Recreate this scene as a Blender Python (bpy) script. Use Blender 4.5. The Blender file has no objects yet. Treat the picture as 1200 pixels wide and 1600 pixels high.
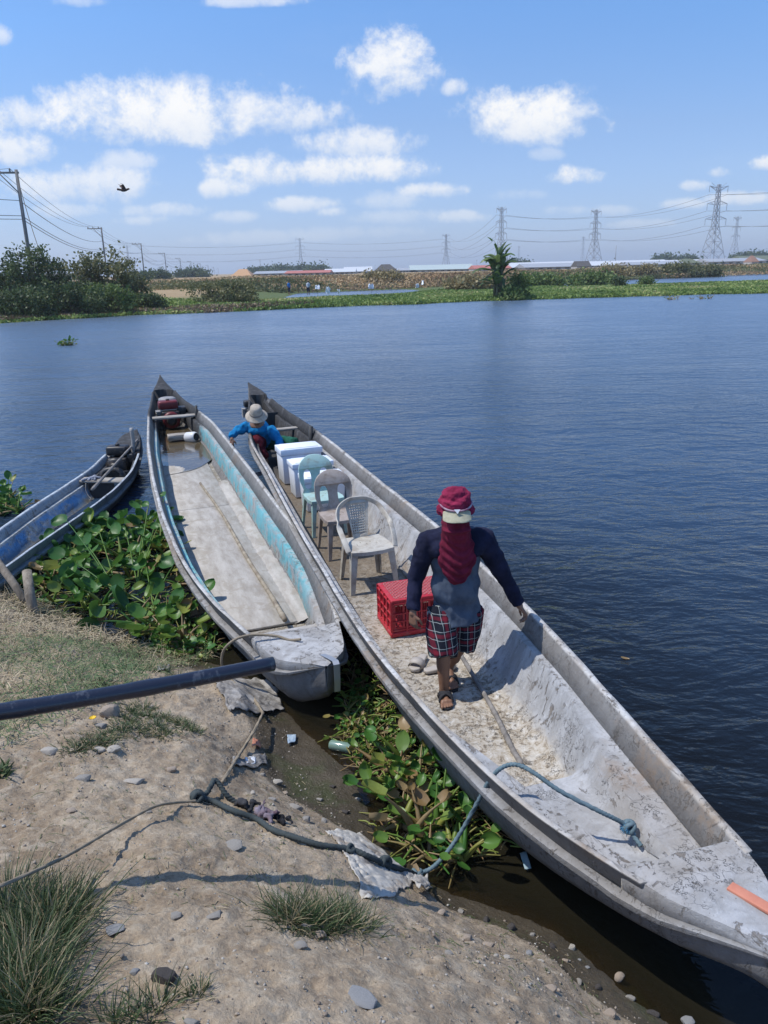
import bpy, math, random
import numpy as np
from mathutils import Vector, Matrix, Euler, noise as mnoise

random.seed(7); rng = np.random.default_rng(7)
PI = math.pi; R = math.radians
SC = bpy.context.scene; COL = SC.collection

# ------------------------------------------------------------------ camera
CZ = 3.1; PITCH = R(17.5); ROLL = R(1.4); FPX = 1200.0
cam_d = bpy.data.cameras.new('camera'); cam = bpy.data.objects.new('camera', cam_d); COL.objects.link(cam)
cam_d.sensor_fit = 'VERTICAL'; cam_d.sensor_height = 24.0; cam_d.lens = FPX * 24.0 / 1600.0
cam_d.clip_start = 0.05; cam_d.clip_end = 20000
_f = np.array([0, math.cos(PITCH), -math.sin(PITCH)]); _r = np.array([1., 0, 0]); _u = np.cross(_r, _f)
CR = _r * math.cos(ROLL) - _u * math.sin(ROLL); CU = _u * math.cos(ROLL) + _r * math.sin(ROLL); CF = _f
m = Matrix.Identity(4)
for i in range(3):
    m[i][0] = CR[i]; m[i][1] = CU[i]; m[i][2] = -CF[i]
m[2][3] = CZ
cam.matrix_world = m
SC.camera = cam

# ------------------------------------------------------------------ light and sky
SUN_EL = R(62); SHADOW_AZ = (0.998, 0.06)          # where shadows point on the ground
W = bpy.data.worlds.new("World"); SC.world = W; W.use_nodes = True
sun_d = bpy.data.lights.new('sun', 'SUN'); sun_d.energy = 4.3; sun_d.angle = R(0.5); sun_d.color = (1, .965, .9)
sun = bpy.data.objects.new('sun', sun_d); COL.objects.link(sun)
_d = Vector((SHADOW_AZ[0] * math.cos(SUN_EL), SHADOW_AZ[1] * math.cos(SUN_EL), -math.sin(SUN_EL)))
sun.rotation_euler = _d.to_track_quat('-Z', 'Y').to_euler(); sun.location = (-20, -5, 40)
SC.view_settings.view_transform = 'Standard'; SC.view_settings.look = 'None'
SC.view_settings.exposure = 0.0; SC.view_settings.gamma = 1.0; SC.view_settings.use_curve_mapping = False
SC.cycles.max_bounces = 8; SC.cycles.transparent_max_bounces = 12
SC.cycles.use_denoising = True

class NT:
    """small node-tree writer"""
    def __init__(s, nt): s.nt = nt; s.n = nt.nodes; s.l = nt.links
    def add(s, t, **k):
        n = s.n.new(t)
        for a, b in k.items(): setattr(n, a, b)
        return n
    def put(s, sock, v):
        if isinstance(v, bpy.types.NodeSocket): s.l.new(v, sock)
        elif v is not None:
            if isinstance(v, (tuple, list)) and len(v) == 3 and sock.type == 'RGBA': v = (*v, 1)
            sock.default_value = v
    def math(s, op, a, b=None, c=None, clamp=False):
        n = s.add('ShaderNodeMath', operation=op); n.use_clamp = clamp
        s.put(n.inputs[0], a)
        if b is not None: s.put(n.inputs[1], b)
        if c is not None: s.put(n.inputs[2], c)
        return n.outputs[0]
    def vmath(s, op, a, b):
        n = s.add('ShaderNodeVectorMath', operation=op); s.put(n.inputs[0], a); s.put(n.inputs[1], b); return n.outputs[0]
    def mix(s, f, a, b, blend='MIX'):
        n = s.add('ShaderNodeMix', data_type='RGBA', blend_type=blend); s.put(n.inputs[0], f); s.put(n.inputs[6], a); s.put(n.inputs[7], b)
        return n.outputs[2]
    def sm(s, v, a, b, o0=0., o1=1.):
        n = s.add('ShaderNodeMapRange', interpolation_type='SMOOTHSTEP'); s.put(n.inputs[0], v)
        for i, q in enumerate((a, b, o0, o1)): s.put(n.inputs[i + 1], q)
        return n.outputs[0]
    def co(s, scale=(1, 1, 1), kind='Object', loc=(0, 0, 0)):
        tc = s.add('ShaderNodeTexCoord'); mp = s.add('ShaderNodeMapping'); s.put(mp.inputs[3], scale); s.put(mp.inputs[1], loc)
        s.l.new(tc.outputs[kind], mp.inputs[0]); return mp.outputs[0]
    def noise(s, vec, scale=5, detail=4, rough=.55, dist=0., col=False):
        n = s.add('ShaderNodeTexNoise'); s.put(n.inputs['Vector'], vec); s.put(n.inputs['Scale'], scale)
        s.put(n.inputs['Detail'], detail); s.put(n.inputs['Roughness'], rough); s.put(n.inputs['Distortion'], dist)
        return n.outputs['Color' if col else 'Fac']
    def vor(s, vec, scale=5, feature='F1', rand=1., out='Distance'):
        n = s.add('ShaderNodeTexVoronoi', feature=feature); s.put(n.inputs['Vector'], vec); s.put(n.inputs['Scale'], scale); s.put(n.inputs['Randomness'], rand)
        return n.outputs[out]
    def ramp(s, f, stops):
        n = s.add('ShaderNodeValToRGB'); e = n.color_ramp.elements
        while len(e) < len(stops): e.new(.5)
        for q, (p, c) in zip(e, stops): q.position = p; q.color = (*c, 1) if len(c) == 3 else c
        s.l.new(f, n.inputs[0]); return n.outputs[0]
    def bump(s, h, strength=.5, dist=.01, normal=None):
        n = s.add('ShaderNodeBump'); s.put(n.inputs['Strength'], strength); s.put(n.inputs['Distance'], dist); s.put(n.inputs['Height'], h)
        if normal is not None: s.put(n.inputs['Normal'], normal)
        return n.outputs[0]
    def sep(s, v):
        n = s.add('ShaderNodeSeparateXYZ'); s.put(n.inputs[0], v); return n.outputs
    def attr(s, name):
        return s.add('ShaderNodeAttribute', attribute_name=name).outputs['Fac']

def material(name, fn=None, color=(.5, .5, .5), rough=.7, metal=0., spec=.4, trans=None):
    mt = bpy.data.materials.new(name); mt.use_nodes = True; t = NT(mt.node_tree)
    b = mt.node_tree.nodes['Principled BSDF']
    b.inputs['Base Color'].default_value = (*color, 1); b.inputs['Roughness'].default_value = rough
    b.inputs['Metallic'].default_value = metal; b.inputs['Specular IOR Level'].default_value = spec
    if fn:
        r = fn(t)
        if 'color' in r: t.put(b.inputs['Base Color'], r['color'])
        if 'rough' in r: t.put(b.inputs['Roughness'], r['rough'])
        if 'normal' in r: t.put(b.inputs['Normal'], r['normal'])
        if 'spec' in r: t.put(b.inputs['Specular IOR Level'], r['spec'])
        if 'sub' in r:
            # thin leaves let some light through
            tr = t.add('ShaderNodeBsdfTranslucent'); t.put(tr.inputs[0], r['color']); mx = t.add('ShaderNodeMixShader'); t.put(mx.inputs[0], r['sub'])
            t.l.new(b.outputs[0], mx.inputs[1]); t.l.new(tr.outputs[0], mx.inputs[2]); t.l.new(mx.outputs[0], mt.node_tree.nodes['Material Output'].inputs[0])
    return mt

def ray(px, py): return (px - 600) / FPX * CR - (py - 800) / FPX * CU + CF
def at(px, py, z):
    d = ray(px, py); t = (z - CZ) / d[2]; return Vector((d[0] * t, d[1] * t, z))
def aty(px, py, y):
    d = ray(px, py); t = y / d[1]; return Vector((d[0] * t, y, CZ + d[2] * t))

# sky: nishita + cumulus laid out by direction (u = x/y, v = z/y, towards +Y)
wt = NT(W.node_tree); W.node_tree.nodes.clear()
sky = wt.add('ShaderNodeTexSky', sky_type='NISHITA'); sky.sun_disc = False
sky.sun_elevation = SUN_EL; sky.sun_rotation = math.atan2(-SHADOW_AZ[0], -SHADOW_AZ[1]); sky.altitude = 0
sky.air_density = 1.0; sky.dust_density = .6; sky.ozone_density = 2.2
gd = wt.add('ShaderNodeTexCoord').outputs['Generated']
sx, sy, sz = wt.sep(gd)[:3]
yy = wt.math('MAXIMUM', sy, .02)
U0 = wt.math('DIVIDE', sx, yy); V0 = wt.math('DIVIDE', sz, yy)
cb = wt.add('ShaderNodeCombineXYZ'); wt.put(cb.inputs[0], U0); wt.put(cb.inputs[1], V0)
n1 = wt.noise(cb.outputs[0], 11, 8, .62, 0.3); n2 = wt.noise(cb.outputs[0], 42, 8, .70)
nz = wt.math('ADD', wt.math('MULTIPLY', wt.math('SUBTRACT', n1, .5), 2.6), wt.math('MULTIPLY', wt.math('SUBTRACT', n2, .5), 1.5))
# (px, py, half width, up, down, density)
CLOUDS = [(255, 185, 185, 52, 36, 1.0), (150, 165, 60, 36, 30, .9), (370, 172, 80, 30, 30, .9), (450, 185, 85, 26, 24, .8), (290, 135, 60, 16, 14, .45),
          (614, 108, 74, 44, 42, .95), (600, 95, 40, 30, 24, .9), (708, 138, 20, 12, 12, .7), (830, 190, 112, 42, 32, 1.1), (790, 180, 50, 30, 24, 1.), (900, 178, 45, 18, 16, .8),
          (30, 238, 60, 30, 24, .8), (15, 182, 60, 24, 20, .8), (-60, 230, 80, 50, 40, .9), (130, 290, 125, 30, 30, .75), (190, 256, 56, 18, 12, .55),
          (550, 228, 110, 24, 20, .8), (500, 268, 180, 26, 22, .95), (410, 262, 60, 22, 20, .9), (590, 264, 80, 18, 16, .9), (345, 295, 50, 16, 16, .8), (675, 298, 60, 12, 12, .75),
          (475, 320, 62, 12, 12, .65), (610, 315, 60, 16, 14, .4), (260, 330, 70, 13, 12, .5), (235, 345, 50, 9, 9, .4), (520, 332, 26, 9, 8, .6), (360, 340, 40, 10, 10, .4),
          (720, 340, 46, 10, 10, .45), (620, 340, 90, 12, 12, .3), (900, 276, 42, 14, 13, .9), (850, 243, 26, 10, 9, .3), (880, 330, 40, 9, 9, .35), (950, 330, 40, 9, 9, .3),
          (1090, 290, 26, 9, 9, .65), (1125, 270, 20, 9, 9, .5), (1190, 256, 26, 12, 11, .85), (1150, 312, 55, 12, 10, .6), (1070, 320, 40, 10, 8, .5),
          (400, 2, 70, 16, 8, .6), (130, 2, 40, 12, 8, .4), (3, 58, 14, 12, 12, .6), (1010, 350, 60, 8, 8, .25), (800, 305, 50, 10, 10, .25), (100, 330, 60, 12, 12, .4), (420, 372, 120, 12, 10, .22), (560, 365, 110, 12, 10, .2)]
acc = None; shade = None
for (px, py, a, bt, bb, dn) in CLOUDS:
    d0 = ray(px, py); u, v = d0[0] / d0[1], d0[2] / d0[1]
    k = math.sqrt(1 + v * v) / FPX * (1.02 + .25 * abs(v))
    du = wt.math('DIVIDE', wt.math('SUBTRACT', U0, u), a * k * 1.15)
    dv = wt.math('SUBTRACT', V0, v)
    dvv = wt.math('MAXIMUM', wt.math('DIVIDE', dv, bt * k * 1.25), wt.math('DIVIDE', dv, -bb * k * 1.05))
    r2 = wt.math('ADD', wt.math('MULTIPLY', du, du), wt.math('MULTIPLY', dvv, dvv))
    val = wt.math('MULTIPLY', wt.math('SUBTRACT', 1.0, r2), 1.0)
    # shape value > 0 is inside; density limits how solid it gets
    msk = wt.sm(wt.math('ADD', val, nz), .20, 1.10, 0, min(1.0, dn))
    sh = wt.math('MULTIPLY', wt.sm(wt.math('ADD', wt.math('DIVIDE', dv, bt * k), wt.math('MULTIPLY', nz, .45)), -.9, .45, 0, 1), msk)
    if acc is None: acc, shade = msk, sh
    else: acc = wt.math('MAXIMUM', acc, msk); shade = wt.math('MAXIMUM', shade, sh)
inside_up = wt.math('MULTIPLY', wt.math('GREATER_THAN', sy, .03), 1.0)
wisp = wt.sm(wt.noise(wt.vmath('MULTIPLY', cb.outputs[0], (1, 3.2, 1)), 2.2, 6, .6), .5, .9, 0, .22)
wisp2 = wt.math('MULTIPLY', wisp, wt.math('MULTIPLY', wt.sm(V0, 0, .1, .3, 1), wt.sm(V0, .2, .42, 1, 0)))
acc = wt.math('MULTIPLY', wt.math('MAXIMUM', acc, wisp2), inside_up)
shn = wt.math('DIVIDE', shade, wt.math('MAXIMUM', acc, .001), clamp=True)
SKY_S = .11
ccol = wt.mix(shn, (6.3, 7.1, 8.5), (9.6, 9.5, 9.3))
hz = wt.sm(V0, -.05, .30, .30, 0)
base = wt.mix(hz, sky.outputs[0], (4.9, 6.1, 8.2))
tint = wt.vmath('ADD', wt.vmath('ADD', (.84, .93, 1.28), wt.mix(wt.math('DIVIDE', V0, .16, clamp=True), (0, 0, 0), (.08, .13, .07))), wt.mix(wt.math('DIVIDE', wt.math('SUBTRACT', V0, .16), .12, clamp=True), (0, 0, 0), (.01, .20, .29)))
base = wt.vmath('MULTIPLY', base, tint)
base = wt.vmath('MULTIPLY', base, wt.mix(wt.sm(V0, .30, .9), (1, 1, 1), (1.25, 1.22, 1.2)))
skycol = wt.mix(wt.math('MULTIPLY', acc, .93), base, ccol)
bg = wt.add('ShaderNodeBackground'); wt.put(bg.inputs[0], skycol); bg.inputs[1].default_value = SKY_S
wo = wt.add('ShaderNodeOutputWorld'); wt.l.new(bg.outputs[0], wo.inputs[0])
W.cycles.sampling_method = 'MANUAL'; W.cycles.sample_map_resolution = 512

# ------------------------------------------------------------------ mesh helpers
def tag(o, label=None, cat=None, group=None, kind=None):
    if label: o['label'] = label
    if cat: o['category'] = cat
    if group: o['group'] = group
    if kind: o['kind'] = kind
    return o
def empty(name, loc=(0, 0, 0), rz=0, label=None, cat=None, group=None):
    o = bpy.data.objects.new(name, None); COL.objects.link(o); o.location = loc; o.rotation_euler = (0, 0, rz); o.empty_display_size = .1
    return tag(o, label, cat, group)
def link(name, me, mt=None, parent=None, smooth=True):
    if mt is not None:
        me.materials.clear()
        for q in (mt if isinstance(mt, (list, tuple)) else [mt]): me.materials.append(q)
    if smooth: me.polygons.foreach_set('use_smooth', [True] * len(me.polygons))
    o = bpy.data.objects.new(name, me); COL.objects.link(o)
    if parent is not None: o.parent = parent
    return o
def np_mesh(name, V, F, attrs=None):
    """V (n,3); F (m,k) array"""
    V = np.asarray(V, np.float32); F = np.asarray(F, np.int32); k = F.shape[1]
    me = bpy.data.meshes.new(name); me.vertices.add(len(V)); me.vertices.foreach_set('co', V.ravel())
    me.loops.add(F.size); me.loops.foreach_set('vertex_index', F.ravel())
    me.polygons.add(len(F)); me.polygons.foreach_set('loop_start', np.arange(0, F.size, k, dtype=np.int32))
    me.update(calc_edges=True)
    for nm, arr in (attrs or {}).items():
        a = me.attributes.new(nm, 'FLOAT', 'POINT'); a.data.foreach_set('value', np.asarray(arr, np.float32))
    return me
class MB:
    """collects pieces into one mesh; keeps a per-vertex 'rnd' value"""
    def __init__(s): s.v = []; s.f = []; s.r = []
    def add(s, V, F, r=0.):
        n = len(s.v); s.v += [tuple(map(float, q)) for q in V]; s.f += [tuple(i + n for i in q) for q in F]
        s.r += [r] * len(V) if np.isscalar(r) else list(r)
    def box(s, c, size, rot=None, taper=1., r=0.):
        hx, hy, hz_ = [q / 2 for q in size]; P = []
        for z, k in ((-hz_, 1), (hz_, taper)):
            for x, y in ((-hx, -hy), (hx, -hy), (hx, hy), (-hx, hy)): P.append(Vector((x * k, y * k, z)))
        if rot is not None:
            M_ = rot if isinstance(rot, Matrix) else Euler(rot).to_matrix()
            P = [M_ @ q for q in P]
        c = Vector(c); P = [q + c for q in P]
        s.add(P, [(0, 3, 2, 1), (4, 5, 6, 7), (0, 1, 5, 4), (1, 2, 6, 5), (2, 3, 7, 6), (3, 0, 4, 7)], r)
    def bar(s, a, b, w, h=None, r=0.):
        a = Vector(a); b = Vector(b); d = b - a; q = d.to_track_quat('Z', 'Y').to_matrix()
        s.box((a + b) / 2, (w, h or w, d.length), q, r=r)
    def tube(s, pts, rad, n=8, cap=True, r=0., twist=0., lobes=0, amp=.0):
        pts = [Vector(p) for p in pts]; m_ = len(pts)
        rad = [rad] * m_ if np.isscalar(rad) else rad
        V = []; F = []; up = None; L = 0
        for i, p in enumerate(pts):
            t = (pts[min(i + 1, m_ - 1)] - pts[max(i - 1, 0)]).normalized()
            if up is None: up = t.orthogonal().normalized()
            up = (up - t * up.dot(t)); up = up.normalized() if up.length > 1e-6 else t.orthogonal().normalized()
            si = t.cross(up)
            if i: L += (p - pts[i - 1]).length
            for k in range(n):
                a = 2 * PI * k / n; rr = rad[i]
                if lobes: rr *= 1 + amp * (abs(math.cos(lobes * .5 * (a + L * twist))) - .6)
                V.append(p + (up * math.cos(a) + si * math.sin(a)) * rr)
        for i in range(m_ - 1):
            for k in range(n):
                F.append((i * n + k, i * n + (k + 1) % n, (i + 1) * n + (k + 1) % n, (i + 1) * n + k))
        if cap: F.append(tuple(range(n))[::-1]); F.append(tuple((m_ - 1) * n + k for k in range(n)))
        s.add(V, F, r)
    def lathe(s, prof, c=(0, 0, 0), n=24, rot=None, r=0.):
        V = []; F = []
        for (rr, z) in prof:
            for k in range(n): V.append(Vector((rr * math.cos(2 * PI * k / n), rr * math.sin(2 * PI * k / n), z)))
        if rot is not None: M_ = Euler(rot).to_matrix(); V = [M_ @ q for q in V]
        V = [q + Vector(c) for q in V]
        for i in range(len(prof) - 1):
            for k in range(n): F.append((i * n + k, i * n + (k + 1) % n, (i + 1) * n + (k + 1) % n, (i + 1) * n + k))
        s.add(V, F, r)
    def mesh(s, name):
        me = bpy.data.meshes.new(name); me.from_pydata(s.v, [], s.f); me.update()
        a = me.attributes.new('rnd', 'FLOAT', 'POINT'); a.data.foreach_set('value', s.r)
        return me
    def build(s, name, mt, parent=None, smooth=True, bevel=0., weld=False):
        o = link(name, s.mesh(name), mt, parent, smooth)
        if bevel: bev(o, bevel)
        return o
def apply(o):
    dg = bpy.context.evaluated_depsgraph_get(); dg.update()
    me = bpy.data.meshes.new_from_object(o.evaluated_get(dg)); old = o.data; o.modifiers.clear(); o.data = me
    if old.users == 0 and isinstance(old, bpy.types.Mesh): bpy.data.meshes.remove(old)
    return o
def bev(o, w=.004, seg=2):
    b = o.modifiers.new('bevel', 'BEVEL'); b.width = w; b.segments = seg; b.limit_method = 'ANGLE'; b.angle_limit = R(35)
    b.harden_normals = False
    for p in o.data.polygons: p.use_smooth = True
    return apply(o)
def spline(pts, n=12):
    """catmull-rom through pts"""
    pts = [Vector(p) for p in pts]; P = [pts[0] * 2 - pts[1]] + pts + [pts[-1] * 2 - pts[-2]]; out = []
    for i in range(1, len(P) - 2):
        p0, p1, p2, p3 = P[i - 1], P[i], P[i + 1], P[i + 2]
        for k in range(n):
            t = k / n
            out.append(.5 * ((2 * p1) + (p2 - p0) * t + (2 * p0 - 5 * p1 + 4 * p2 - p3) * t * t + (3 * p1 - p0 - 3 * p2 + p3) * t ** 3))
    out.append(pts[-1]); return out
def fbm(x, y, sc=1., octv=5, seed=0, gain=.5):
    """vectorised value noise"""
    x = np.asarray(x, float) * sc; y = np.asarray(y, float) * sc; out = np.zeros(np.broadcast(x, y).shape); amp = 1.; tot = 0
    for o in range(octv):
        xi = np.floor(x).astype(np.int64); yi = np.floor(y).astype(np.int64); fx = x - xi; fy = y - yi
        fx = fx * fx * (3 - 2 * fx); fy = fy * fy * (3 - 2 * fy)
        def h(a, b):
            k = (a * 374761393 + b * 668265263 + (seed + o) * 1442695041) & 0xffffffff
            k = ((k ^ (k >> 13)) * 1274126177) & 0xffffffff
            return ((k ^ (k >> 16)) & 0xffff) / 65535.
        v = (h(xi, yi) * (1 - fx) + h(xi + 1, yi) * fx) * (1 - fy) + (h(xi, yi + 1) * (1 - fx) + h(xi + 1, yi + 1) * fx) * fy
        out += amp * (v - .5); tot += amp; amp *= gain; x = x * 2.03 + 17; y = y * 2.03 + 31
    return out / tot * 2
def dup(root, loc, rz=None, label=None, group=None, scale=None):
    c = root.copy(); COL.objects.link(c); c.location = loc
    if rz is not None: c.rotation_euler = (0, 0, rz)
    if label: c['label'] = label
    if group: c['group'] = group
    if scale is not None: c.scale = scale if not np.isscalar(scale) else (scale,) * 3
    for ch in list(root.children):
        k = ch.copy(); COL.objects.link(k); k.parent = c
        for g in ch.children:
            q = g.copy(); COL.objects.link(q); q.parent = k
    return c
def organic(name, prims, mt, parent=None, voxel=.008, smooth=8, noise_amp=0., noise_sc=12., fac=.5, seed=0, stretch=(1, 1, 1)):
    """one continuous surface grown over tapered limbs and ellipsoids"""
    mb = MB()
    for p in prims:
        if p[0] == 'c':
            _, a, ra, b, rb = p; a = Vector(a); b = Vector(b); n = 5; d = (b - a); L = d.length
            pts = [a - d.normalized() * ra * .96]; rr = [ra * .25]
            pts += [a - d.normalized() * ra * .6]; rr += [ra * .8]
            for i in range(n + 1): pts.append(a + d * i / n); rr.append(ra + (rb - ra) * i / n)
            pts += [b + d.normalized() * rb * .6, b + d.normalized() * rb * .96]; rr += [rb * .8, rb * .25]
            mb.tube(pts, rr, 14)
        elif p[0] == 't':
            mb.tube(p[1], p[2], 12)
        else:
            _, c, rad = p[:3]; rot = Euler(p[3]).to_matrix() if len(p) > 3 else Matrix.Identity(3)
            V = []; F = []; nu, nv = 18, 12
            for j in range(nv + 1):
                th = PI * (j + .02) / (nv + .04)
                for i in range(nu):
                    a = 2 * PI * i / nu
                    V.append(rot @ Vector((rad[0] * math.sin(th) * math.cos(a), rad[1] * math.sin(th) * math.sin(a), rad[2] * math.cos(th))) + Vector(c))
            for j in range(nv):
                for i in range(nu): F.append((j * nu + i, (j + 1) * nu + i, (j + 1) * nu + (i + 1) % nu, j * nu + (i + 1) % nu))
            F.append(tuple(range(nu))); F.append(tuple(nv * nu + i for i in range(nu))[::-1])
            mb.add(V, F)
    o = link(name, mb.mesh(name), mt, parent)
    rm = o.modifiers.new('r', 'REMESH'); rm.mode = 'VOXEL'; rm.voxel_size = voxel; rm.use_smooth_shade = True
    if smooth: s_ = o.modifiers.new('s', 'SMOOTH'); s_.iterations = smooth; s_.factor = fac
    apply(o)
    if noise_amp:
        me = o.data; n = len(me.vertices); co = np.zeros(n * 3, np.float32); me.vertices.foreach_get('co', co); co = co.reshape(-1, 3)
        nm = np.array([v.normal[:] for v in me.vertices], np.float32)
        k = np.array([mnoise.turbulence(Vector(c) * noise_sc * 1.0 + Vector((seed, 0, 0)) if stretch == (1, 1, 1) else Vector((c[0] * stretch[0], c[1] * stretch[1], c[2] * stretch[2])) * noise_sc + Vector((seed, 0, 0)), 3, False) for c in co], np.float32)
        co += nm * ((k - k.mean()) * noise_amp)[:, None]; me.vertices.foreach_set('co', co.ravel()); me.update()
    for p in o.data.polygons: p.use_smooth = True
    if not o.data.materials: o.data.materials.append(mt)
    return o
def poly2d(outer, holes=(), thick=.01, name='p', bevel=0.):
    """a flat plate (x,z) with holes, thickness along y"""
    cu = bpy.data.curves.new(name, 'CURVE'); cu.dimensions = '2D'; cu.fill_mode = 'BOTH'; cu.extrude = thick / 2 - bevel; cu.bevel_depth = bevel; cu.bevel_resolution = 1; cu.offset = -bevel
    for ring in [outer] + list(holes):
        sp = cu.splines.new('POLY'); sp.points.add(len(ring) - 1); sp.use_cyclic_u = True
        for i, (x, z) in enumerate(ring): sp.points[i].co = (x, z, 0, 1)
    o = bpy.data.objects.new(name, cu); COL.objects.link(o)
    dg = bpy.context.evaluated_depsgraph_get(); dg.update(); me = bpy.data.meshes.new_from_object(o.evaluated_get(dg))
    bpy.data.objects.remove(o); bpy.data.curves.remove(cu)
    for v in me.vertices: v.co = Vector((v.co.x, v.co.z, v.co.y))
    return me
def ellp(cx, cz, a, b, n=20, p=2., a0=0, a1=2 * PI):
    out = []
    for i in range(n):
        t = a0 + (a1 - a0) * i / n; c, s = math.cos(t), math.sin(t)
        out.append((cx + a * math.copysign(abs(c) ** (2 / p), c), cz + b * math.copysign(abs(s) ** (2 / p), s)))
    return out

# ------------------------------------------------------------------ terrain: the near bank
CP = [(0, 1600, 1.15), (300, 1600, 1.1), (600, 1600, .98), (780, 1600, .74), (930, 1600, .32), (0, 1400, .98), (300, 1400, .88), (480, 1400, .68), (590, 1400, .5), (640, 1400, .36),
      (700, 1470, .44), (800, 1520, .40), (870, 1560, .34), (0, 1250, .84), (200, 1250, .72), (330, 1250, .56), (300, 1150, .48), (420, 1300, .5), (520, 1320, .42), (590, 1345, .33),
      (100, 1100, .6), (250, 1080, .38), (330, 1075, .26), (390, 1110, .12), (0, 1010, .38), (140, 1020, .24), (0, 955, .18), (230, 1040, .16),
      (0, 915, 0), (80, 960, .04), (180, 1002, .0), (290, 1030, .0), (360, 1045, .0), (440, 1105, .0), (500, 1160, .0), (560, 1210, .0), (578, 1262, 0), (600, 1310, -.02), (655, 1370, .0), (740, 1405, .0), (850, 1447, 0), (955, 1525, 0), (1045, 1600, 0),
      (400, 1150, .13), (450, 1200, .06), (420, 1230, .14), (500, 1260, .06), (540, 1290, .07), (700, 1425, .08), (780, 1450, .10), (860, 1490, .10), (930, 1560, .07),
      (600, 1150, -.35), (470, 1040, -.3), (620, 1250, -.22), (700, 1300, -.4), (850, 1380, -.35), (200, 900, -.4), (100, 880, -.35), (1000, 1450, -.5), (1150, 1600, -.5), (650, 1000, -.6), (300, 900, -.5), (520, 1100, -.3)]
PTS = [tuple(at(*c)) for c in CP] + [(0, .2, 1.45), (-2, .2, 1.6), (-5, .5, 1.7), (-6, 3, 1.45), (-9, 3, 1.7), (-7, 6, .6), (-9, 8.5, 0), (1.6, .6, .55), (2.2, 0, .4), (3, .5, -.5), (5, 0, -.9), (4, 3, -1.), (3, 8, -1), (-3, 10, -.9), (-9, 12, -.9), (-6, 9.5, -.5), (0, 10, -1), (-2, -2, 1.9), (2, -2, 1.), (-9, -2, 2.2), (5, -3, -.6)]
PTS = np.array(PTS)
def _tps(P):
    n = len(P); d = np.hypot(P[:, None, 0] - P[None, :, 0], P[:, None, 1] - P[None, :, 1]); K = np.where(d > 0, d * d * np.log(d + 1e-12), 0) + np.eye(n) * .015
    Q = np.c_[np.ones(n), P[:, :2]]; A = np.block([[K, Q], [Q.T, np.zeros((3, 3))]]); return np.linalg.solve(A, np.r_[P[:, 2], 0, 0, 0])
TW = _tps(PTS)
def G0(x, y):
    x = np.asarray(x, float); y = np.asarray(y, float); out = TW[-3] + TW[-2] * x + TW[-1] * y
    for i, p in enumerate(PTS):
        r2 = (x - p[0]) ** 2 + (y - p[1]) ** 2; out = out + TW[i] * .5 * r2 * np.log(r2 + 1e-12)
    return np.clip(out, -1.0, 2.2)
def G(x, y):
    b = G0(x, y); dry = np.clip((b - .02) / .25, 0, 1)
    lump = fbm(x, y, 2.2, 4, 3) * .045 * (.35 + dry); fine = fbm(x, y, 19, 5, 9, .72) * .024 * (.35 + .65 * dry); clod = np.clip(fbm(x, y, 7, 3, 33) - .25, 0, 1) * .05 * np.clip(fbm(x, y, .9, 2, 44) + .25, 0, 1) * dry
    crk = np.abs(fbm(x, y, 5, 3, 21)); crk = -np.clip(.05 - crk, 0, .05) * .28 * dry
    # trodden terraces near the sack
    step = np.clip((b - .10) / .05, 0, 1) * .05 * np.clip((x + 1.3) / .3, 0, 1)
    return b + lump + fine + crk + clod + step
def gh(x, y): return float(G(np.array([x]), np.array([y]))[0])
def atg(px, py, off=0.):
    """the point of the bank under a pixel ray"""
    d = ray(px, py); t = np.linspace(.8, 12, 700); X = d[0] * t; Y = d[1] * t; Z = CZ + d[2] * t; g = np.maximum(G(X, Y), 0) ; i = int(np.argmax(Z < g + off)) ; i = max(i, 1)
    a = (Z[i - 1] - g[i - 1] - off) / max(1e-9, (Z[i - 1] - g[i - 1]) - (Z[i] - g[i])); tt = t[i - 1] + a * (t[i] - t[i - 1])
    x, y = d[0] * tt, d[1] * tt
    return Vector((x, y, max(gh(x, y), 0) + off))

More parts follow.
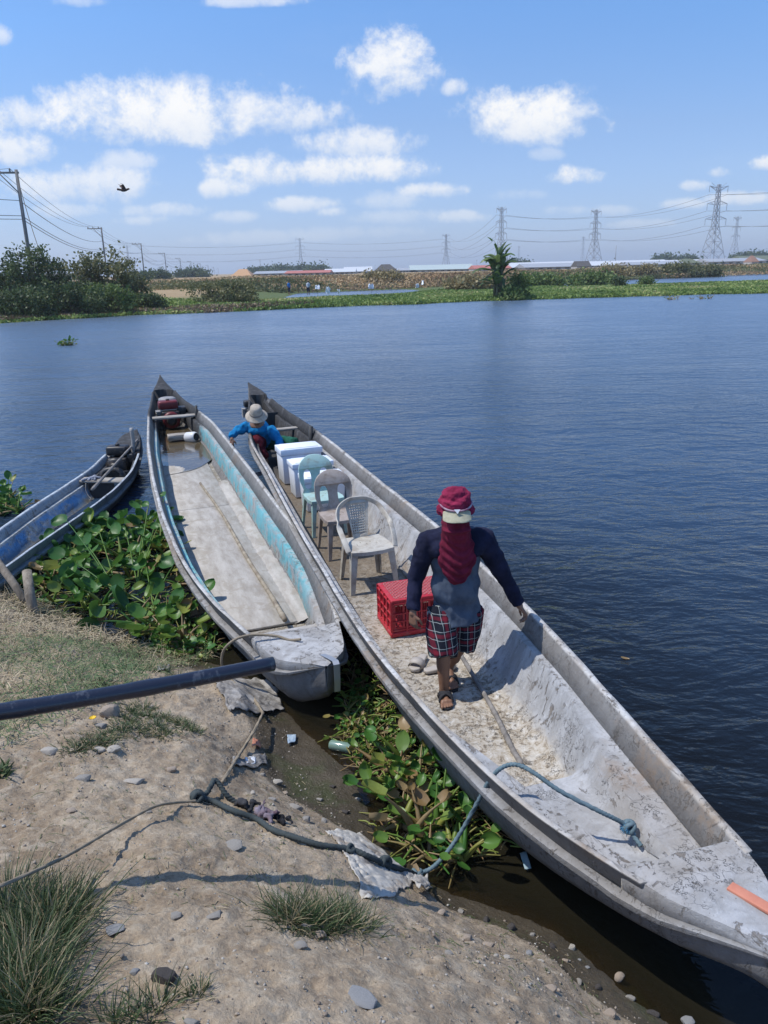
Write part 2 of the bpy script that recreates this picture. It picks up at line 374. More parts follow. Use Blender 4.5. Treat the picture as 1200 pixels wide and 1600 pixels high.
def dirt_fn(t):
    c = t.co((1, 1, 1)); z = t.sep(c)[2]
    n1 = t.noise(c, 1.3, 6, .6, .3); n2 = t.noise(c, 9, 8, .65); n3 = t.noise(c, 70, 5, .7); v = t.vor(c, 42)
    col = t.ramp(n1, [(.3, (.265, .195, .128)), (.5, (.375, .288, .196)), (.68, (.445, .355, .255))])
    col = t.mix(t.sm(n2, .47, .66, 0, .75), col, (.50, .42, .315)); col = t.mix(t.sm(n2, .45, .30, 0, .7), col, (.19, .142, .10)); n4 = t.noise(c, 24, 8, .75); col = t.mix(t.sm(n4, .50, .66, 0, .5), col, (.50, .43, .33)); col = t.mix(t.sm(n4, .46, .34, 0, .55), col, (.19, .145, .105))
    col = t.mix(t.sm(n3, .35, .7, 0, 1), t.mix(.35, col, (.1, .08, .06)), col)
    peb = t.sm(v, .22, .12, 0, 1); pc = t.mix(t.noise(c, 30, 1), (.2, .2, .19), (.46, .44, .40)); sel = t.math('MULTIPLY', peb, t.sm(t.noise(c, 7, 2), .52, .62, 0, 1))
    col = t.mix(sel, col, pc)
    zz = t.math('ADD', z, t.math('MULTIPLY', t.math('SUBTRACT', n2, .5), .12))
    wet = t.sm(zz, .23, .10, 0, 1)
    col = t.mix(wet, col, t.mix(t.noise(c, 3, 4), (.038, .031, .022), (.115, .092, .062)))
    alg = t.math('MULTIPLY', wet, t.sm(t.noise(c, 2.4, 4, .6, .5), .52, .66, 0, .7)); col = t.mix(alg, col, (.05, .06, .022))
    h = t.math('ADD', t.math('ADD', t.math('ADD', t.math('MULTIPLY', n2, .8), t.math('MULTIPLY', n4, .5)), t.math('MULTIPLY', n3, .22)), t.math('MULTIPLY', sel, .25))
    h = t.math('ADD', h, t.math('MULTIPLY', v, .12))
    return dict(color=col, rough=t.mix(wet, (.95,) * 3, (.35,) * 3), normal=t.bump(h, .8, .03), spec=.25)
M_dirt = material('dirt', dirt_fn)
nx, ny = 620, 640; xs = np.linspace(-6.5, 3.4, nx); ys = np.linspace(.3, 9.4, ny); X, Y = np.meshgrid(xs, ys)
Zg = G(X, Y)
idx = np.arange(nx * ny).reshape(ny, nx); Fq = np.c_[idx[:-1, :-1].ravel(), idx[:-1, 1:].ravel(), idx[1:, 1:].ravel(), idx[1:, :-1].ravel()]
ground = tag(link('ground', np_mesh('ground', np.c_[X.ravel(), Y.ravel(), Zg.ravel()], Fq), M_dirt), 'dry rutted dirt bank sloping down to dark water', kind='structure')
# coarse continuation of the bank outside the frame
xs = np.linspace(-40, 12, 130); ys = np.linspace(-12, .32, 30); X, Y = np.meshgrid(xs, ys); Z2 = np.clip(G0(X, Y), -1, 2.2) + .0
idx = np.arange(130 * 30).reshape(30, 130); Fq = np.c_[idx[:-1, :-1].ravel(), idx[:-1, 1:].ravel(), idx[1:, 1:].ravel(), idx[1:, :-1].ravel()]
tag(link('bank_ground', np_mesh('bank', np.c_[X.ravel(), Y.ravel(), Z2.ravel()], Fq), M_dirt), 'dirt bank behind the viewer', kind='structure')

# ------------------------------------------------------------------ water
FS = [at(*p, 0) for p in ((-260, 520), (-100, 510), (0, 505), (100, 499), (210, 492), (330, 488), (440, 483), (560, 478), (660, 475), (760, 470), (880, 467), (1000, 463), (1100, 460), (1200, 458), (1500, 452))]
FSX = np.array([p.x for p in FS]); FSY = np.array([p.y for p in FS])
def shoreY(x):
    x = np.asarray(x, float); return np.interp(x, FSX, FSY) + fbm(x, x * 0, .35, 4, 5) * 1.2
def water_fn(mt):
    t = NT(mt.node_tree); t.n.clear()
    c = t.co((1, 1, 1)); cs = t.co((.72, 1.35, 1))
    w1 = t.noise(t.vmath('ADD', cs, t.noise(c, .6, 2, col=True)), 2.6, 3, .5, .25); w2 = t.noise(cs, 8.0, 3, .55, .3); w3 = t.noise(cs, .55, 3, .5)
    gust = t.sm(t.noise(c, .07, 3), .38, .62, .55, 1.15)
    calm = t.sm(t.attr('depth_plus_dist'), .05, .8, .12, 1)           # the sheltered shallows by the bank lie still
    h = t.math('ADD', t.math('MULTIPLY', w1, 1.0), t.math('MULTIPLY', w2, .30)); h = t.math('ADD', h, t.math('MULTIPLY', w3, 1.1))
    w4 = t.noise(t.co((.10, .5, 1)), 1., 4, .6); h = t.math('ADD', t.math('MULTIPLY', h, t.math('MULTIPLY', t.math('MULTIPLY', gust, calm), t.sm(t.attr('depth_plus_dist'), 1.2, 3., 1, .8))), t.math('MULTIPLY', w4, t.sm(t.attr('depth_plus_dist'), 1.2, 3., 0, 2.4)))
    nrm = t.bump(h, 1.0, .10)
    dep = t.attr('depth_plus_dist'); k = t.math('SUBTRACT', 1.0, t.math('POWER', 2.718, t.math('MULTIPLY', dep, -12.0)))
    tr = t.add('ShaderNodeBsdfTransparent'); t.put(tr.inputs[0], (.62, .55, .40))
    df = t.add('ShaderNodeBsdfDiffuse'); t.put(df.inputs[0], t.mix(t.sm(dep, .8, 2.), t.mix(t.sm(dep, .05, .6), (.016, .014, .008), (.006, .007, .008)), t.mix(t.sm(dep, 1.9, 3.), (.032, .062, .112), (.075, .125, .200))))  # offshore body colour turns brighter and bluer, painting in sky reflection
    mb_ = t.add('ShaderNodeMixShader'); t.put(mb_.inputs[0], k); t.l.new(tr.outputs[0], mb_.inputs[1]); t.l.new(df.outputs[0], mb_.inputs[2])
    gl = t.add('ShaderNodeBsdfGlossy'); t.put(gl.inputs['Roughness'], t.sm(dep, .9, 3., .06, .24)); t.put(gl.inputs['Normal'], nrm)
    fr = t.add('ShaderNodeFresnel'); fr.inputs[0].default_value = 1.33; t.put(fr.inputs[1], nrm)
    mx = t.add('ShaderNodeMixShader'); t.l.new(fr.outputs[0], mx.inputs[0]); t.l.new(mb_.outputs[0], mx.inputs[1]); t.l.new(gl.outputs[0], mx.inputs[2])
    o = t.add('ShaderNodeOutputMaterial'); t.l.new(mx.outputs[0], o.inputs[0])
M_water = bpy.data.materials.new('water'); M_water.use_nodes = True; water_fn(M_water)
ax = np.r_[-4000, -1500, -500, -150, -60, -25, np.linspace(-14, 8, 150), 15, 30, 60, 150, 500, 1500, 4000]
ay = np.r_[-30, -8, np.linspace(-2, 14, 130), 20, 30, 45, 60, 80, 120, 250, 700, 2000, 4000]
X, Y = np.meshgrid(ax, ay); dep = np.where((X > -12) & (X < 8) & (Y < 13) & (Y > -6), -G0(X, Y), 1.); dep = np.clip(dep, 0, 1) + np.clip((np.hypot(X, Y) - 5) / 9, 0, 1) + np.clip((np.hypot(X, Y) - 12) / 45, 0, 1)  # how deep near the bank, then distance from the camera added on
idx = np.arange(X.size).reshape(X.shape); Fq = np.c_[idx[:-1, :-1].ravel(), idx[:-1, 1:].ravel(), idx[1:, 1:].ravel(), idx[1:, :-1].ravel()]
tag(link('water', np_mesh('water', np.c_[X.ravel(), Y.ravel(), X.ravel() * 0], Fq, {'depth_plus_dist': dep.ravel()}), M_water), 'rippled dark blue pond water', kind='structure')

# ------------------------------------------------------------------ far land
CH = [at(*p, 0) for p in ((300, 466), (430, 463), (520, 459), (625, 455), (800, 449), (960, 441), (1080, 436), (1200, 431), (1400, 425))]
CHX = np.array([p.x for p in CH]); CHY = np.array([p.y for p in CH])
def far_h(x, y):
    s = shoreY(x); d = y - s
    z = np.clip(d * .05, -.6, .16)
    cy = np.interp(x, CHX, CHY); w = np.interp(x, [-30, 10, 34, 60], [12., 12., 20., 27.]); gap = np.clip(1 - np.abs((x - 16.) / 14.), 0, 1); gapm = np.clip(1 - 2.5 * gap, 0, 1)
    gapm = gapm * np.clip((x + 26) / 10, 0, 1)
    inch = np.clip(1.25 - np.abs(y - cy) / w, 0, 1) * gapm
    nearch = np.clip(1.0 - (cy - w - y) / 14., 0, 1) * (y < cy) * gapm; z = z * (1 - .8 * nearch); z = z * (1 - inch) - .35 * inch
    up = np.clip((y - cy - w * .9) / 14, 0, 1); up = up * up * (3 - 2 * up)
    z = z + up * (1.25 + .35 * fbm(x, y, .03, 3, 8) + .35 * fbm(x, y, .2, 3, 4)) * (1 - inch)
    lt = np.clip((-12 - x) / 14, 0, 1) * np.clip((y - s - 3) / 16, 0, 1); z = np.where(lt > 0, np.maximum(z, lt * 1.0), z)
    return z
xs = np.r_[-3500, -1500, -700, -350, np.linspace(-200, 260, 420), 400, 700, 1500, 3500]
ys = np.r_[np.linspace(50, 260, 300), 300, 360, 450, 600, 900, 1500, 2500, 4000]
X, Y = np.meshgrid(xs, ys); Zf = far_h(X, Y); Zf = np.where(Y > 260, 1.7, Zf)
Zf = np.where(Y < shoreY(X) - 2, -.8, Zf)
def land_fn(t):
    c = t.co(); n1 = t.noise(c, .06, 6, .6); n2 = t.noise(c, .9, 6, .7)
    green = t.mix(n2, (.045, .075, .02), (.13, .15, .045)); dry = t.mix(n2, (.24, .15, .075), (.40, .30, .16))
    z = t.sep(c)[2]; f = t.math('ADD', t.sm(z, .3, 1.1, -.1, .55), n1)
    return dict(color=t.mix(t.sm(f, .55, .85), green, dry), rough=1., normal=t.bump(n2, .8, .3))
M_land = material('far_land', land_fn)
idx = np.arange(X.size).reshape(X.shape); Fq = np.c_[idx[:-1, :-1].ravel(), idx[:-1, 1:].ravel(), idx[1:, 1:].ravel(), idx[1:, :-1].ravel()]
tag(link('far_ground', np_mesh('far', np.c_[X.ravel(), Y.ravel(), Zf.ravel()], Fq), M_land), 'low green and straw coloured land beyond the water', kind='structure')
def fh(x, y): return float(far_h(np.array([x]), np.array([float(y)]))[0]) if y < 260 else 1.7

# leaf cards scattered on points
def leaf_cards(name, C, size, mt, parent=None, rnd=None, flat=0., seed=1, aspect=1.6):
    r = np.random.default_rng(seed); n = len(C); size = np.broadcast_to(size, n)
    a = r.normal(size=(n, 3)); a[:, 2] *= (1 - flat); a /= np.linalg.norm(a, axis=1)[:, None]
    b = r.normal(size=(n, 3)); b -= (b * a).sum(1)[:, None] * a; b /= np.linalg.norm(b, axis=1)[:, None]
    A = a * size[:, None] * .5 * aspect; B = b * size[:, None] * .5
    V = np.stack([C - A, C + B * .9 - A * .1, C + A, C - B * .9 - A * .1], 1).reshape(-1, 3); F = np.arange(4 * n).reshape(n, 4)
    rn = np.repeat(rnd if rnd is not None else r.random(n), 4)
    return link(name, np_mesh(name, V, F, {'rnd': rn}), mt, parent, smooth=False)
def leaf_mat(name, stops, sub=.35, rough=.55):
    def fn(t):
        f = t.attr('rnd'); return dict(color=t.ramp(f, stops), sub=sub, rough=rough, spec=.35)
    return material(name, fn)
M_leaf_dark = leaf_mat('leaf_dark', [(0, (.030, .050, .018)), (.5, (.065, .100, .032)), (1, (.15, .18, .065))])
M_leaf_olive = leaf_mat('leaf_olive', [(0, (.07, .08, .03)), (.5, (.15, .155, .06)), (1, (.30, .27, .13))])
M_leaf_green = leaf_mat('leaf_green', [(0, (.06, .10, .025)), (.5, (.13, .19, .045)), (1, (.26, .30, .10))])
M_leaf_tan = leaf_mat('leaf_tan', [(0, (.14, .11, .05)), (.5, (.30, .24, .11)), (1, (.46, .37, .19))])
M_dry = leaf_mat('leaf_dry', [(0, (.17, .11, .06)), (.5, (.36, .24, .13)), (1, (.55, .43, .25))], .2, .9)
M_mat_grn = leaf_mat('mat_green', [(0, (.08, .13, .03)), (.40, (.19, .27, .06)), (.70, (.33, .38, .12)), (.84, (.44, .36, .16)), (1, (.60, .50, .28))], .3)
M_mat_brn = leaf_mat('mat_brown', [(0, (.09, .065, .035)), (.45, (.20, .14, .08)), (.75, (.30, .22, .14)), (.82, (.10, .15, .04)), (1, (.17, .24, .07))], .2)
M_bark = material('bark', lambda t: dict(color=t.mix(t.noise(t.co((3, 3, .5)), 4, 5), (.07, .055, .04), (.20, .17, .13)), rough=.95, normal=t.bump(t.noise(t.co((6, 6, 1)), 6, 5), .7, .03)))

def scatter(n, x0, x1, fy0, fy1, seed, dens=None, hmax=.3, hsc=.15):
    r = np.random.default_rng(seed); x = r.uniform(x0, x1, n); u = r.random(n); a = fy0(x); b = fy1(x); y = a + (b - a) * u
    if dens is not None: k = r.random(n) < dens(x, y); x, y = x[k], y[k]
    z = np.maximum(far_h(x, y), 0) + r.random(len(x)) * (hmax * (.4 + .6 * np.clip(.5 + fbm(x, y, hsc, 3, seed), 0, 1)))
    return np.c_[x, y, z]
# floating hyacinth mats along the far shore
C = scatter(52000, -36, 60, lambda x: shoreY(x) - .3, lambda x: shoreY(x) + 7, 11, hmax=.36)
isb = (C[:, 0] < -6) & (rng.random(len(C)) < np.clip((-C[:, 0] - 3) / 9, 0, .88) * (C[:, 1] - shoreY(C[:, 0]) > .4 + 1.2 * fbm(C[:, 0], C[:, 1], .3, 2, 2)))
pale = np.clip(.42 + .5 * fbm(C[:, 0], C[:, 1], .22, 3, 6) + rng.normal(0, .13, len(C)), 0, 1)
tag(leaf_cards('hyacinth_mat', C[~isb], .20, M_mat_grn, rnd=pale[~isb], seed=2), 'bright green floating hyacinth mat fringing the far shore', 'water plants', kind='stuff')
tag(leaf_cards('dead_hyacinth_mat', C[isb], .20, M_mat_brn, rnd=pale[isb], seed=3), 'withered brown hyacinth mat along the left far shore', 'water plants', kind='stuff')
C = scatter(90000, -85, 75, lambda x: shoreY(x) + 4, lambda x: np.minimum(np.interp(x, CHX, CHY) - 12, shoreY(x) + 45), 12, hmax=.30)
gp_ = np.clip(1 - 2.5 * np.clip(1 - np.abs((C[:, 0] - 16.) / 14.), 0, 1), 0, 1); dn_ = np.clip((np.interp(C[:, 0], CHX, CHY) - 12 - C[:, 1]) / 16, .15, 1); C[:, 2] *= 1 - gp_ * (1 - dn_)
C = C[C[:, 2] > .02]; pale = np.clip(.5 + .55 * fbm(C[:, 0], C[:, 1], .12, 3, 16) + rng.normal(0, .14, len(C)), 0, 1)
tag(leaf_cards('marsh_grass', C, .26, M_mat_grn, rnd=pale, seed=4), 'low green and yellow marsh growth behind the far shoreline', 'marsh grass', kind='stuff')
C = scatter(120000, -75, 150, lambda x: np.interp(x, CHX, CHY) + 9, lambda x: np.interp(x, CHX, CHY) + 60, 13, hmax=1.0, hsc=.1)
C = C[C[:, 2] > .2]; pale = np.clip(.5 + .6 * fbm(C[:, 0], C[:, 1], .07, 3, 26) + rng.normal(0, .13, len(C)), 0, 1)
k = fbm(C[:, 0], C[:, 1], .045, 3, 36) + rng.normal(0, .12, len(C)) > .02
tag(leaf_cards('dry_grass', C[~k], .30, M_dry, rnd=pale[~k], seed=5), 'straw brown dry grass covering the far embankment', 'dry grass', kind='stuff')
tag(leaf_cards('green_scrub', C[k], .30, M_leaf_olive, rnd=pale[k], seed=6), 'olive scrub patches growing over the far embankment', 'scrub', kind='stuff')

def blob_tree(name, base, lobes, nleaf, lsize, mt, label, cat, trunk=True, group=None, seed=1, shell=.55, lean=0.):
    """a tree: tapered trunk with limbs to each crown lobe; crown = many leaf-sized faces with gaps"""
    r = np.random.default_rng(seed); t = empty(name, base, 0, label, cat, group); pts = []; rn = []
    vol = np.array([a * b * c for _, (a, b, c) in lobes]) ** .75; vol /= vol.sum()
    for (c, rad), w in zip(lobes, vol):
        ncl = max(4, int(nleaf * w / 34))
        for j in range(ncl):
            d = r.normal(size=3); d /= np.linalg.norm(d); rr = shell + (1.08 - shell) * r.random() ** .7
            cc = np.array(c) + d * np.array(rad) * rr; k = int(r.integers(22, 48)); sp = lsize * r.uniform(1.2, 2.6)
            q = cc + r.normal(size=(k, 3)) * [sp, sp, sp * .7]; pts.append(q); rn.append(np.clip(r.uniform(.1, .85) + r.normal(0, .13, k), 0, 1))
    P_ = np.concatenate(pts); k = P_[:, 2] > .02; P_ = P_[k]
    leaf_cards('crown', P_, lsize * r.uniform(.7, 1.3, len(P_)), mt, t, np.concatenate(rn)[k], seed=seed)
    if trunk:
        mb = MB(); top = np.mean([c for c, _ in lobes], 0); h = top[2]
        for (c, rad) in lobes:
            mid = (c[0] * .35, c[1] * .35, c[2] * .5); mb.tube(spline([(0, 0, -.3), mid, c], 4), [.11 * h / 3, .10 * h / 3, .09 * h / 3, .085 * h / 3, .07 * h / 3, .05 * h / 3, .04 * h / 3, .03 * h / 3, .015 * h / 3][:9], 6)
            for _ in range(3):
                d = r.normal(size=3); d /= np.linalg.norm(d); e = np.array(c) + d * np.array(rad) * .9
                if e[2] > .2: mb.tube([mid, (np.array(mid) + e) / 2 + [0, 0, .1], e], [.035 * h / 3, .025 * h / 3, .008], 5)
        mb.build('trunk', M_bark, t)
    return t
def tree_at(name, px, ytop, d, wpx, mt, label, cat, nl, ls, seed, rows=2, group=None, shell=.55, narrow=1.):
    """place by the column px at distance y=d, crown reaching up to ytop"""
    x = aty(px, ytop, d).x; g = max(fh(x, d), .0); top = aty(px, ytop, d).z - g; w = wpx / FPX * d * .95; r = random.Random(seed); lobes = []
    n = 4 + int(w / max(top, .5) * 3)
    for i in range(n):
        f = (i + .5) / n - .5; hh = top * (.52 + .3 * math.cos(f * 2.6) * r.uniform(.75, 1.05)) ; rad = top * r.uniform(.20, .30)
        lobes.append(((f * w + r.uniform(-.1, .1) * w, r.uniform(-.25, .25) * w * narrow, hh), (max(w / n * 1.1, rad), rad * 1.2, top - hh if i == n // 2 else rad)))
        lobes.append(((f * w * 1.05, r.uniform(-.3, .3) * w * narrow, top * .26), (w / n * 1.2, rad * 1.4, top * .28)))
    return blob_tree(name, (x, d, g), lobes, nl, ls, mt, label, cat, seed=seed, group=group, shell=shell)
GT = 'trees and bushes on the left far bank'
tree_at('broadleaf_tree', 45, 385, 66, 60, M_leaf_dark, 'tallest dark tree on the far left, ragged against the first power pole', 'tree', 3600, .17, 31, group=GT)
tree_at('broadleaf_tree', 10, 408, 67, 50, M_leaf_dark, 'dark tree cut by the left picture edge behind the shore', 'tree', 2600, .17, 32, group=GT)
tree_at('broadleaf_tree', 86, 404, 68, 44, M_leaf_olive, 'thin feathery tree right of the tallest dark tree', 'tree', 1500, .16, 33, group=GT, shell=.7)
tree_at('round_tree', 160, 398, 74, 92, M_leaf_olive, 'wide rounded olive tree below the second power pole', 'tree', 6000, .19, 34, group=GT)
tree_at('bush', 205, 428, 76, 50, M_leaf_olive, 'grey green bush at the right foot of the rounded olive tree', 'bush', 1800, .17, 35, group=GT)
tree_at('bush', 30, 452, 62.5, 90, M_leaf_dark, 'dense dark bush at the waterline in the left corner', 'bush', 4200, .16, 36, group=GT)
tree_at('bush', 105, 446, 64.5, 90, M_leaf_dark, 'dense dark green bush in front of the thin feathery tree', 'bush', 4200, .16, 37, group=GT)
tree_at('bush', 168, 444, 67, 70, M_leaf_green, 'green bush in front of the rounded olive tree', 'bush', 3200, .16, 38, group=GT)
tree_at('bush', 60, 432, 69, 120, M_leaf_dark, 'long dark thicket joining the left trees', 'bush', 4200, .17, 39, group=GT)
tree_at('bush', 352, 441, 80, 86, M_leaf_olive, 'low wide olive bush standing alone left of the two walkers', 'bush', 3800, .17, 40)
tree_at('bush', 225, 462, 70.5, 60, M_leaf_dark, 'low dark bush ending the left thicket by the shore', 'bush', 1700, .15, 41, group=GT)
GB = 'scrub bushes on the far embankment'
for i, (px, yt, d, w, mt, lab) in enumerate([(596, 432, 140, 50, M_leaf_tan, 'olive bush on the embankment, leftmost behind the middle channel'), (735, 439, 108, 55, M_leaf_tan, 'yellow green bush just left of the banana plant'), (845, 436, 120, 60, M_leaf_green, 'broad green bush right of the banana plant'),
        (960, 416, 165, 45, M_leaf_tan, 'tall brown olive bush at the left end of the right channel'), (1010, 417, 168, 40, M_leaf_tan, 'second brown olive bush above the right channel'), (1060, 414, 170, 60, M_leaf_olive, 'dark brown bush in the middle above the right channel'), (1105, 415, 172, 40, M_leaf_olive, 'round dark bush above the right channel, below the big pylon'), (925, 432, 125, 60, M_leaf_green, 'low green bush in front of the brown olive bushes'), (968, 436, 108, 10, M_leaf_dark, 'small dark sapling at the left tip of the right channel'), (1010, 437, 112, 14, M_leaf_green, 'small green shrub in front of the right channel')]):
    tree_at('bush', px, yt, d, w, mt, lab, 'bush', 1500 if w > 20 else 350, .30 if w > 20 else .16, 50 + i, group=GB)
# trees on the skyline
for i, (px, yt, d, w, lab) in enumerate([(215, 430, 240, 30, 'dark palm like clump by the third power pole'), (245, 428, 300, 30, 'dark tree clump between the third and fourth power poles'), (300, 428, 400, 40, 'dark tree clump under the distant row of poles'), (440, 421, 620, 34, 'domed tree on the skyline left of the leftmost pylon'),
        (475, 422, 640, 26, 'low tree on the skyline at the foot of the leftmost pylon'), (497, 421, 600, 22, 'rounded tree on the skyline right of the leftmost pylon'), (405, 425, 620, 26, 'flat tree on the skyline above the orange roof'), (1040, 402, 700, 26, 'dark tree behind the warehouse roofs left of the big pylon'), (1075, 405, 650, 22, 'small dark tree behind the warehouse roofs near the big pylon'), (1175, 399, 700, 50, 'long dark grove on the skyline at the right edge'), (800, 414, 650, 40, 'dark tree behind the roofs right of the banana plant')]):
    tree_at('distant_tree', px, yt, d, w, M_leaf_dark, lab, 'tree', 900, max(.35, d / 500), 70 + i, group='trees on the skyline')

# banana plant
def banana(px, ybase, d, h, lab):
    x = aty(px, ybase, d).x; g = max(fh(x, d), 0.02); t = empty('banana_plant', (x, d, g), 0, lab, 'banana plant'); r = random.Random(5)
    def lf(t_): 
        f = t_.attr('rnd'); return dict(color=t_.ramp(f, [(0, (.035, .07, .02)), (.6, (.10, .17, .04)), (1, (.20, .24, .08))]), sub=.4, rough=.45)
    ml = material('banana_leaf', lf); ms = material('banana_stem', lambda t_: dict(color=t_.mix(t_.noise(t_.co((1, 1, 3)), 3, 4), (.05, .055, .025), (.16, .14, .07)), rough=.7))
    for si, (sx_, sy_, hh) in enumerate([(0, 0, h * .62), (-.28, .2, h * .46), (.26, -.15, h * .52), (.1, .3, h * .34), (-.1, -.25, h * .25)]):
        mb = MB(); mb.tube([(sx_, sy_, -.1), (sx_ * 1.1, sy_, hh * .5), (sx_ * 1.25, sy_, hh)], [.17, .13, .07], 8); mb.build('stem', ms, t)
        for k in range(9):
            a = 2 * PI * k / 9 + r.random() * .6 + si; el = R(r.choice([18, 32, 46, 60, 72, 84, -30])); L = h * r.uniform(.34, .50); wd = L * .15; V = []; F = []; n = 9
            p = Vector((sx_ * 1.25, sy_, hh - .1)); dirh = Vector((math.cos(a), math.sin(a), 0)); side = Vector((-math.sin(a), math.cos(a), 0))
            for i in range(n):
                f = i / (n - 1); e = el - f * f * 1.5; wv = wd * (math.sin(PI * min(1, f * .92 + .06)) ** .6) * (0.15 if i == 0 else 1); rag = r.uniform(.7, 1.)
                V += [p + side * wv * rag - Vector((0, 0, wv * .35)), p, p - side * wv * rag - Vector((0, 0, wv * .35))]
                p = p + (dirh * math.cos(e) + Vector((0, 0, math.sin(e)))) * L / n
            for i in range(n - 1):
                if r.random() < .92: F.append((3 * i, 3 * i + 3, 3 * i + 4, 3 * i + 1))
                if r.random() < .92: F.append((3 * i + 1, 3 * i + 4, 3 * i + 5, 3 * i + 2))
            mb = MB(); mb.add(V, F, r.random()); mb.build('leaf', ml, t, smooth=False)
banana(778, 462, 78, 6.1, 'tall ragged banana plant at the water edge on the far shore')
tree_at('bush', 812, 428, 79, 20, M_leaf_green, 'narrow green shrub just right of the banana plant', 'bush', 500, .17, 90, group=GB)
tree_at('bush', 800, 456, 77, 22, M_leaf_green, 'low green bush at the foot of the banana plant', 'bush', 240, .17, 91, group=GB)

# ------------------------------------------------------------------ power poles, pylons and wires
M_pole = material('pole_grey', lambda t: dict(color=t.mix(t.noise(t.co(), 2, 4), (.13, .12, .11), (.22, .21, .20)), rough=.9))
M_steel = material('galvanised_steel', color=(.34, .35, .37), rough=.6, metal=.2)
M_wire = material('wire', color=(.13, .13, .14), rough=.6)
def sag(a, b, s, n=14):
    a = Vector(a); b = Vector(b); return [a.lerp(b, i / n) - Vector((0, 0, 4 * s * (i / n) * (1 - i / n))) for i in range(n + 1)]
POLES = [((25, 265), 'nearest and tallest power pole at the far left, above the dark tree'), ((158, 355), 'second power pole, rising over the rounded olive tree'), ((220, 380), 'third power pole, just right of the rounded olive tree'),
         ((257, 395), 'fourth power pole, with its foot in the yellow grass'), ((281, 403), 'fifth power pole of the receding row'), ((298, 408), 'sixth power pole of the receding row'), ((313, 411.5), 'seventh power pole of the receding row'), ((325, 414), 'eighth power pole of the receding row'),
         ((334, 417), 'ninth power pole, small and hazy'), ((341, 419), 'tenth power pole, smallest that can still be made out')]
tops = []
HP = 12.5
def make_pole():
    t = empty('power_pole'); a = MB(); a.tube([(0, 0, -1), (0, 0, HP)], [.21, .14], 8); a.build('shaft', M_pole, t)
    a = MB(); a.box((-1.25, 0, HP - .25), (2.9, .14, .16)); a.build('cross_arm', M_pole, t)
    a = MB(); a.bar((-1.5, 0, HP - .3), (-.1, 0, HP - 1.9), .09); a.build('brace', M_pole, t)
    for x in (-2.55, -1.6, -.55):
        a = MB(); a.lathe([(0, 0), (.07, 0), (.1, .07), (.05, .12), (.1, .18), (.06, .28), (0, .3)], (x, 0, HP - .17), 8); a.build('insulator', M_pole, t)
    return t
pole0 = make_pole(); lx = None; PR = []
for i, ((px, py), lab) in enumerate(POLES):
    p = at(px, py, HP); g = max(0, min(1.2, fh(p.x, p.y))); o = pole0 if i == 0 else dup(pole0, (0, 0, 0))
    o.location = (p.x, p.y, 0); PR.append(o); tag(o, lab, 'power pole', 'power poles along the road')
for o in PR: o.rotation_euler.z = R(8)
bx = Vector((math.cos(R(8)), math.sin(R(8)), 0))
prev0 = Vector((PR[0].location.x - 4, PR[0].location.y - 62, 0))
locs = [prev0] + [o.location.copy() for o in PR]
for k, (off, z) in enumerate([(-2.55, HP + .1), (-1.6, HP + .1), (-.55, HP + .1), (-.1, HP - 2.6), (-.1, HP - 3.9), (-.1, HP - 4.2)]):
    mb = MB()
    for a, b in zip(locs[:-1], locs[1:]):
        if a is prev0 and k < 3: a = Vector((PR[0].location.x - 60, PR[0].location.y + 6, 0))
        d = (b - a).length; mb.tube(sag(a + bx * off + Vector((0, 0, z)), b + bx * off + Vector((0, 0, z)), d * .014), .022 if k < 3 else .035, 4, False)
    tag(mb.build('power_line', M_wire), ['top wire on the outer arm end of the pole row', 'top wire on the middle insulators of the pole row', 'top wire nearest the shafts of the pole row', 'upper cable below the cross arms of the pole row', 'middle thick cable on the pole row', 'lowest thick cable on the pole row'][k], 'wire', 'wires on the power poles')
# leaning thin vine covered stay beside the first pole
p = aty(60, 375, 70); mb = MB(); mb.tube(spline([(p.x + .6, 70, 1), (p.x + .3, 70, 4.2), (p.x - .1, 70, 5.6)], 4), [.10] * 9, 6); mb.tube(sag((p.x - .1, 70, 5.6), (PR[0].location.x, PR[0].location.y, HP - .5), .4), .03, 5)
tag(mb.build('stay_post', M_bark), 'short leaning stay post with a guy wire beside the first power pole', 'post')
C = np.array([[p.x + .3 + rng.normal(0, .28), 70 + rng.normal(0, .3), rng.uniform(1.5, 5.9)] for _ in range(260)]); tag(leaf_cards('climbing_vine', C, .15, M_leaf_dark, seed=8), 'dark vine climbing the leaning stay post', 'vine')

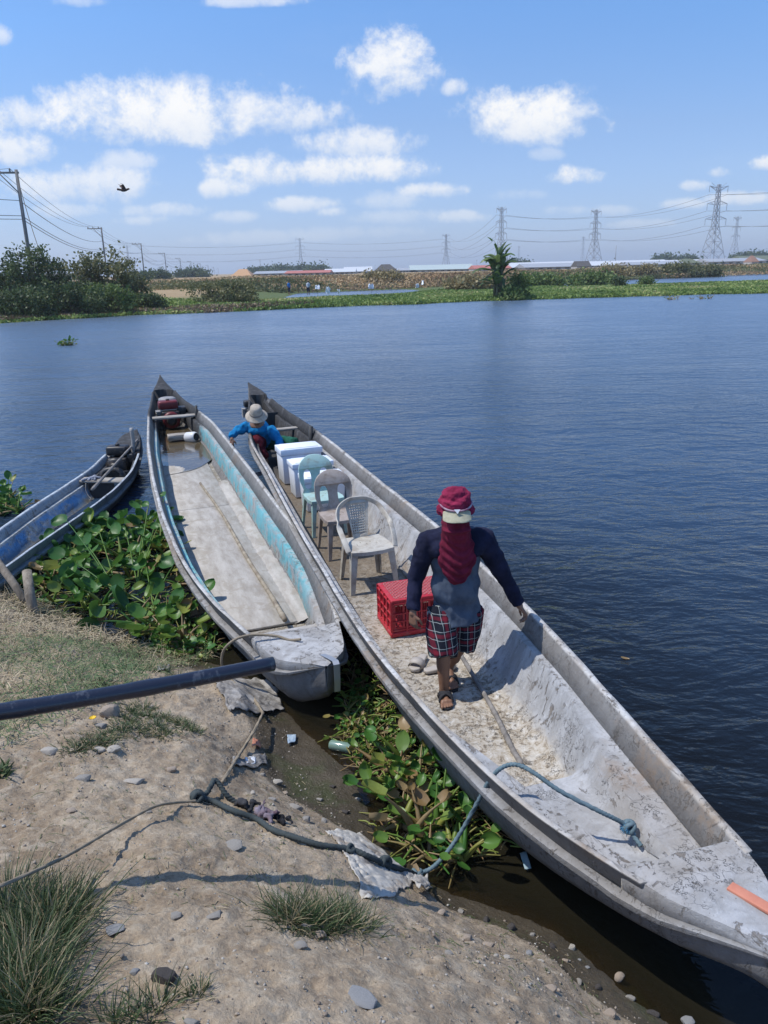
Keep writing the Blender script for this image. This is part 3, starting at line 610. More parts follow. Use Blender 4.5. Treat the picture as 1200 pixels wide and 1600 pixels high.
def make_pylon():
    t = empty('pylon'); H = 45.; ww = lambda z: 9.5 * (1 - z / 26) * .5 + .9 if z < 22 else (1.62 * (1 - (z - 22) / 23) * .5 + .75)
    mb = MB(); lv = [0, 7, 13, 18, 22, 25.5, 29, 32.5, 36, 39.5, 43, 45]; w = .30
    for a, b in zip(lv[:-1], lv[1:]):
        A = ww(a); B = ww(b)
        for sx_, sy_ in ((1, 1), (1, -1), (-1, -1), (-1, 1)): mb.bar((A * sx_, A * sy_, a), (B * sx_, B * sy_, b), w)
        for q in range(4):
            c, s = [(1, 1), (1, -1), (-1, -1), (-1, 1)][q], [(1, 1), (1, -1), (-1, -1), (-1, 1)][(q + 1) % 4]
            mb.bar((A * c[0], A * c[1], a), (B * s[0], B * s[1], b), w * .55); mb.bar((A * s[0], A * s[1], a), (B * c[0], B * c[1], b), w * .55); mb.bar((B * c[0], B * c[1], b), (B * s[0], B * s[1], b), w * .5)
    mb.build('lattice_tower', M_steel, t, smooth=False)
    for z, L in ((43, 6.3), (34, 6.8), (25.5, 7.2)):
        mb = MB(); b = ww(z)
        for s in (-1, 1):
            tip = (s * L, 0, z + (1.3 if z > 40 else .4))
            for yy_ in (-b, b):
                mb.bar((s * b, yy_, z), tip, w * .6); mb.bar((s * b, yy_, z + 2 if z < 40 else z - 1.6), tip, w * .6)
            for f in (.35, .65): mb.bar((s * (b + (L - b) * f), 0, z + .2), (s * (b + (L - b) * (f + .15)), 0, z + 1.2 * (1 - f)), w * .4)
            mb.bar((tip[0], 0, tip[2]), (tip[0], 0, tip[2] - 3.6), w * .7)
            if z > 40: mb.bar((s * b, 0, 43), (s * 5.2, 0, 46), w * .5)
        mb.build('cross_arm', M_steel, t, smooth=False)
    return t
PY = [((1124, 286), 14, 1., 'largest pylon, nearest, on the right with wide arms'), ((932, 326), 35, 1., 'second largest pylon, right of the picture middle'), ((784, 322), 40, .9, 'pylon rising directly behind the banana plant'), ((697, 365), 20, .9, 'pylon standing just left of the banana plant'),
      ((468, 371), 10, .9, 'leftmost pylon on the open skyline'), ((1153, 337), 20, .8, 'small pylon just right of the largest pylon'), ((912, 369), 30, .6, 'small hazy pylon half behind the second largest pylon'), ((811, 384), 30, .6, 'tiny pylon right of the banana plant top'), ((198, 383), 10, .8, 'hazy pylon behind the rounded olive tree')]
pyl0 = make_pylon(); PL = []
for i, ((px, py), rz, sc, lab) in enumerate(PY):
    p = at(px, py, 2 + 45.5); o = pyl0 if i == 0 else dup(pyl0, (0, 0, 0)); o.location = (p.x, p.y, 1.7); o.rotation_euler = (0, 0, R(rz)); PL.append(o)
    # narrower types are real narrower towers
    o.scale = (sc, sc, 1); tag(o, lab, 'pylon', 'high voltage pylons on the skyline')
def arm(o, s, z, L): return o.location + Euler((0, 0, o.rotation_euler.z)).to_matrix() @ Vector((s * L * o.scale[0], 0, z - 3.6))
class Fake: pass
def fake(px, py, z=47.5, rz=10):
    f = Fake(); p = at(px, py, z); f.location = Vector((p.x, p.y, 1.7)); f.rotation_euler = Euler((0, 0, R(rz))); f.scale = (1, 1, 1); return f
chain = [fake(1420, 250), PL[0], PL[1], PL[2], PL[3], PL[4], fake(170, 372)]
for s, z, L, lab in ((-1, 43, 6.3, 'top pylon line on the left arms'), (1, 43, 6.3, 'top pylon line on the right arms'), (-1, 34, 6.8, 'middle pylon line on the left arms'), (1, 34, 6.8, 'middle pylon line on the right arms'), (-1, 25.5, 7.2, 'lowest pylon line on the left arms'), (1, 25.5, 7.2, 'lowest pylon line on the right arms')):
    mb = MB()
    for a, b in zip(chain[:-1], chain[1:]):
        A = arm(a, s, z, L); B = arm(b, s, z, L); mb.tube(sag(A, B, (B - A).length * .022, 18), .10, 4, False)
    tag(mb.build('pylon_line', M_wire), lab, 'wire', 'conductors strung between the pylons')
# masts
for px, py, hh, lab in ((963, 383, 26, 'thin lattice mast standing right of the second largest pylon'), (745, 405, 14, 'slim mast behind the pale green roof'), (586, 413, 12, 'slim mast left of the dark hut'), (406, 404, 14, 'slim pole on the skyline above the orange roof')):
    p = at(px, py, 2 + hh); mb = MB(); mb.bar((0, 0, 0), (0, 0, hh), .9 if hh > 20 else .4); mb.bar((-1.2, 0, hh * .86), (1.2, 0, hh * .86), .3); mb.bar((-.9, 0, hh * .93), (.9, 0, hh * .93), .3)
    o = mb.build('mast', M_steel); o.location = (p.x, p.y, 1.7); tag(o, lab, 'mast')

# ------------------------------------------------------------------ warehouses and houses on the skyline
def roofm(name, c): return material(name, lambda t: dict(color=t.mix(t.noise(t.co((.05, .6, 1)), 1.2, 4), tuple(q * .72 for q in c), c), rough=.55, spec=.3))
RM = {'white': roofm('roof_white', (.62, .63, .64)), 'grey': roofm('roof_grey', (.38, .39, .41)), 'green': roofm('roof_green', (.47, .53, .50)), 'red': roofm('roof_red', (.50, .16, .11)), 'orange': roofm('roof_orange', (.55, .32, .16)), 'dark': roofm('roof_dark', (.10, .085, .07)), 'rust': roofm('roof_rust', (.30, .17, .12)), 'olive': roofm('roof_olive', (.16, .17, .09))}
M_wall = material('wall_pale', lambda t: dict(color=t.mix(t.noise(t.co(), .3, 4), (.30, .28, .26), (.48, .46, .43)), rough=.9)); M_dk = material('opening_dark', color=(.04, .04, .045), rough=.9)
def shed(px0, px1, pyt, d, rh, mt, lab, wallh=.5, dep=26, hip=False, op=6, cat='warehouse', name='warehouse'):
    a = aty(px0, pyt, d); b = aty(px1, pyt, d); x0, x1 = a.x, b.x; top = (a.z + b.z) / 2; g = fh((x0 + x1) / 2, d); g = g if d < 260 else 1.7; eave = top - rh; L = x1 - x0
    t = empty(name, ((x0 + x1) / 2, d, g), 0, lab, cat); H = max(eave - g, .8); wl = MB(); wl.box((0, dep / 2, H / 2), (L * .97, dep * .95, H)); wl.build('wall', M_wall, t, smooth=False)
    rf = MB(); hx = L / 2; rr = rh
    ix = hx * .35 if hip else hx
    V = [(-hx, 0, H), (hx, 0, H), (hx, dep, H), (-hx, dep, H), (-ix, dep / 2, H + rr), (ix, dep / 2, H + rr), (-hx, 0, H + .15), (hx, 0, H + .15), (hx, dep, H + .15), (-hx, dep, H + .15)]
    rf.add(V, [(0, 1, 7, 6), (1, 2, 8, 7), (2, 3, 9, 8), (3, 0, 6, 9), (0, 3, 2, 1), (6, 7, 5, 4), (8, 9, 4, 5), (7, 8, 5), (9, 6, 4)]); rf.build('roof', RM[mt], t, smooth=False)
    for i in range(op):
        w = MB(); w.box((-hx * .9 + 1.8 * hx * (i + .5) / op, dep * .025 - .06, H * .45), (L / op * .45, .1, H * .5)); w.build('doorway', M_dk, t, smooth=False)
    return t
shed(358, 394, 432, 215, 2.2, 'orange', 'small house with a hipped orange roof on the left bank', dep=9, hip=True, op=2, cat='house', name='house')
shed(60, 130, 424, 420, 1.2, 'grey', 'grey shed roof showing between the left trees', op=3)
shed(395, 470, 431, 430, 1.4, 'grey', 'long grey roofed shed left of the walkers'); shed(444, 516, 435, 330, 1.1, 'red', 'long low shed with a red roof behind the walkers')
shed(505, 556, 431.5, 360, 1.6, 'white', 'white roofed shed right of the red roof'); shed(536, 582, 426.5, 400, 2.4, 'white', 'white gabled warehouse left of the dark hut'); shed(584, 622, 424, 300, 2.6, 'dark', 'dark thatched hut on the embankment between white sheds', hip=True, dep=12, op=2, cat='hut', name='hut')
shed(510, 525, 423, 380, .8, 'dark', 'small dark block house above the red roof', dep=8, op=1, cat='house', name='house')
shed(618, 650, 429, 380, 1.2, 'grey', 'grey shed right of the dark hut'); shed(641, 742, 421.5, 380, 2.4, 'green', 'long pale green roofed warehouse left of the banana plant', op=9); shed(742, 800, 423, 340, 1.5, 'red', 'faded red roofed shed behind the banana plant')
shed(800, 905, 414.5, 420, 2.6, 'white', 'long white roofed warehouse right of the banana plant', op=9); shed(820, 912, 420, 330, 1.7, 'grey', 'long grey roof in front of the white warehouse'); shed(893, 990, 413.5, 430, 2.2, 'white', 'white warehouse roof under the second largest pylon', op=8); shed(902, 925, 412, 300, 2., 'dark', 'small dark gabled hut under the second largest pylon', dep=10, op=1, cat='hut', name='hut')
shed(930, 1050, 409, 480, 2.6, 'white', 'longest white warehouse roof right of the second largest pylon', op=10); shed(985, 1075, 413, 360, 1.4, 'grey', 'grey long roof above the brown bushes'); shed(1040, 1120, 406, 470, 2.2, 'white', 'white roof left of the largest pylon', op=7); shed(1066, 1098, 404, 400, 2.2, 'olive', 'small dark olive gable left of the largest pylon', hip=True, dep=14, op=2, cat='house', name='house')
shed(1110, 1200, 403, 440, 1.8, 'grey', 'grey roof right of the largest pylon', op=7); shed(1165, 1290, 398, 460, 2.6, 'olive', 'big dark olive roof at the right picture edge', op=6); shed(1176, 1188, 399, 250, 2., 'rust', 'rust coloured shack among the embankment bushes at the right', dep=6, hip=True, op=1, cat='hut', name='hut')

# ------------------------------------------------------------------ people, small far ones
def cloth(name, c, c2=None, amt=.5, sc=14):
    c2 = c2 or tuple(q * .78 for q in c)
    def fn(t):
        k = t.co(); n = t.noise(k, sc, 5, .6); w = t.noise(k, 420, 2, .6)
        return dict(color=t.mix(t.sm(n, .35, .65), c2, c), rough=.95, spec=.15, normal=t.bump(t.math('ADD', n, t.math('MULTIPLY', w, .2)), .35, .01))
    return material(name, fn)
M_skin = material('skin', lambda t: dict(color=t.mix(t.noise(t.co(), 30, 5), (.17, .085, .05), (.27, .145, .09)), rough=.5, spec=.4, normal=t.bump(t.noise(t.co(), 120, 4), .25, .004)))
M_hair = material('hair', color=(.02, .016, .013), rough=.6)
M_bluec = cloth('blue_cloth', (.03, .16, .42)); M_whitec = cloth('white_cloth', (.5, .52, .56)); M_darkc = cloth('dark_cloth', (.03, .03, .04)); M_greenc = cloth('green_cloth', (.02, .11, .07)); M_maroonc = cloth('maroon_cloth', (.11, .015, .025))
def walker(px, py, d, mt, lab, face, side):
    x = aty(px, py, d).x; g = max(.25, fh(x, d)); t = empty('person', (x, d, g + .0), face, lab, 'person', None)
    pr = [('e', (0, 0, 1.60), (.085, .10, .12)), ('c', (0, 0, 1.5), .055, (0, 0, 1.38), .07), ('c', (0, 0, 1.34), .16, (0, 0, 1.0), .14), ('c', (0, 0, .95), .15, (0, 0, .9), .15)]
    for s in (-1, 1):
        pr += [('c', (.18 * s, 0, 1.38), .055, (.25 * s, .02, 1.10), .045), ('c', (.25 * s, .02, 1.1), .042, (.22 * s, -.18 if s == side else -.03, .95 if s == side else .86), .033), ('c', (.09 * s, 0, .88), .085, (.11 * s, -.02 * s, .48), .06), ('c', (.11 * s, -.02 * s, .48), .058, (.12 * s, .04, .08), .04), ('c', (.12 * s, .04, .05), .04, (.13 * s, -.14, .03), .03)]
    organic('body', pr, M_skin, t, .022, 3)
    organic('shirt', [('c', (0, 0, 1.38), .19, (0, 0, .98), .18), ('c', (.15, 0, 1.40), .08, (.25, .02, 1.16), .07), ('c', (-.15, 0, 1.40), .08, (-.25, .02, 1.16), .07)], mt, t, .025, 3)
    organic('shorts', [('c', (0, 0, .94), .18, (0, 0, .92), .18), ('c', (.09, 0, .88), .115, (.12, 0, .52), .11), ('c', (-.09, 0, .88), .115, (-.12, 0, .52), .11)], M_darkc, t, .025, 3)
    organic('hair', [('e', (0, .015, 1.645), (.098, .11, .10))], M_hair, t, .02, 2)
    return t
walker(452, 458, 103, M_bluec, 'person in a blue top standing on the far shore, left of the two', R(60), 1)
walker(482, 459, 101, M_whitec, 'person in a white top and dark shorts on the far shore, right of the two', R(-20), -1)
# scraps of white plastic on sticks
M_plastic = material('white_plastic', color=(.72, .73, .75), rough=.5)
for i, (px, py, d, s, lab) in enumerate([(496, 450, 108, .8, 'white plastic scrap right of the walkers, at the channel edge'), (514, 456, 100, 1.2, 'upright white scrap beside the channel, second from the walkers'), (531, 457, 100, .8, 'low white scrap by the middle of the channel'), (580, 449, 112, 1., 'white scrap at the far edge of the middle channel'), (651, 448, 118, .9, 'white scrap left of the two near the banana plant'), (659, 443, 125, .9, 'higher white scrap left of the banana plant')]):
    p = aty(px, py, d); mb = MB(); w = .55 * s; n = 5; V = []; F = []
    for a in range(n):
        for b in range(n): V.append((w * (a / (n - 1) - .5) * 1.4, .12 * math.sin(a * 1.7 + b) + .05 * b, w * (b / (n - 1)) * (1.3 if a % 2 else .9)))
    for a in range(n - 1):
        for b in range(n - 1): F.append((a * n + b, (a + 1) * n + b, (a + 1) * n + b + 1, a * n + b + 1))
    mb.add(V, F); zz = max(p.z, .3); o = mb.build('plastic_scrap', M_plastic, smooth=False); o.location = (p.x, d, zz - w * .3); o.rotation_euler = (0, 0, i); s_ = o.modifiers.new('s', 'SOLIDIFY'); s_.thickness = .02; apply(o)
    mb = MB(); mb.tube([(0, 0, -.9), (0, 0, .6)], .02, 5); q = mb.build('stick', M_bark, o); tag(o, lab, 'plastic scrap', 'white plastic scraps beyond the water')
# bird
p = aty(194, 297, 24); t = empty('bird', p, R(30), 'brown bird with raised wings flying above the left trees', 'bird')
M_bird = material('feathers', lambda t_: dict(color=t_.mix(t_.noise(t_.co(), 25, 3), (.05, .03, .02), (.17, .10, .07)), rough=.9))
organic('body', [('e', (0, 0, 0), (.105, .045, .045), (0, R(-8), 0)), ('c', (.09, 0, .02), .03, (.13, 0, .035), .026), ('c', (.15, 0, .034), .012, (.18, 0, .028), .004), ('t', [(-.08, 0, 0), (-.14, 0, .01), (-.2, 0, .02)], [.03, .03, .03])], M_bird, t, .007, 3)
for s in (-1, 1):
    mb = MB(); V = []; F = []; n = 7
    for i in range(n):
        f = i / (n - 1); V += [(.06 - .10 * f, s * (.02 + .13 * f), .02 + .16 * f - .05 * f * f), (-.06 - .05 * math.sin(i * 2.2) * f - .03 * f, s * (.02 + .12 * f), .015 + .15 * f)]
    for i in range(n - 1): F.append((2 * i, 2 * i + 2, 2 * i + 3, 2 * i + 1))
    mb.add(V, F); o = mb.build('wing', M_bird, t); q = o.modifiers.new('s', 'SOLIDIFY'); q.thickness = .006; apply(o)

# ------------------------------------------------------------------ boats
def boat_wood(name, light, mid, dark, tar0=None, tar1=None, paint=None, paint_rng=None, tan=.35, scale=1., brown=None, rimdark=.8):
    """weathered, cracked, painted timber. local x across, y towards the stern, z up"""
    def fn(t):
        tc = t.add('ShaderNodeTexCoord').outputs['Object']; x, y, z = t.sep(tc)[:3]; ins = t.attr('rnd')
        c = tc; cl = t.vmath('MULTIPLY', tc, (2.2, .55, 2.2))
        big = t.noise(c, 1.1 * scale, 5, .6, .4); st = t.noise(t.vmath('MULTIPLY', tc, (5, 5, 1.1)), 3.2, 9, .72, .25); fine = t.noise(c, 60, 6, .75); blo = t.noise(t.vmath('MULTIPLY', tc, (1.4, .8, 1.4)), 5.5, 8, .72, .6)
        grit = t.noise(c, 17, 8, .78, .2); mx_ = t.math('ADD', t.math('MULTIPLY', st, .6), t.math('MULTIPLY', grit, .4))
        soft = t.noise(t.vmath('MULTIPLY', tc, (3.5, 3.5, 1.0)), 1.6, 5, .6, .4)
        col = t.mix(t.sm(soft, .36, .64), mid, light); col = t.mix(t.sm(mx_, .52, .40, 0, .55), col, mid); col = t.mix(t.sm(mx_, .415, .35, 0, .75), col, dark)
        col = t.mix(t.sm(grit, .56, .66, 0, .35), col, tuple(min(.8, q * 1.35) for q in light))
        col = t.mix(t.sm(big, .46, .66, 0, tan), col, (.32, .26, .19))
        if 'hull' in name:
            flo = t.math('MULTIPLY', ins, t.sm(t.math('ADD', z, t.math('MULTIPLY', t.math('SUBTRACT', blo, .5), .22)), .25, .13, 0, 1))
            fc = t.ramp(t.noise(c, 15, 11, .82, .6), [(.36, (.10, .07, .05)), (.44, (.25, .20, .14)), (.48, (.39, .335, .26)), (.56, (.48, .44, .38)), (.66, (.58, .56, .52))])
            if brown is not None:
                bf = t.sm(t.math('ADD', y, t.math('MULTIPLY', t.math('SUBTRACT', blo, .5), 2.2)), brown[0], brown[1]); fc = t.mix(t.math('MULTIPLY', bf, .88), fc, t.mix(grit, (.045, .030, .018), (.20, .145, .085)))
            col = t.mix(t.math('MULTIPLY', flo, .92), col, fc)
            col = t.mix(t.math('MULTIPLY', t.math('SUBTRACT', 1., ins), .68), col, t.mix(grit, (.05, .045, .04), (.20, .19, .18)))  # outer hull darkened in its colour as shade below the flare
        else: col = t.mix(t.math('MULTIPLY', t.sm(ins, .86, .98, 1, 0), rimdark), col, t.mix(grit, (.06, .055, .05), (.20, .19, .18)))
        # peeled patches with hard rims
        pe = t.sm(blo, .63, .645, 0, 1); col = t.mix(t.math('MULTIPLY', pe, .75), col, t.mix(fine, (.07, .06, .05), (.22, .185, .15)))
        pv = t.noise(t.vmath('MULTIPLY', tc, (16, 16, 4.5)), 1.3, 8, .72, .5); pm_ = t.sm(t.noise(c, 1.9, 4, .6), .44, .58, 0, 1)
        p2 = t.math('MULTIPLY', t.sm(pv, .56, .60, 0, 1), pm_); col = t.mix(t.math('MULTIPLY', p2, .8), col, t.mix(grit, (.06, .048, .036), (.26, .215, .17)))
        sc_ = t.noise(t.vmath('MULTIPLY', tc, (30, 2.2, 30)), 1.2, 6, .7, .3); s2 = t.math('MULTIPLY', t.sm(sc_, .60, .66, 0, .65), t.sm(t.noise(c, 3.1, 3), .45, .6, 0, 1)); col = t.mix(s2, col, (.14, .125, .11))
        bs = t.sm(t.noise(c, .9, 5, .65, .8), .57, .64, 0, .55); col = t.mix(t.math('MULTIPLY', bs, t.sm(grit, .35, .6)), col, (.22, .145, .085))
        pk = t.sm(t.noise(c, 33, 5, .7), .66, .69, 0, .8); col = t.mix(pk, col, (.11, .095, .08))
        if paint is not None:
            f = t.math('MULTIPLY', t.sm(y, paint_rng[0], paint_rng[1], 0, 1), t.sm(y, paint_rng[2], paint_rng[3], 1, 0))
            f = t.math('MULTIPLY', f, t.math('MULTIPLY', t.sm(z, paint_rng[4], paint_rng[5], 0, 1), t.sm(z, paint_rng[6], paint_rng[7], 1, 0)))
            f = t.math('MULTIPLY', f, t.sm(t.noise(t.vmath('MULTIPLY', tc, (1.4, .8, 1.4)), 4.2, 8, .72, .5), .62, .42, .05, 1))
            f = t.math('MULTIPLY', f, ins); col = t.mix(f, col, t.mix(st, paint[0], paint[1]))
        # runs of grime down the sides
        gr = t.noise(t.vmath('MULTIPLY', tc, (3, 9, .9)), 2.4, 5, .65); col = t.mix(t.sm(gr, .55, .75, 0, .5), col, (.12, .105, .09))
        crk = t.vor(t.vmath('ADD', t.vmath('MULTIPLY', tc, (1, .45, 1)), t.vmath('MULTIPLY', t.noise(c, 6, 4, .7, col=True), (.35, .35, .35))), 9, 'DISTANCE_TO_EDGE')
        ck = t.math('MULTIPLY', t.sm(crk, .0, .022, 1, 0), t.sm(t.noise(c, 2.3, 3), .48, .60, 0, .8)); col = t.mix(ck, col, (.05, .045, .04))
        if tar0 is not None:
            tf = t.sm(t.math('ADD', y, t.math('MULTIPLY', t.math('SUBTRACT', blo, .5), 1.6)), tar0, tar1, 0, 1)
            tarc = t.mix(t.noise(c, 8, 6, .7), (.010, .010, .011), (.075, .072, .07)); col = t.mix(t.math('MULTIPLY', t.math('MULTIPLY', tf, t.math('ADD', .35, t.math('MULTIPLY', ins, .65)) if 'hull' in name else 1.0), t.sm(st, .68, .5, .75, 1)), col, tarc)
        wl = t.sm(z, .12, .02, 0, .65); geo = t.add('ShaderNodeNewGeometry')
        col = t.mix(wl, col, (.06, .055, .04)) if name.startswith('hull') else col
        h = t.math('ADD', t.math('ADD', t.math('MULTIPLY', grit, .7), t.math('MULTIPLY', fine, .22)), t.math('ADD', t.math('ADD', t.math('MULTIPLY', pe, -.3), t.math('MULTIPLY', p2, -.45)), t.math('MULTIPLY', ck, -.6)))
        return dict(color=col, rough=.82, spec=.3, normal=t.bump(h, .85, .014))
    return material(name, fn)

class Boat:
    def __init__(s, name, label, Lp, Rp, zt, bow, stern, floor_fn, mats, group, deck_from, stern_deck, fl=.70, gwidth=.10, gh=.19, n=110, keel=-.14, smooth=2.5, kf=None, tipw=.25, taper=None, flr=None):
        kf = kf or (lambda q: keel)
        Lw = [at(*p) for p in Lp]; Rw = [at(*p) for p in Rp]; s.B = Vector(bow).to_2d(); s.S = Vector(stern).to_2d(); ax = (s.S - s.B); s.len = ax.length; ax = ax.normalized(); s.ax = ax; s.lat = Vector((ax.y, -ax.x))
        s.rz = math.atan2(-ax.x, ax.y)
        def st(p): d = p.to_2d() - s.B; return d.dot(ax), d.dot(s.lat)
        a = np.array(sorted(st(p) for p in Lw)); b = np.array(sorted(st(p) for p in Rw)); s0 = max(a[0, 0], b[0, 0]); s1 = min(a[-1, 0], b[-1, 0]); s.s0, s.s1 = s0, s1
        S = np.linspace(0, 1, n); S = s0 + (s1 - s0) * (S - .35 * np.sin(2 * PI * S) / (2 * PI)); Lt = np.interp(S, a[:, 0], a[:, 1]); Rt = np.interp(S, b[:, 0], b[:, 1])
        def sm(q):
            w = np.exp(-.5 * (np.arange(-8, 9) / smooth) ** 2); w /= w.sum(); e = np.r_[2 * q[0] - q[8:0:-1], q, 2 * q[-1] - q[-2:-10:-1]]; return np.convolve(e, w, 'valid')
        Lt = sm(Lt); Rt = sm(Rt); s.S_, s.c, s.hw = S, (Lt + Rt) / 2, np.maximum((Rt - Lt) / 2 * np.clip((S - s0 + .004) / tipw, 0, 1) ** .55, .012); s.zt = np.array([zt(q) for q in S]); s.zf = np.array([floor_fn(q) for q in S]); s.floor_fn = floor_fn
        s.root = empty(name, (s.B.x, s.B.y, 0), s.rz, label, 'boat', group); s.root.location = (s.B.x, s.B.y, 0)
        s.mats = mats
        def prof(i, side):
            h, z, f = s.hw[i], s.zt[i], s.zf[i]; g = min(gwidth, h * .35); e = min(1, h / .3)
            dk = f > z - .05
            zi = z - gh * e
            kz = kf(S[i]) * e + (1 - e) * z * .6; zo = z - gh * 1.2 * e; pts = [(0, kz), (.34 * h, kz + (zo - kz) * .04), (.56 * h, kz + (zo - kz) * .20), (.74 * h, kz + (zo - kz) * .50), (h * .85 - .02 * e, kz + (zo - kz) * .76), (h - .055 * e, z - .165 * e), (h + .010 * e, z - .150 * e), (h + .014 * e, z - .118 * e), (h - .030 * e, z - .108 * e)]
            if dk: pts += [(h - .012, z - .03), (h - .02, z - .004), (h * .8, z), (h * .6, z + .002), (h * .4, z + .004), (h * .2, z + .004)]
            if dk: pts += [(h * .1, z + .004)]
            else:
                tb = .34 + .66 * min(1, max(0, (S[i] - taper[0]) / taper[1])) ** .8 if taper else 1; w = (h - g - .045) * tb; low = (fl if side < 0 or not flr else flr) * h * (1 - .2 * (1 - e)) * tb
                pts += [(h - g * .8, zi + .002), (w + .004, zi), (w - .004, zi - .012), (w - .012 - (w - low) * .16, f + (zi - f) * .66), (w - .02 - (w - low) * .42, f + (zi - f) * .30), (low + (w - low) * .16, f + (zi - f) * .08 + .01), (low * .88, f)]
            return [(s.c[i] + side * q[0], q[1]) for q in pts]
        V = []; NN = 0; IN = []
        for i in range(n):
            r = prof(i, 1) + [(s.c[i], s.zf[i] if s.zf[i] <= s.zt[i] - .05 else s.zt[i] + .004)] + prof(i, -1)[::-1][:-1]; NN = len(r)
            for k, (x, z) in enumerate(r):
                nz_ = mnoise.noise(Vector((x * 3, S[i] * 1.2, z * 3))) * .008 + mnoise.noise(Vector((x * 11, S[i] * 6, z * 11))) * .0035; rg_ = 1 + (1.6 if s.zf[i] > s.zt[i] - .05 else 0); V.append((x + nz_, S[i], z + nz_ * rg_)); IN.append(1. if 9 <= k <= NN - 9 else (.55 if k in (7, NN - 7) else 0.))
        F = [(i * NN + k, i * NN + (k + 1) % NN, (i + 1) * NN + (k + 1) % NN, (i + 1) * NN + k) for i in range(n - 1) for k in range(NN)]
        F += [tuple(range(NN))[::-1], tuple((n - 1) * NN + k for k in range(NN))]
        mb = MB(); mb.add(V, F, IN); s.hull = mb.build('hull', mats['hull'], s.root); s.hull.data.set_sharp_from_angle(angle=R(38))
        # gunwale strakes, one per side
        for side in (-1, 1):
            V = []; RR = []; ids = [i for i in range(n) if deck_from < S[i] < stern_deck and s.hw[i] > .1]
            for i in ids:
                h, z = s.hw[i], s.zt[i]; g = min(gwidth, h * .35); e = min(1, h / .3); jz = mnoise.noise(Vector((S[i] * 2.5, side * 5, 0))) * .006; jx = mnoise.noise(Vector((S[i] * 3.5, side * 9, 3))) * .005
                for q, zz in ((h - g, z - gh * e + .004), (h - .034, z + jz), (h + .004 + jx, z + jz * .8), (h - .004 + jx, z - .012), (h - .036, z - .112 * e)): V.append((s.c[i] + side * q, S[i], zz))
                RR += [0, 1, 1, 0, 0]  # pale top edge; inner face bare wood, outer face has shade painted in
            m_ = len(ids); F = [(i * 5 + k, i * 5 + (k + 1) % 5, (i + 1) * 5 + (k + 1) % 5, (i + 1) * 5 + k) for i in range(m_ - 1) for k in range(5)] + [(4, 3, 2, 1, 0), tuple((m_ - 1) * 5 + k for k in range(5))]
            if side < 0: F = [f[::-1] for f in F]
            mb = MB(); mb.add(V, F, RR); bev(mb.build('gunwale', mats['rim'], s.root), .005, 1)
    def w2l(s, p):
        d = Vector(p).to_2d() - s.B; return Vector((d.dot(s.lat), d.dot(s.ax), Vector(p).z))
    def l2w(s, p): q = s.B + s.lat * p[0] + s.ax * p[1]; return Vector((q.x, q.y, p[2]))
    def at(s, q): return (np.interp(q, s.S_, s.c), np.interp(q, s.S_, s.hw), np.interp(q, s.S_, s.zt))
    def inner(s, q, z):
        """half width of the inside at height z"""
        c, h, zt = s.at(q); f = s.floor_fn(q); zi = zt - .13; w = h - .15; low = .7 * h; k = min(1, max(0, (z - f) / max(.05, zi - f))); return low + (w - low) * k

def dims(B, name): print(name, 'len %.2f' % (B.s1 - B.s0), 'hw', [round(float(np.interp(q, B.S_, B.hw)), 2) for q in (1, 3, 5, 8, 11, 14)], 'rz', round(math.degrees(B.rz), 1))
# boat 2: the big near boat
Z2 = .66
L2 = [(388, 598, .95), (387, 640, .74), (389, 689, .67), (412, 728, Z2), (428, 758, Z2), (447, 795, Z2), (475, 845, Z2), (505, 893, Z2), (533, 945, Z2), (570, 1000, Z2), (600, 1040, Z2), (640, 1085, Z2), (687, 1137, .65), (753, 1207, .64), (825, 1270, .63), (890, 1318, .62), (950, 1354, .62), (1012, 1390, .62), (1117, 1452, .62), (1200, 1498, .62), (1290, 1548, .63), (1345, 1572, .64)]
R2 = [(388, 598, .95), (410, 612, .80), (440, 632, .71), (480, 660, .67), (520, 690, Z2), (600, 755, Z2), (669, 807, Z2), (760, 884, Z2), (822, 942, Z2), (879, 1000, Z2), (930, 1058, .65), (987, 1121, .65), (1104, 1250, .63), (1200, 1358, .62), (1290, 1465, .63), (1350, 1560, .64)]
bow2 = at(1345, 1568, .64); stern2 = at(388, 598, .95)
l2 = (stern2.to_2d() - bow2.to_2d()).length
axd = (stern2.to_2d() - bow2.to_2d()).normalized()
def s_of(px, py, z, bow=bow2, ax=axd): return (at(px, py, z).to_2d() - bow.to_2d()).dot(ax)
sA = s_of(935, 1205, .25); sB = s_of(1062, 1352, .5); sW = s_of(1095, 1385, .6)
def z2(q): return Z2 - .03 * min(1, max(0, (2.4 - q) / 1.4)) + .30 * max(0, (q - (l2 - 2.2)) / 2.2) ** 2
def f2(q):
    if q > l2 - .75: return 5.
    if q < sB: return 5.
    if q < sA: k = (sA - q) / (sA - sB); return .30 + .08 * k + .18 * max(0, (k - .75) / .25) ** 2
    return .12
M2 = boat_wood('hull_grey_timber', (.41, .41, .415), (.29, .285, .28), (.12, .11, .10), l2 - 5.2, l2 - 4.0, brown=(4.3, 6.0))
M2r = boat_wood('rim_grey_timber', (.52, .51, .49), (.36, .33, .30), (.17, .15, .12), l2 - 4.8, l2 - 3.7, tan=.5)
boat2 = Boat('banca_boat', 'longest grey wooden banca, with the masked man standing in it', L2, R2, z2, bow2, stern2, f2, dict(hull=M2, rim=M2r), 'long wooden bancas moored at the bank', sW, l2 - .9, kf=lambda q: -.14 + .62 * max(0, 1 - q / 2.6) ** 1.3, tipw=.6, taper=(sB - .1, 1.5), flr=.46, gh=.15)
dims(boat2, 'boat2')
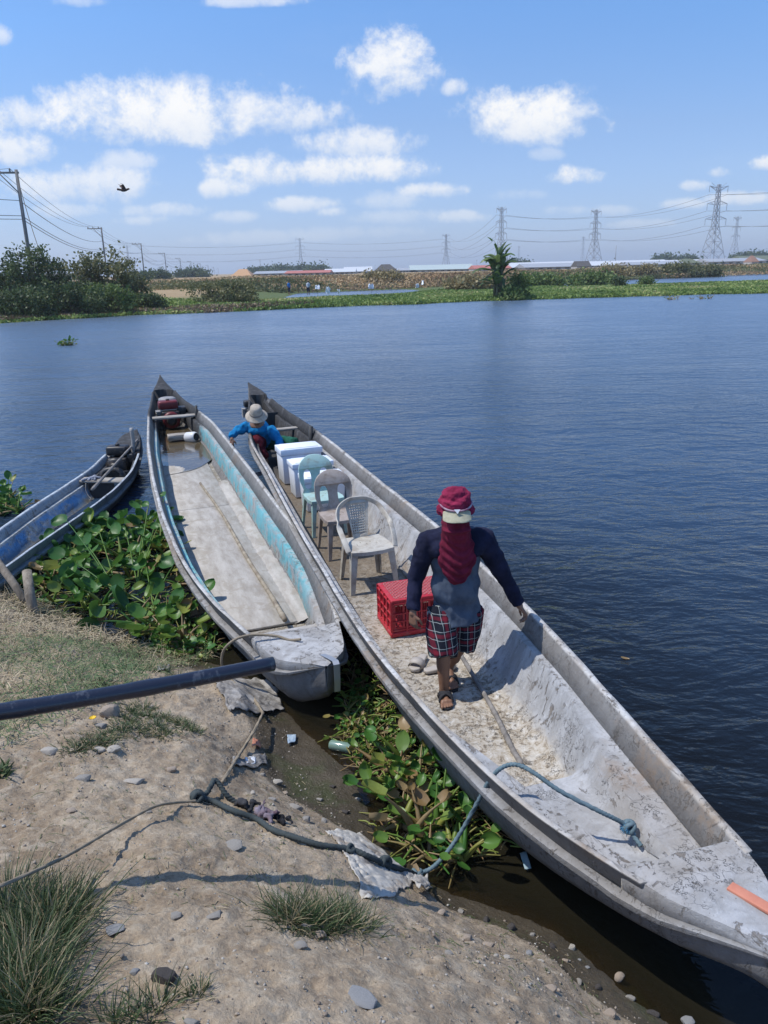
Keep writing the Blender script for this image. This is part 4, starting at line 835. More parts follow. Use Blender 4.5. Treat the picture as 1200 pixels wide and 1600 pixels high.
# boat 1: the middle one
Z1 = .56
L1 = [(250, 585, .88), (237, 606, .72), (230, 640, .62), (229, 690, .58), (236, 745, Z1), (250, 800, Z1), (275, 862, .55), (302, 905, .54), (335, 945, .52), (388, 993, .50), (433, 1034, .47), (473, 1052, .46), (512, 1040, .46)]
R1 = [(250, 585, .88), (272, 603, .73), (302, 628, .64), (333, 655, .60), (365, 695, .58), (400, 740, Z1), (432, 783, Z1), (462, 822, .55), (490, 862, .54), (510, 905, .54), (528, 950, .52), (538, 990, .49), (545, 1012, .47), (543, 1028, .46), (520, 1040, .46)]
bow1 = at(516, 1040, .46); stern1 = at(250, 585, .88); l1 = (stern1.to_2d() - bow1.to_2d()).length; ax1 = (stern1.to_2d() - bow1.to_2d()).normalized()
sA1 = s_of(440, 975, .25, bow1, ax1); sB1 = s_of(455, 1000, .4, bow1, ax1)
def z1(q): return np.interp(q, [0, .5, 1.5, 3, 8], [.46, .49, .52, .55, Z1]) + .32 * max(0, (q - (l1 - 2.4)) / 2.4) ** 2
def f1(q):
    if q > l1 - 1.1: return 5.
    if q < sB1: return 5.
    if q < sA1: k = (sA1 - q) / (sA1 - sB1); return .22 + .22 * k ** 1.5
    return .07
M1 = boat_wood('hull_turquoise_timber', (.42, .415, .41), (.30, .29, .28), (.14, .13, .12), l1 - 4.9, l1 - 4.1, ((.06, .30, .36), (.22, .48, .50)), (1.1, 2.0, l1 - 4.6, l1 - 3.6, .09, .14, .38, .41))
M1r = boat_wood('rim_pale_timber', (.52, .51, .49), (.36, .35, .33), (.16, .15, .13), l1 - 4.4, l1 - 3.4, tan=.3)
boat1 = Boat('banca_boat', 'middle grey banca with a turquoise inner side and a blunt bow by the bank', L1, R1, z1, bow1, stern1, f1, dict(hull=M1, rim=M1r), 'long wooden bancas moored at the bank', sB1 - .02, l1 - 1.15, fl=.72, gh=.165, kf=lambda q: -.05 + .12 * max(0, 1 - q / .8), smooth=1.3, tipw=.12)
dims(boat1, 'boat1')
# boat 3: the small blue one at the left
Z3 = .31
L3 = [(213, 664, .66), (207, 675, .48), (196, 690, .38), (152, 722, .33), (101, 758, Z3), (50, 790, Z3), (0, 825, Z3), (-60, 868, Z3), (-120, 915, .32), (-170, 965, .33)]
R3 = [(213, 664, .66), (221, 682, .48), (222, 702, .38), (206, 735, .33), (180, 765, Z3), (150, 788, Z3), (100, 823, Z3), (60, 850, Z3), (0, 893, Z3), (-60, 930, Z3), (-120, 955, .32), (-170, 970, .33)]
bow3 = at(-172, 968, .33); stern3 = at(213, 664, .66); l3 = (stern3.to_2d() - bow3.to_2d()).length
def z3(q): return Z3 + .28 * max(0, (q - (l3 - 2.0)) / 2.0) ** 2
def f3(q): return 5. if (q > l3 - .9 or q < .8) else -.02
q3 = lambda px, py, z: (at(px, py, z).to_2d() - bow3.to_2d()).dot((stern3.to_2d() - bow3.to_2d()).normalized())
qt3 = q3(145, 748, .28)
M3 = boat_wood('hull_blue_timber', (.40, .46, .50), (.28, .33, .37), (.12, .13, .14), qt3 - .1, qt3 + .5, ((.06, .20, .42), (.17, .35, .55)), (-2., -1.9, qt3 - .2, qt3 + .1, -.01, .03, .165, .185), tan=.15)
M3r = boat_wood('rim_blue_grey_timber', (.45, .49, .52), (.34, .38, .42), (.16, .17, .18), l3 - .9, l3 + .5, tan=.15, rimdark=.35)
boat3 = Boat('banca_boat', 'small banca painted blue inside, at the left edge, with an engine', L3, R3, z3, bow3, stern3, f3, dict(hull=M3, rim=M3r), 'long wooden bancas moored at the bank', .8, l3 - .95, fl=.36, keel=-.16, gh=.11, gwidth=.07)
dims(boat3, 'boat3')

M_plank = material('old_plank', lambda t: dict(color=t.ramp(t.noise(t.co((1, 8, 8)), 3, 6, .65), [(.3, (.13, .11, .09)), (.5, (.30, .27, .23)), (.7, (.44, .41, .37))]), rough=.9, normal=t.bump(t.noise(t.co((1, 10, 10)), 5, 5), .6, .01)))
M_blackw = material('tarred_wood', lambda t: dict(color=t.mix(t.noise(t.co(), 9, 5), (.012, .012, .013), (.06, .058, .055)), rough=.6, normal=t.bump(t.noise(t.co(), 20, 4), .5, .01)))
M_engine = material('engine_black', lambda t: dict(color=t.mix(t.sm(t.noise(t.co(), 14, 5), .5, .7), (.018, .018, .02), (.10, .075, .055)), rough=.45, metal=.3, normal=t.bump(t.noise(t.co(), 40, 3), .3, .004)))
M_redp = material('red_paint', lambda t: dict(color=t.mix(t.noise(t.co(), 10, 5), (.06, .010, .010), (.20, .022, .026)), rough=.45))
M_steelr = material('dull_steel', lambda t: dict(color=t.mix(t.noise(t.co(), 12, 5), (.16, .15, .14), (.38, .36, .34)), rough=.5, metal=.5))
def plank(B, q, z, d, th, mt, name='thwart', ext=.0, ang=0., x0=-1, x1=1):
    c, h, zt = B.at(q); mb = MB(); a, b = c + x0 * (h - .05 + ext), c + x1 * (h - .05 + ext); n = 10
    V = []
    for i in range(n + 1):
        x = a + (b - a) * i / n; j = mnoise.noise(Vector((x * 4, q, 1))) * .008
        for yy_, zz in ((-d / 2, 0), (d / 2, 0), (d / 2, th), (-d / 2, th)): V.append((x, q + yy_ + j + (x - c) * math.tan(ang), z + zz + j * .5))
    F = [(i * 4 + k, i * 4 + (k + 1) % 4, (i + 1) * 4 + (k + 1) % 4, (i + 1) * 4 + k) for i in range(n) for k in range(4)] + [(3, 2, 1, 0), tuple(n * 4 + k for k in range(4))]
    mb.add(V, [f[::-1] for f in F]); return bev(mb.build(name, mt, B.root), .004, 1)
# floor boards of boat 1
q0, q1 = s_of(455, 975, .07, bow1, ax1), s_of(275, 705, .07, bow1, ax1); cuts = [q0 - .03, s_of(330, 795, .07, bow1, ax1), q1]
M_board = material('floor_board_grey', lambda t: dict(color=t.mix(t.sm(t.noise(t.co(), 5, 7, .65, .4), .52, .62, 0, .75), t.ramp(t.noise(t.co((2, .5, 2)), 6, 7, .65), [(.3, (.27, .24, .205)), (.55, (.39, .36, .32)), (.75, (.47, .44, .40))]), (.30, .265, .22)), rough=.92, normal=t.bump(t.math('ADD', t.noise(t.co(), 40, 5), t.noise(t.co(), 6, 6)), .45, .008)))
for a, b in zip(cuts[:-1], cuts[1:]):
    n = 24; V = []
    for i in range(n + 1):
        q = a + .008 + (b - a - .016) * i / n; c, h, _ = boat1.at(q); w0 = -h * .70; w1 = h * .50
        for xx, zz in ((w0, .078), (w1, .078), (w1, .10), (w0, .10)): V.append((c + xx + mnoise.noise(Vector((q * 2, xx * 9, 0))) * .012, q, zz + .004 * mnoise.noise(Vector((q, xx, 5)))))
    F = [(i * 4 + k, (i + 1) * 4 + k, (i + 1) * 4 + (k + 1) % 4, i * 4 + (k + 1) % 4) for i in range(n) for k in range(4)] + [(0, 1, 2, 3), tuple(n * 4 + k for k in range(4))[::-1]]
    mb = MB(); mb.add(V, F); bev(mb.build('floor_board', M_board, boat1.root), .004, 1)
# crumbling caulk lump line at the right of the boards
V = []; F = []; n = 90; a, b = q0 - .03, cuts[1] + 1.2
for i in range(n + 1):
    q = a + (b - a) * i / n; c, h, _ = boat1.at(q); w1 = h * .50
    for k in range(6):
        xx = w1 - .02 + (h * .27) * k / 5; V.append((c + xx, q, .085 + min(1, i / 7) * .010 + min(1, i / 7) * .035 * math.sin(PI * k / 5) * (.6 + .8 * mnoise.noise(Vector((q * 6, k * .8, 2)))) + .012 * mnoise.noise(Vector((q * 20, k * 2, 2))) + (k / 5) * .03))
for i in range(n):
    for k in range(5): F.append((i * 6 + k, i * 6 + k + 1, (i + 1) * 6 + k + 1, (i + 1) * 6 + k))
mb = MB(); mb.add(V, F); mb.build('caulking', M_board, boat1.root)
# bilge water at the stern end of boat 1
qa, qb = s_of(290, 740, .1, bow1, ax1), s_of(270, 690, .1, bow1, ax1) + 1.2
M_bilge = material('bilge_water', lambda t: dict(color=t.mix(t.noise(t.co(), 2.5, 4), (.05, .035, .018), (.13, .10, .06)), rough=.06, spec=.9, normal=t.bump(t.noise(t.co(), 9, 3), .15, .02)))
V = []; n = 40
for i in range(n + 1):
    q = qa + (qb - qa) * i / n; c, h, _ = boat1.at(q); k = min(1, i / 10); wob = .2 * mnoise.noise(Vector((q * 1.6, 3, 0)))
    V += [(c - h * .80, q, .109 - .03 * (1 - k)), (c + h * (-.6 + 1.40 * k ** .5 + wob * (1 - k)) if k < 1 else c + h * .80, q, .109 - .0 * k)]
F = [(2 * i, 2 * i + 1, 2 * i + 3, 2 * i + 2) for i in range(n)]; mb = MB(); mb.add(V, F)
o = mb.build('bilge_water', M_bilge); o.parent = boat1.root; o['kind'] = 'stuff'
qt = s_of(270, 648, .5, bow1, ax1); plank(boat1, qt, .44, .20, .035, M_plank); c_, h_, _ = boat1.at(qt)
qs = s_of(272, 682, .2, bow1, ax1); plank(boat1, qs, .14, .22, .10, M_plank, 'step_plank', x0=-.42, x1=.42)
mb = MB(); mb.bar((c_ + h_ - .08, qt - .12, .22), (c_ + h_ - .05, qt - .12, .66), .045); mb.build('peg', M_blackw, boat1.root)
# engine of boat 1
def engine(parent, x, y, z, sc=1., tank=M_redp, pipe=0.):
    e = empty('engine', (x, y, z)); e.parent = parent
    mb = MB(); mb.box((0, 0, .16 * sc), (.30 * sc, .34 * sc, .28 * sc)); bev(mb.build('crankcase', M_engine, e, smooth=False), .02 * sc)
    mb = MB(); mb.lathe([(0, 0), (.10, 0), (.15, .012), (.17, .04), (.17, .09), (.13, .12), (0, .12)], (0, -.17 * sc, .16 * sc), 28, (R(90), 0, 0)); mb.build('flywheel_cover', tank, e)
    mb = MB(); mb.lathe([(.03, .12), (.09, .121), (.10, .135), (.06, .14), (0, .14)], (0, -.17 * sc, .16 * sc), 24, (R(90), 0, 0)); mb.build('starter_grille', M_engine, e)
    mb = MB(); mb.box((-.02, .02, .40 * sc), (.34 * sc, .22 * sc, .15 * sc)); bev(mb.build('fuel_tank', tank, e, smooth=False), .04 * sc, 3)
    mb = MB(); mb.lathe([(0, 0), (.035, 0), (.035, .03), (0, .032)], (-.02, .02, .475 * sc), 12); mb.build('fuel_cap', M_engine, e)
    mb = MB(); mb.box((.21 * sc, .02, .27 * sc), (.14 * sc, .2 * sc, .16 * sc)); bev(mb.build('muffler', M_engine, e, smooth=False), .02)
    for i in range(5): pass
    mb = MB()
    for i in range(6): mb.box((-.19 * sc, .02, (.12 + i * .035) * sc), (.10 * sc, .18 * sc, .012 * sc))
    mb.build('cooling_fins', M_steelr, e, smooth=False)
    if pipe:
        mb = MB(); mb.tube(spline([(.2 * sc, .05, .3 * sc), (.22 * sc, .08, .5 * sc), (.22 * sc, .08, .5 * sc + pipe)], 5), .032, 12); mb.build('exhaust_pipe', M_steelr, e)
    return e
qe = s_of(268, 662, .25, bow1, ax1) + .35; c_, h_, _ = boat1.at(qe); engine(boat1.root, c_ - .02, qe, .12, 1.15, M_redp)
# upturned grey tub behind the engine
mb = MB(); mb.lathe([(0, .30), (.14, .30), (.18, .28), (.20, 0), (.21, 0)], (c_ + .02, qe + .9, .30), 20); mb.build('tub', M_steelr, boat1.root)
plank(boat1, qe + .55, .33, .16, .03, M_blackw)
# tarred boards closing the stern of each boat
def stern_boards(B, q, zt, l):
    c, h, z = B.at(q); mb = MB(); mb.box((c, q, (z - .2) * .5 + .1), (h * 1.5, .03, z - .2)); mb.build('bulkhead', M_blackw, B.root, smooth=False)
stern_boards(boat1, l1 - 1.45, .6, l1); stern_boards(boat2, l2 - 1.6, .6, l2); stern_boards(boat3, l3 - 1.5, .5, l3)
# boat 2 fittings
qt = s_of(449, 667, .55); plank(boat2, qt, .50, .15, .035, M_plank); c_, h_, zt_ = boat2.at(qt)
qp = s_of(470, 680, .6); c_, h_, zt_ = boat2.at(qp); mb = MB(); mb.bar((c_ + h_ - .13, qp, .16), (c_ + h_ - .10, qp, zt_ + .07), .07, .06); mb.build('peg', M_blackw, boat2.root)
qe2 = s_of(425, 645, .4) + .6; c_, h_, _ = boat2.at(qe2); engine(boat2.root, c_ + .05, qe2, .14, .95, M_engine)
# red painted bar on the bow deck
p0 = boat2.w2l(at(1140, 1383, .635)); p1 = boat2.w2l(at(1290, 1470, .64)); mb = MB(); mb.bar((p0.x, p0.y, .630), (p1.x, p1.y, .636), .052, .016)
M_redbar = material('faded_red_paint', lambda t: dict(color=t.mix(t.noise(t.co(), 20, 5, .7), (.42, .14, .085), (.56, .24, .16)), rough=.8)); bev(mb.build('red_bar', M_redbar, boat2.root, smooth=False), .003)
# notch in the bow deck behind the bar (a short sunk well) and mooring hole boss
p0 = boat2.w2l(at(1062, 1352, .62))
# bow fitting of boat 1: a bent metal strap over the stem
st_ = boat1.w2l(at(521, 1031, .47)); mb = MB(); pts = [(-.055, .16, .478), (-.02, .08, .482), (0, .02, .485), (.0, -.012, .47), (.0, -.014, .35), (.0, -.0, .25)]
M_strap = material('galvanised_strap', color=(.42, .43, .44), rough=.5, metal=.7)
c_, h_, z_ = boat1.at(boat1.s0 + .05); xb = st_.x; yb = boat1.s0
V = []
for i, (x, y, z) in enumerate(pts):
    for sx_ in (-.022, .022): V += [(xb + x + sx_, yb + y - .004, z), (xb + x + sx_, yb + y - .007, z + .003)]
F = []
for i in range(len(pts) - 1):
    a = i * 4; b = a + 4; F += [(a, b, b + 2, a + 2), (a + 1, a + 3, b + 3, b + 1), (a, a + 1, b + 1, b), (a + 2, b + 2, b + 3, a + 3)]
mb.add(V, F); mb.build('bow_strap', M_strap, boat1.root, smooth=False)
# boat 3 fittings: thwart, engine with upright exhaust, tyre-like cowl
q3 = lambda px, py, z: (at(px, py, z).to_2d() - bow3.to_2d()).dot((stern3.to_2d() - bow3.to_2d()).normalized())
qt = q3(145, 748, .28); plank(boat3, qt, .24, .22, .03, M_plank, ang=-.12); c_, h_, _ = boat3.at(qt)
mb = MB()
for i in range(5): mb.tube(spline([(c_ - h_ * .75 + .05 * i, qt - .08 + .03 * (i % 2), .28), (c_ - h_ * .4, qt - .02 + .03 * i, .30), (c_ - h_ * .1 - .02 * i, qt + .05, .282)], 6), .018, 8)
mb.build('rag', cloth('pale_rag', (.36, .37, .42), (.16, .17, .2)), boat3.root)
qe3 = q3(150, 715, .34) + .1; c_, h_, _ = boat3.at(qe3); engine(boat3.root, c_ - .06, qe3, .03, 1.0, M_engine, pipe=.24)
mb = MB(); q_ = qt + .38; c2_, h2_, _ = boat3.at(q_)
for f in np.linspace(0, 1, 12): pass
ring = [(c2_ + .02 + .17 * math.cos(a), q_ + .14 * math.sin(a) * .3, .18 + .13 * math.sin(a)) for a in np.linspace(0, PI, 12)]
mb.tube(ring, .045, 10); mb.build('cowl', M_engine, boat3.root)
mb = MB(); mb.box((c2_, qt - .02, .10), (h_ * 1.3, .03, .26)); mb.build('bulkhead', M_blackw, boat3.root, smooth=False)
mb = MB(); p0 = (c_ + .05, qt - .15, .38); mb.tube(spline([(c_ - .12, qt - .13, .25), (c_ - .12, qt - .16, .15), (c_ - .09, qt - .18, .08), (c_ - .05, qt - .2, .03), (c_ - .1, qt - .22, .01), (c_ - .14, qt - .2, .04)], 6), .006, 6); mb.build('cord', M_plank, boat3.root)
# loose poles lying in the boats
M_bamboo = material('bamboo', lambda t: dict(color=t.ramp(t.noise(t.co(), 9, 5, .65), [(.3, (.15, .115, .08)), (.55, (.30, .25, .18)), (.8, (.40, .35, .27))]), rough=.75, normal=t.bump(t.noise(t.co(), 40, 4), .4, .004)))
M_greywood = material('driftwood', lambda t: dict(color=t.ramp(t.noise(t.co(), 12, 5, .65), [(.3, (.10, .09, .08)), (.6, (.24, .22, .20)), (.8, (.35, .33, .30))]), rough=.85, normal=t.bump(t.noise(t.co(), 50, 4), .4, .004)))
def stick(pts, r0, r1, mt, lab, name='pole', cat='pole', nodes=True, group=None):
    P = spline(pts, 14); n = len(P); rad = [r0 + (r1 - r0) * i / (n - 1) for i in range(n)]
    if nodes:
        for i in range(0, n, 9): rad[i] *= 1.16
    mb = MB(); mb.tube(P, rad, 10); return tag(mb.build(name, mt), lab, cat, group)
stick([at(313, 755, .13), at(345, 800, .125), at(385, 870, .125), at(420, 925, .13), at(445, 968, .24)], .016, .024, M_bamboo, 'bent bamboo pole lying on the floor boards of the turquoise banca', 'bamboo_pole')
stick([at(718, 1020, .17), at(742, 1060, .15), at(772, 1112, .15), at(798, 1165, .15), at(815, 1195, .15)], .017, .018, M_greywood, 'grey pole lying on the floor in front of the masked man', 'wooden_pole')
stick([at(560, 800, .17), at(600, 855, .16), at(640, 905, .16)], .018, .02, M_greywood, 'dark pole lying behind the pale armchair in the long grey banca', 'wooden_pole')
stick([at(215, 687, .50), at(185, 720, .42), at(144, 765, .30)], .015, .022, M_greywood, 'thin grey pole laid over the engine of the small blue banca', 'wooden_pole')
stick([at(200, 688, .42), at(176, 712, .36)], .02, .024, M_greywood, 'short grey pole at the stern of the small blue banca', 'wooden_pole')
# white jug on its side near the step of boat 1
p = at(300, 683, .19); t = empty('white_jug', p, R(60), 'white plastic jug lying on its side by the step of the turquoise banca', 'jug')
mb = MB(); mb.lathe([(0, -.14), (.08, -.14), (.10, -.11), (.10, .06), (.085, .10), (.075, .11)], (0, 0, 0), 20, (R(82), 0, 0)); mb.build('body', material('jug_white', color=(.62, .62, .62), rough=.4), t)
mb = MB(); mb.lathe([(.075, .105), (.07, .09), (0, .08)], (0, 0, 0), 20, (R(82), 0, 0)); mb.build('mouth', M_dk, t)

# ------------------------------------------------------------------ plastic chairs
def plastic(name, c, dirt, amt=.5):
    return material(name, lambda t: dict(color=t.mix(t.sm(t.noise(t.co(), 9, 7, .7, .4), .62 - amt * .3, .72, 0, .8), c, dirt), rough=.55, spec=.4, normal=t.bump(t.noise(t.co(), 60, 3), .12, .003)))
def bend(me, fn):
    for v in me.vertices: v.co = Vector(fn(*v.co))
    me.update(); return me
def chair_leg(x, y, top, splay, mt, parent, w=.045):
    mb = MB(); a = Vector((x, y, top)); b = Vector((x * (1 + splay), y * (1 + splay) + (0.02 if y > 0 else -.01), 0))
    q = [(-.5, -.5), (.5, -.5), (.5, .5), (-.5, .5)]; V = []; sx_ = 1 if x > 0 else -1; sy_ = 1 if y > 0 else -1
    # folded angle section, open towards the inside
    sec = [(0, 0), (-w * sx_, 0), (-w * sx_, -.008 * sy_), (-.008 * sx_, -.008 * sy_), (-.008 * sx_, -w * sy_), (0, -w * sy_)]
    for i in range(4):
        f = i / 3; p = a.lerp(b, f); k = 1.25 - .45 * f
        V += [(p.x + u * k, p.y + v * k, p.z) for u, v in sec]
    F = [(i * 6 + k, i * 6 + (k + 1) % 6, (i + 1) * 6 + (k + 1) % 6, (i + 1) * 6 + k) for i in range(3) for k in range(6)] + [(0, 1, 2, 3, 4, 5), tuple(18 + k for k in range(6))[::-1]]
    if sx_ * sy_ < 0: F = [f[::-1] for f in F]
    mb.add(V, F); return mb.build('leg', mt, parent, smooth=False)
def seat_plate(mt, parent, z=.43, w=.43, d=.42):
    out = [(-w * .43, d * .5), (w * .43, d * .5), (w * .47, d * .2), (w * .5, -d * .25), (w * .46, -d * .45), (w * .2, -d * .52), (0, -d * .53), (-w * .2, -d * .52), (-w * .46, -d * .45), (-w * .5, -d * .25), (-w * .47, d * .2)]
    holes = [ellp((i - 2) * .05, .01 + (.035 if i % 2 else -.02), .004, .026, 8) for i in range(5)]
    me = bend(poly2d(out, holes, .014, 'seat', .003), lambda x, y, zz: (x, zz, z + y + .5 * (x / w) ** 2 * .03 - .02 * max(0, (-zz - d * .38) / (d * .15)) ** 2))
    o = link('seat', me, mt, parent, smooth=False)
    mb = MB(); n = len(out)
    for a, b in zip(out, out[1:] + out[:1]): mb.bar((a[0] * .99, a[1] * .99, z - .014), (b[0] * .99, b[1] * .99, z - .014), .010, .036)
    mb.build('seat_rim', mt, o, smooth=False); return o
def hole_chair(loc, rz, mt, label):
    t = empty('plastic_chair', loc, rz, label, 'chair', 'plastic chairs standing in a row in the boat'); seat_plate(mt, t)
    W_ = .215; out = [(-.19, .0), (-.175, .05)] + [(W_ * -1 + .02 * 0, .16), (-W_, .26)] + [(-W_ * math.cos(a), .28 + .165 * math.sin(a)) for a in np.linspace(.12, PI - .12, 14)] + [(W_, .26), (W_, .16), (.175, .05), (.19, 0)]
    holes = [ellp(s * .105, .165, .05, .115, 20, 2.6) for s in (-1, 1)]
    me = bend(poly2d(out, holes, .02, 'back', .006), lambda x, y, z: (x, .19 + z * .26 + y - 1.3 * x * x * (.4 + z), .43 + z))
    link('backrest', me, mt, t, smooth=False)
    for x, y in ((-.19, -.18), (.19, -.18), (-.18, .2), (.18, .2)): chair_leg(x, y, .43, .16, mt, t)
    return t
def arm_chair(loc, rz, mt, label):
    t = empty('plastic_chair', loc, rz, label, 'chair', 'plastic chairs standing in a row in the boat'); seat_plate(mt, t, .42, .46, .44)
    out = [(-.075, 0), (-.10, .20), (-.122, .345), (-.07, .368), (.07, .368), (.122, .345), (.10, .20), (.075, 0)]; holes = []
    for r_ in range(12):
        for c in range(7):
            z = .05 + r_ * .0245; x = (c - 3) * (.0205 + z * .016); holes.append([(x - .0062, z - .0075), (x + .0062, z - .0075), (x + .0062, z + .0075), (x - .0062, z + .0075)])
    me = bend(poly2d(out, holes, .014, 'splat', .0), lambda x, y, z: (x, .20 + z * .30 + y - 1.0 * x * x, .42 + z)); link('splat', me, mt, t, smooth=False)
    mb = MB(); P = spline([(-.235, -.17, .42), (-.25, -.10, .50), (-.262, .03, .60), (-.245, .14, .66), (-.20, .24, .745), (-.10, .29, .795), (0, .30, .803), (.10, .29, .795), (.20, .24, .745), (.245, .14, .66), (.262, .03, .60), (.25, -.10, .50), (.235, -.17, .42)], 6)
    V = []; n = len(P)
    for i, p in enumerate(P):
        tg = (P[min(i + 1, n - 1)] - P[max(i - 1, 0)]).normalized(); w = .026; dv = Vector((0, .8, .35)); dv = (dv - tg * dv.dot(tg)).normalized(); sd = tg.cross(dv)
        for a, b in ((-w, -.007), (w, -.007), (w, .007), (-w, .007)): V.append(p + sd * a + dv * b)
    F = [(i * 4 + k, i * 4 + (k + 1) % 4, (i + 1) * 4 + (k + 1) % 4, (i + 1) * 4 + k) for i in range(n - 1) for k in range(4)] + [(3, 2, 1, 0), tuple((n - 1) * 4 + k for k in range(4))]
    mb.add(V, F); bev(mb.build('arm_frame', mt, t), .005, 2)
    for x, y in ((-.215, -.19), (.215, -.19), (-.19, .2), (.19, .2)): chair_leg(x, y, .42, .16, mt, t, .055)
    return t
rz2 = boat2.rz
hole_chair(at(507, 828, .125), rz2 + R(6), plastic('plastic_mint', (.34, .49, .45), (.26, .23, .17), .6), 'mint green plastic chair, farthest of the three, against the white boxes')
hole_chair(at(534, 862, .125), rz2 + R(4), plastic('plastic_taupe', (.37, .31, .265), (.19, .14, .10), .8), 'grimy brown plastic chair in the middle of the three')
arm_chair(at(575, 912, .125), rz2 + R(2), plastic('plastic_cream', (.47, .435, .37), (.25, .20, .15), .75), 'cream plastic armchair with a woven pattern back, nearest of the three')
# ------------------------------------------------------------------ white cooler boxes
M_box = material('cooler_white', lambda t: dict(color=t.mix(t.sm(t.noise(t.co(), 6, 6, .65), .5, .75, 0, .5), (.72, .75, .80), (.52, .55, .60)), rough=.5, normal=t.bump(t.noise(t.co(), 90, 2), .1, .002)))
def cooler(px, py, w, d, h, lab, lid=.07):
    p = at(px, py, .13); r_ = rz2 + R(2); t = empty('cooler_box', p, r_, lab, 'cooler box', 'white cooler boxes standing in the boat')
    mb = MB(); V = []
    mb.box((w / 2, d / 2, (h - lid) / 2), (w * .93, d * .93, h - lid), taper=1.06); bev(mb.build('body', M_box, t, smooth=False), .014, 2)
    mb = MB(); mb.box((w / 2, d / 2, h - lid / 2 + .002), (w * 1.04, d * 1.04, lid)); mb.box((w / 2, d / 2, h + .008), (w * .86, d * .84, .012)); bev(mb.build('lid', M_box, t, smooth=False), .012, 2)
    mb = MB(); mb.box((w * .5, -.012, h * .62), (w * .3, .02, .025)); bev(mb.build('handle', M_box, t, smooth=False), .004)
cooler(479, 801, .54, .33, .45, 'white cooler box nearest the mint chair, front one of three')
cooler(461, 779, .56, .34, .48, 'white cooler box in the middle of the row of three')
cooler(443, 758, .60, .40, .52, 'white cooler box farthest back, beside the crouching man', .09)
# ------------------------------------------------------------------ red crate
M_crate = material('crate_red', lambda t: dict(color=t.mix(t.sm(t.noise(t.co(), 12, 6, .7), .5, .72, 0, .6), (.42, .022, .035), (.36, .13, .12)), rough=.5, spec=.4))
t = empty('crate', at(613, 996, .125), rz2 - R(1), 'red plastic crate turned upside down behind the masked man', 'crate'); cw, cd, ch = .52, .40, .33
def slots(w, h):
    hl = []
    for zi, (z0, z1_) in enumerate(((.085, .135), (.145, .205), (.215, .285))):
        n = int(w / .018)
        for i in range(n):
            x = -w / 2 + .03 + (w - .06) * (i + .5) / n
            if int((i / n) * 4 + .5) != int(((i - 1) / n) * 4 + .5) and i: continue
            hl.append([(x - .0058, z0), (x + .0058, z0), (x + .0058, z1_), (x - .0058, z1_)])
    return hl
for (cx, cy, w, a) in ((cw / 2, 0, cw, 0), (cw / 2, cd, cw, PI), (0, cd / 2, cd, -PI / 2), (cw, cd / 2, cd, PI / 2)):
    me = poly2d([(-w / 2, 0), (w / 2, 0), (w / 2, ch), (-w / 2, ch)], slots(w, ch), .006, 'side'); o = link('side_panel', me, M_crate, t, smooth=False); o.location = (cx, cy, 0); o.rotation_euler = (0, 0, a)
    mb = MB()
    for z in (.02, .06, .14, .21, .30): mb.box((0, -.006, z), (w + .004, .012, .010))
    for i in range(5): mb.box((-w / 2 + w * i / 4, -.006, ch / 2), (.012, .013, ch))
    mb.build('ribs', M_crate, o, smooth=False)
mb = MB(); mb.box((cw / 2, cd / 2, .022), (cw + .03, cd + .03, .045)); bev(mb.build('rim', M_crate, t, smooth=False), .01)
mb = MB(); mb.box((cw / 2, cd / 2, ch + .003), (cw + .01, cd + .01, .012)); o = bev(mb.build('base', M_crate, t, smooth=False), .012)
mb = MB(); n = 13
for i in range(-n, n + 1):
    for s in (-1, 1):
        # diagonal ribs clipped to the base rectangle
        pts = []; c0 = i * .042
        for x in np.linspace(0, cw, 40):
            y = cd / 2 + s * (x - cw / 2) + c0
            if .015 <= y <= cd - .015 and .015 <= x <= cw - .015: pts.append((x, y))
        if len(pts) > 1: mb.bar((*pts[0], ch + .011), (*pts[-1], ch + .011), .007, .006)
mb.build('lattice', material('crate_pale', lambda t: dict(color=t.mix(t.noise(t.co(), 30, 4), (.40, .05, .06), (.52, .24, .22)), rough=.6)), o, smooth=False)

# ------------------------------------------------------------------ the masked man
def V3(*a): return Vector(a)
def fingers(wrist, fwd, nrm, side, curls, L=.19, thumb=(.5, .55)):
    """palm, four fingers and a thumb as limb primitives. fwd: wrist to knuckles, nrm: back of the hand, side: towards the thumb"""
    fwd = fwd.normalized(); nrm = (nrm - fwd * nrm.dot(fwd)).normalized(); sd = fwd.cross(nrm) * side; pr = []
    k = L / .19; kn = wrist + fwd * .085 * k
    for i, (o, ln) in enumerate(zip((.030, .010, -.010, -.029), (.072, .08, .074, .058))):
        base = kn + sd * o * k - fwd * (.0 if i in (1, 2) else .006); pr.append(('c', wrist + sd * o * .55 * k, .0155 * k, base, .0115 * k))
        a = 0.; p = base
        for j, fl in enumerate((.42, .32, .26)):
            a += curls[i] * (1, 1.15, .8)[j]; q = p + (fwd * math.cos(a) - nrm * math.sin(a)) * ln * fl * k; pr.append(('c', p, (.0098 - .0010 * j) * k, q, (.0090 - .0012 * j) * k)); p = q
    tb = wrist + fwd * .02 * k + sd * .024 * k; t1 = tb + (fwd * .6 + sd * .75 - nrm * .25).normalized() * .038 * k; t2 = t1 + (fwd * .85 + sd * thumb[0] * .4 - nrm * thumb[1]).normalized() * .030 * k; t3 = t2 + (fwd * .8 - sd * .1 - nrm * thumb[1]).normalized() * .024 * k
    pr += [('c', tb, .0135 * k, t1, .0115 * k), ('c', t1, .0112 * k, t2, .010 * k), ('c', t2, .0098 * k, t3, .0082 * k)]; return pr
man = empty('person', (0, 0, 0), 0, 'man in maroon hood and face scarf, navy sleeves and plaid shorts, standing in a banca', 'person')
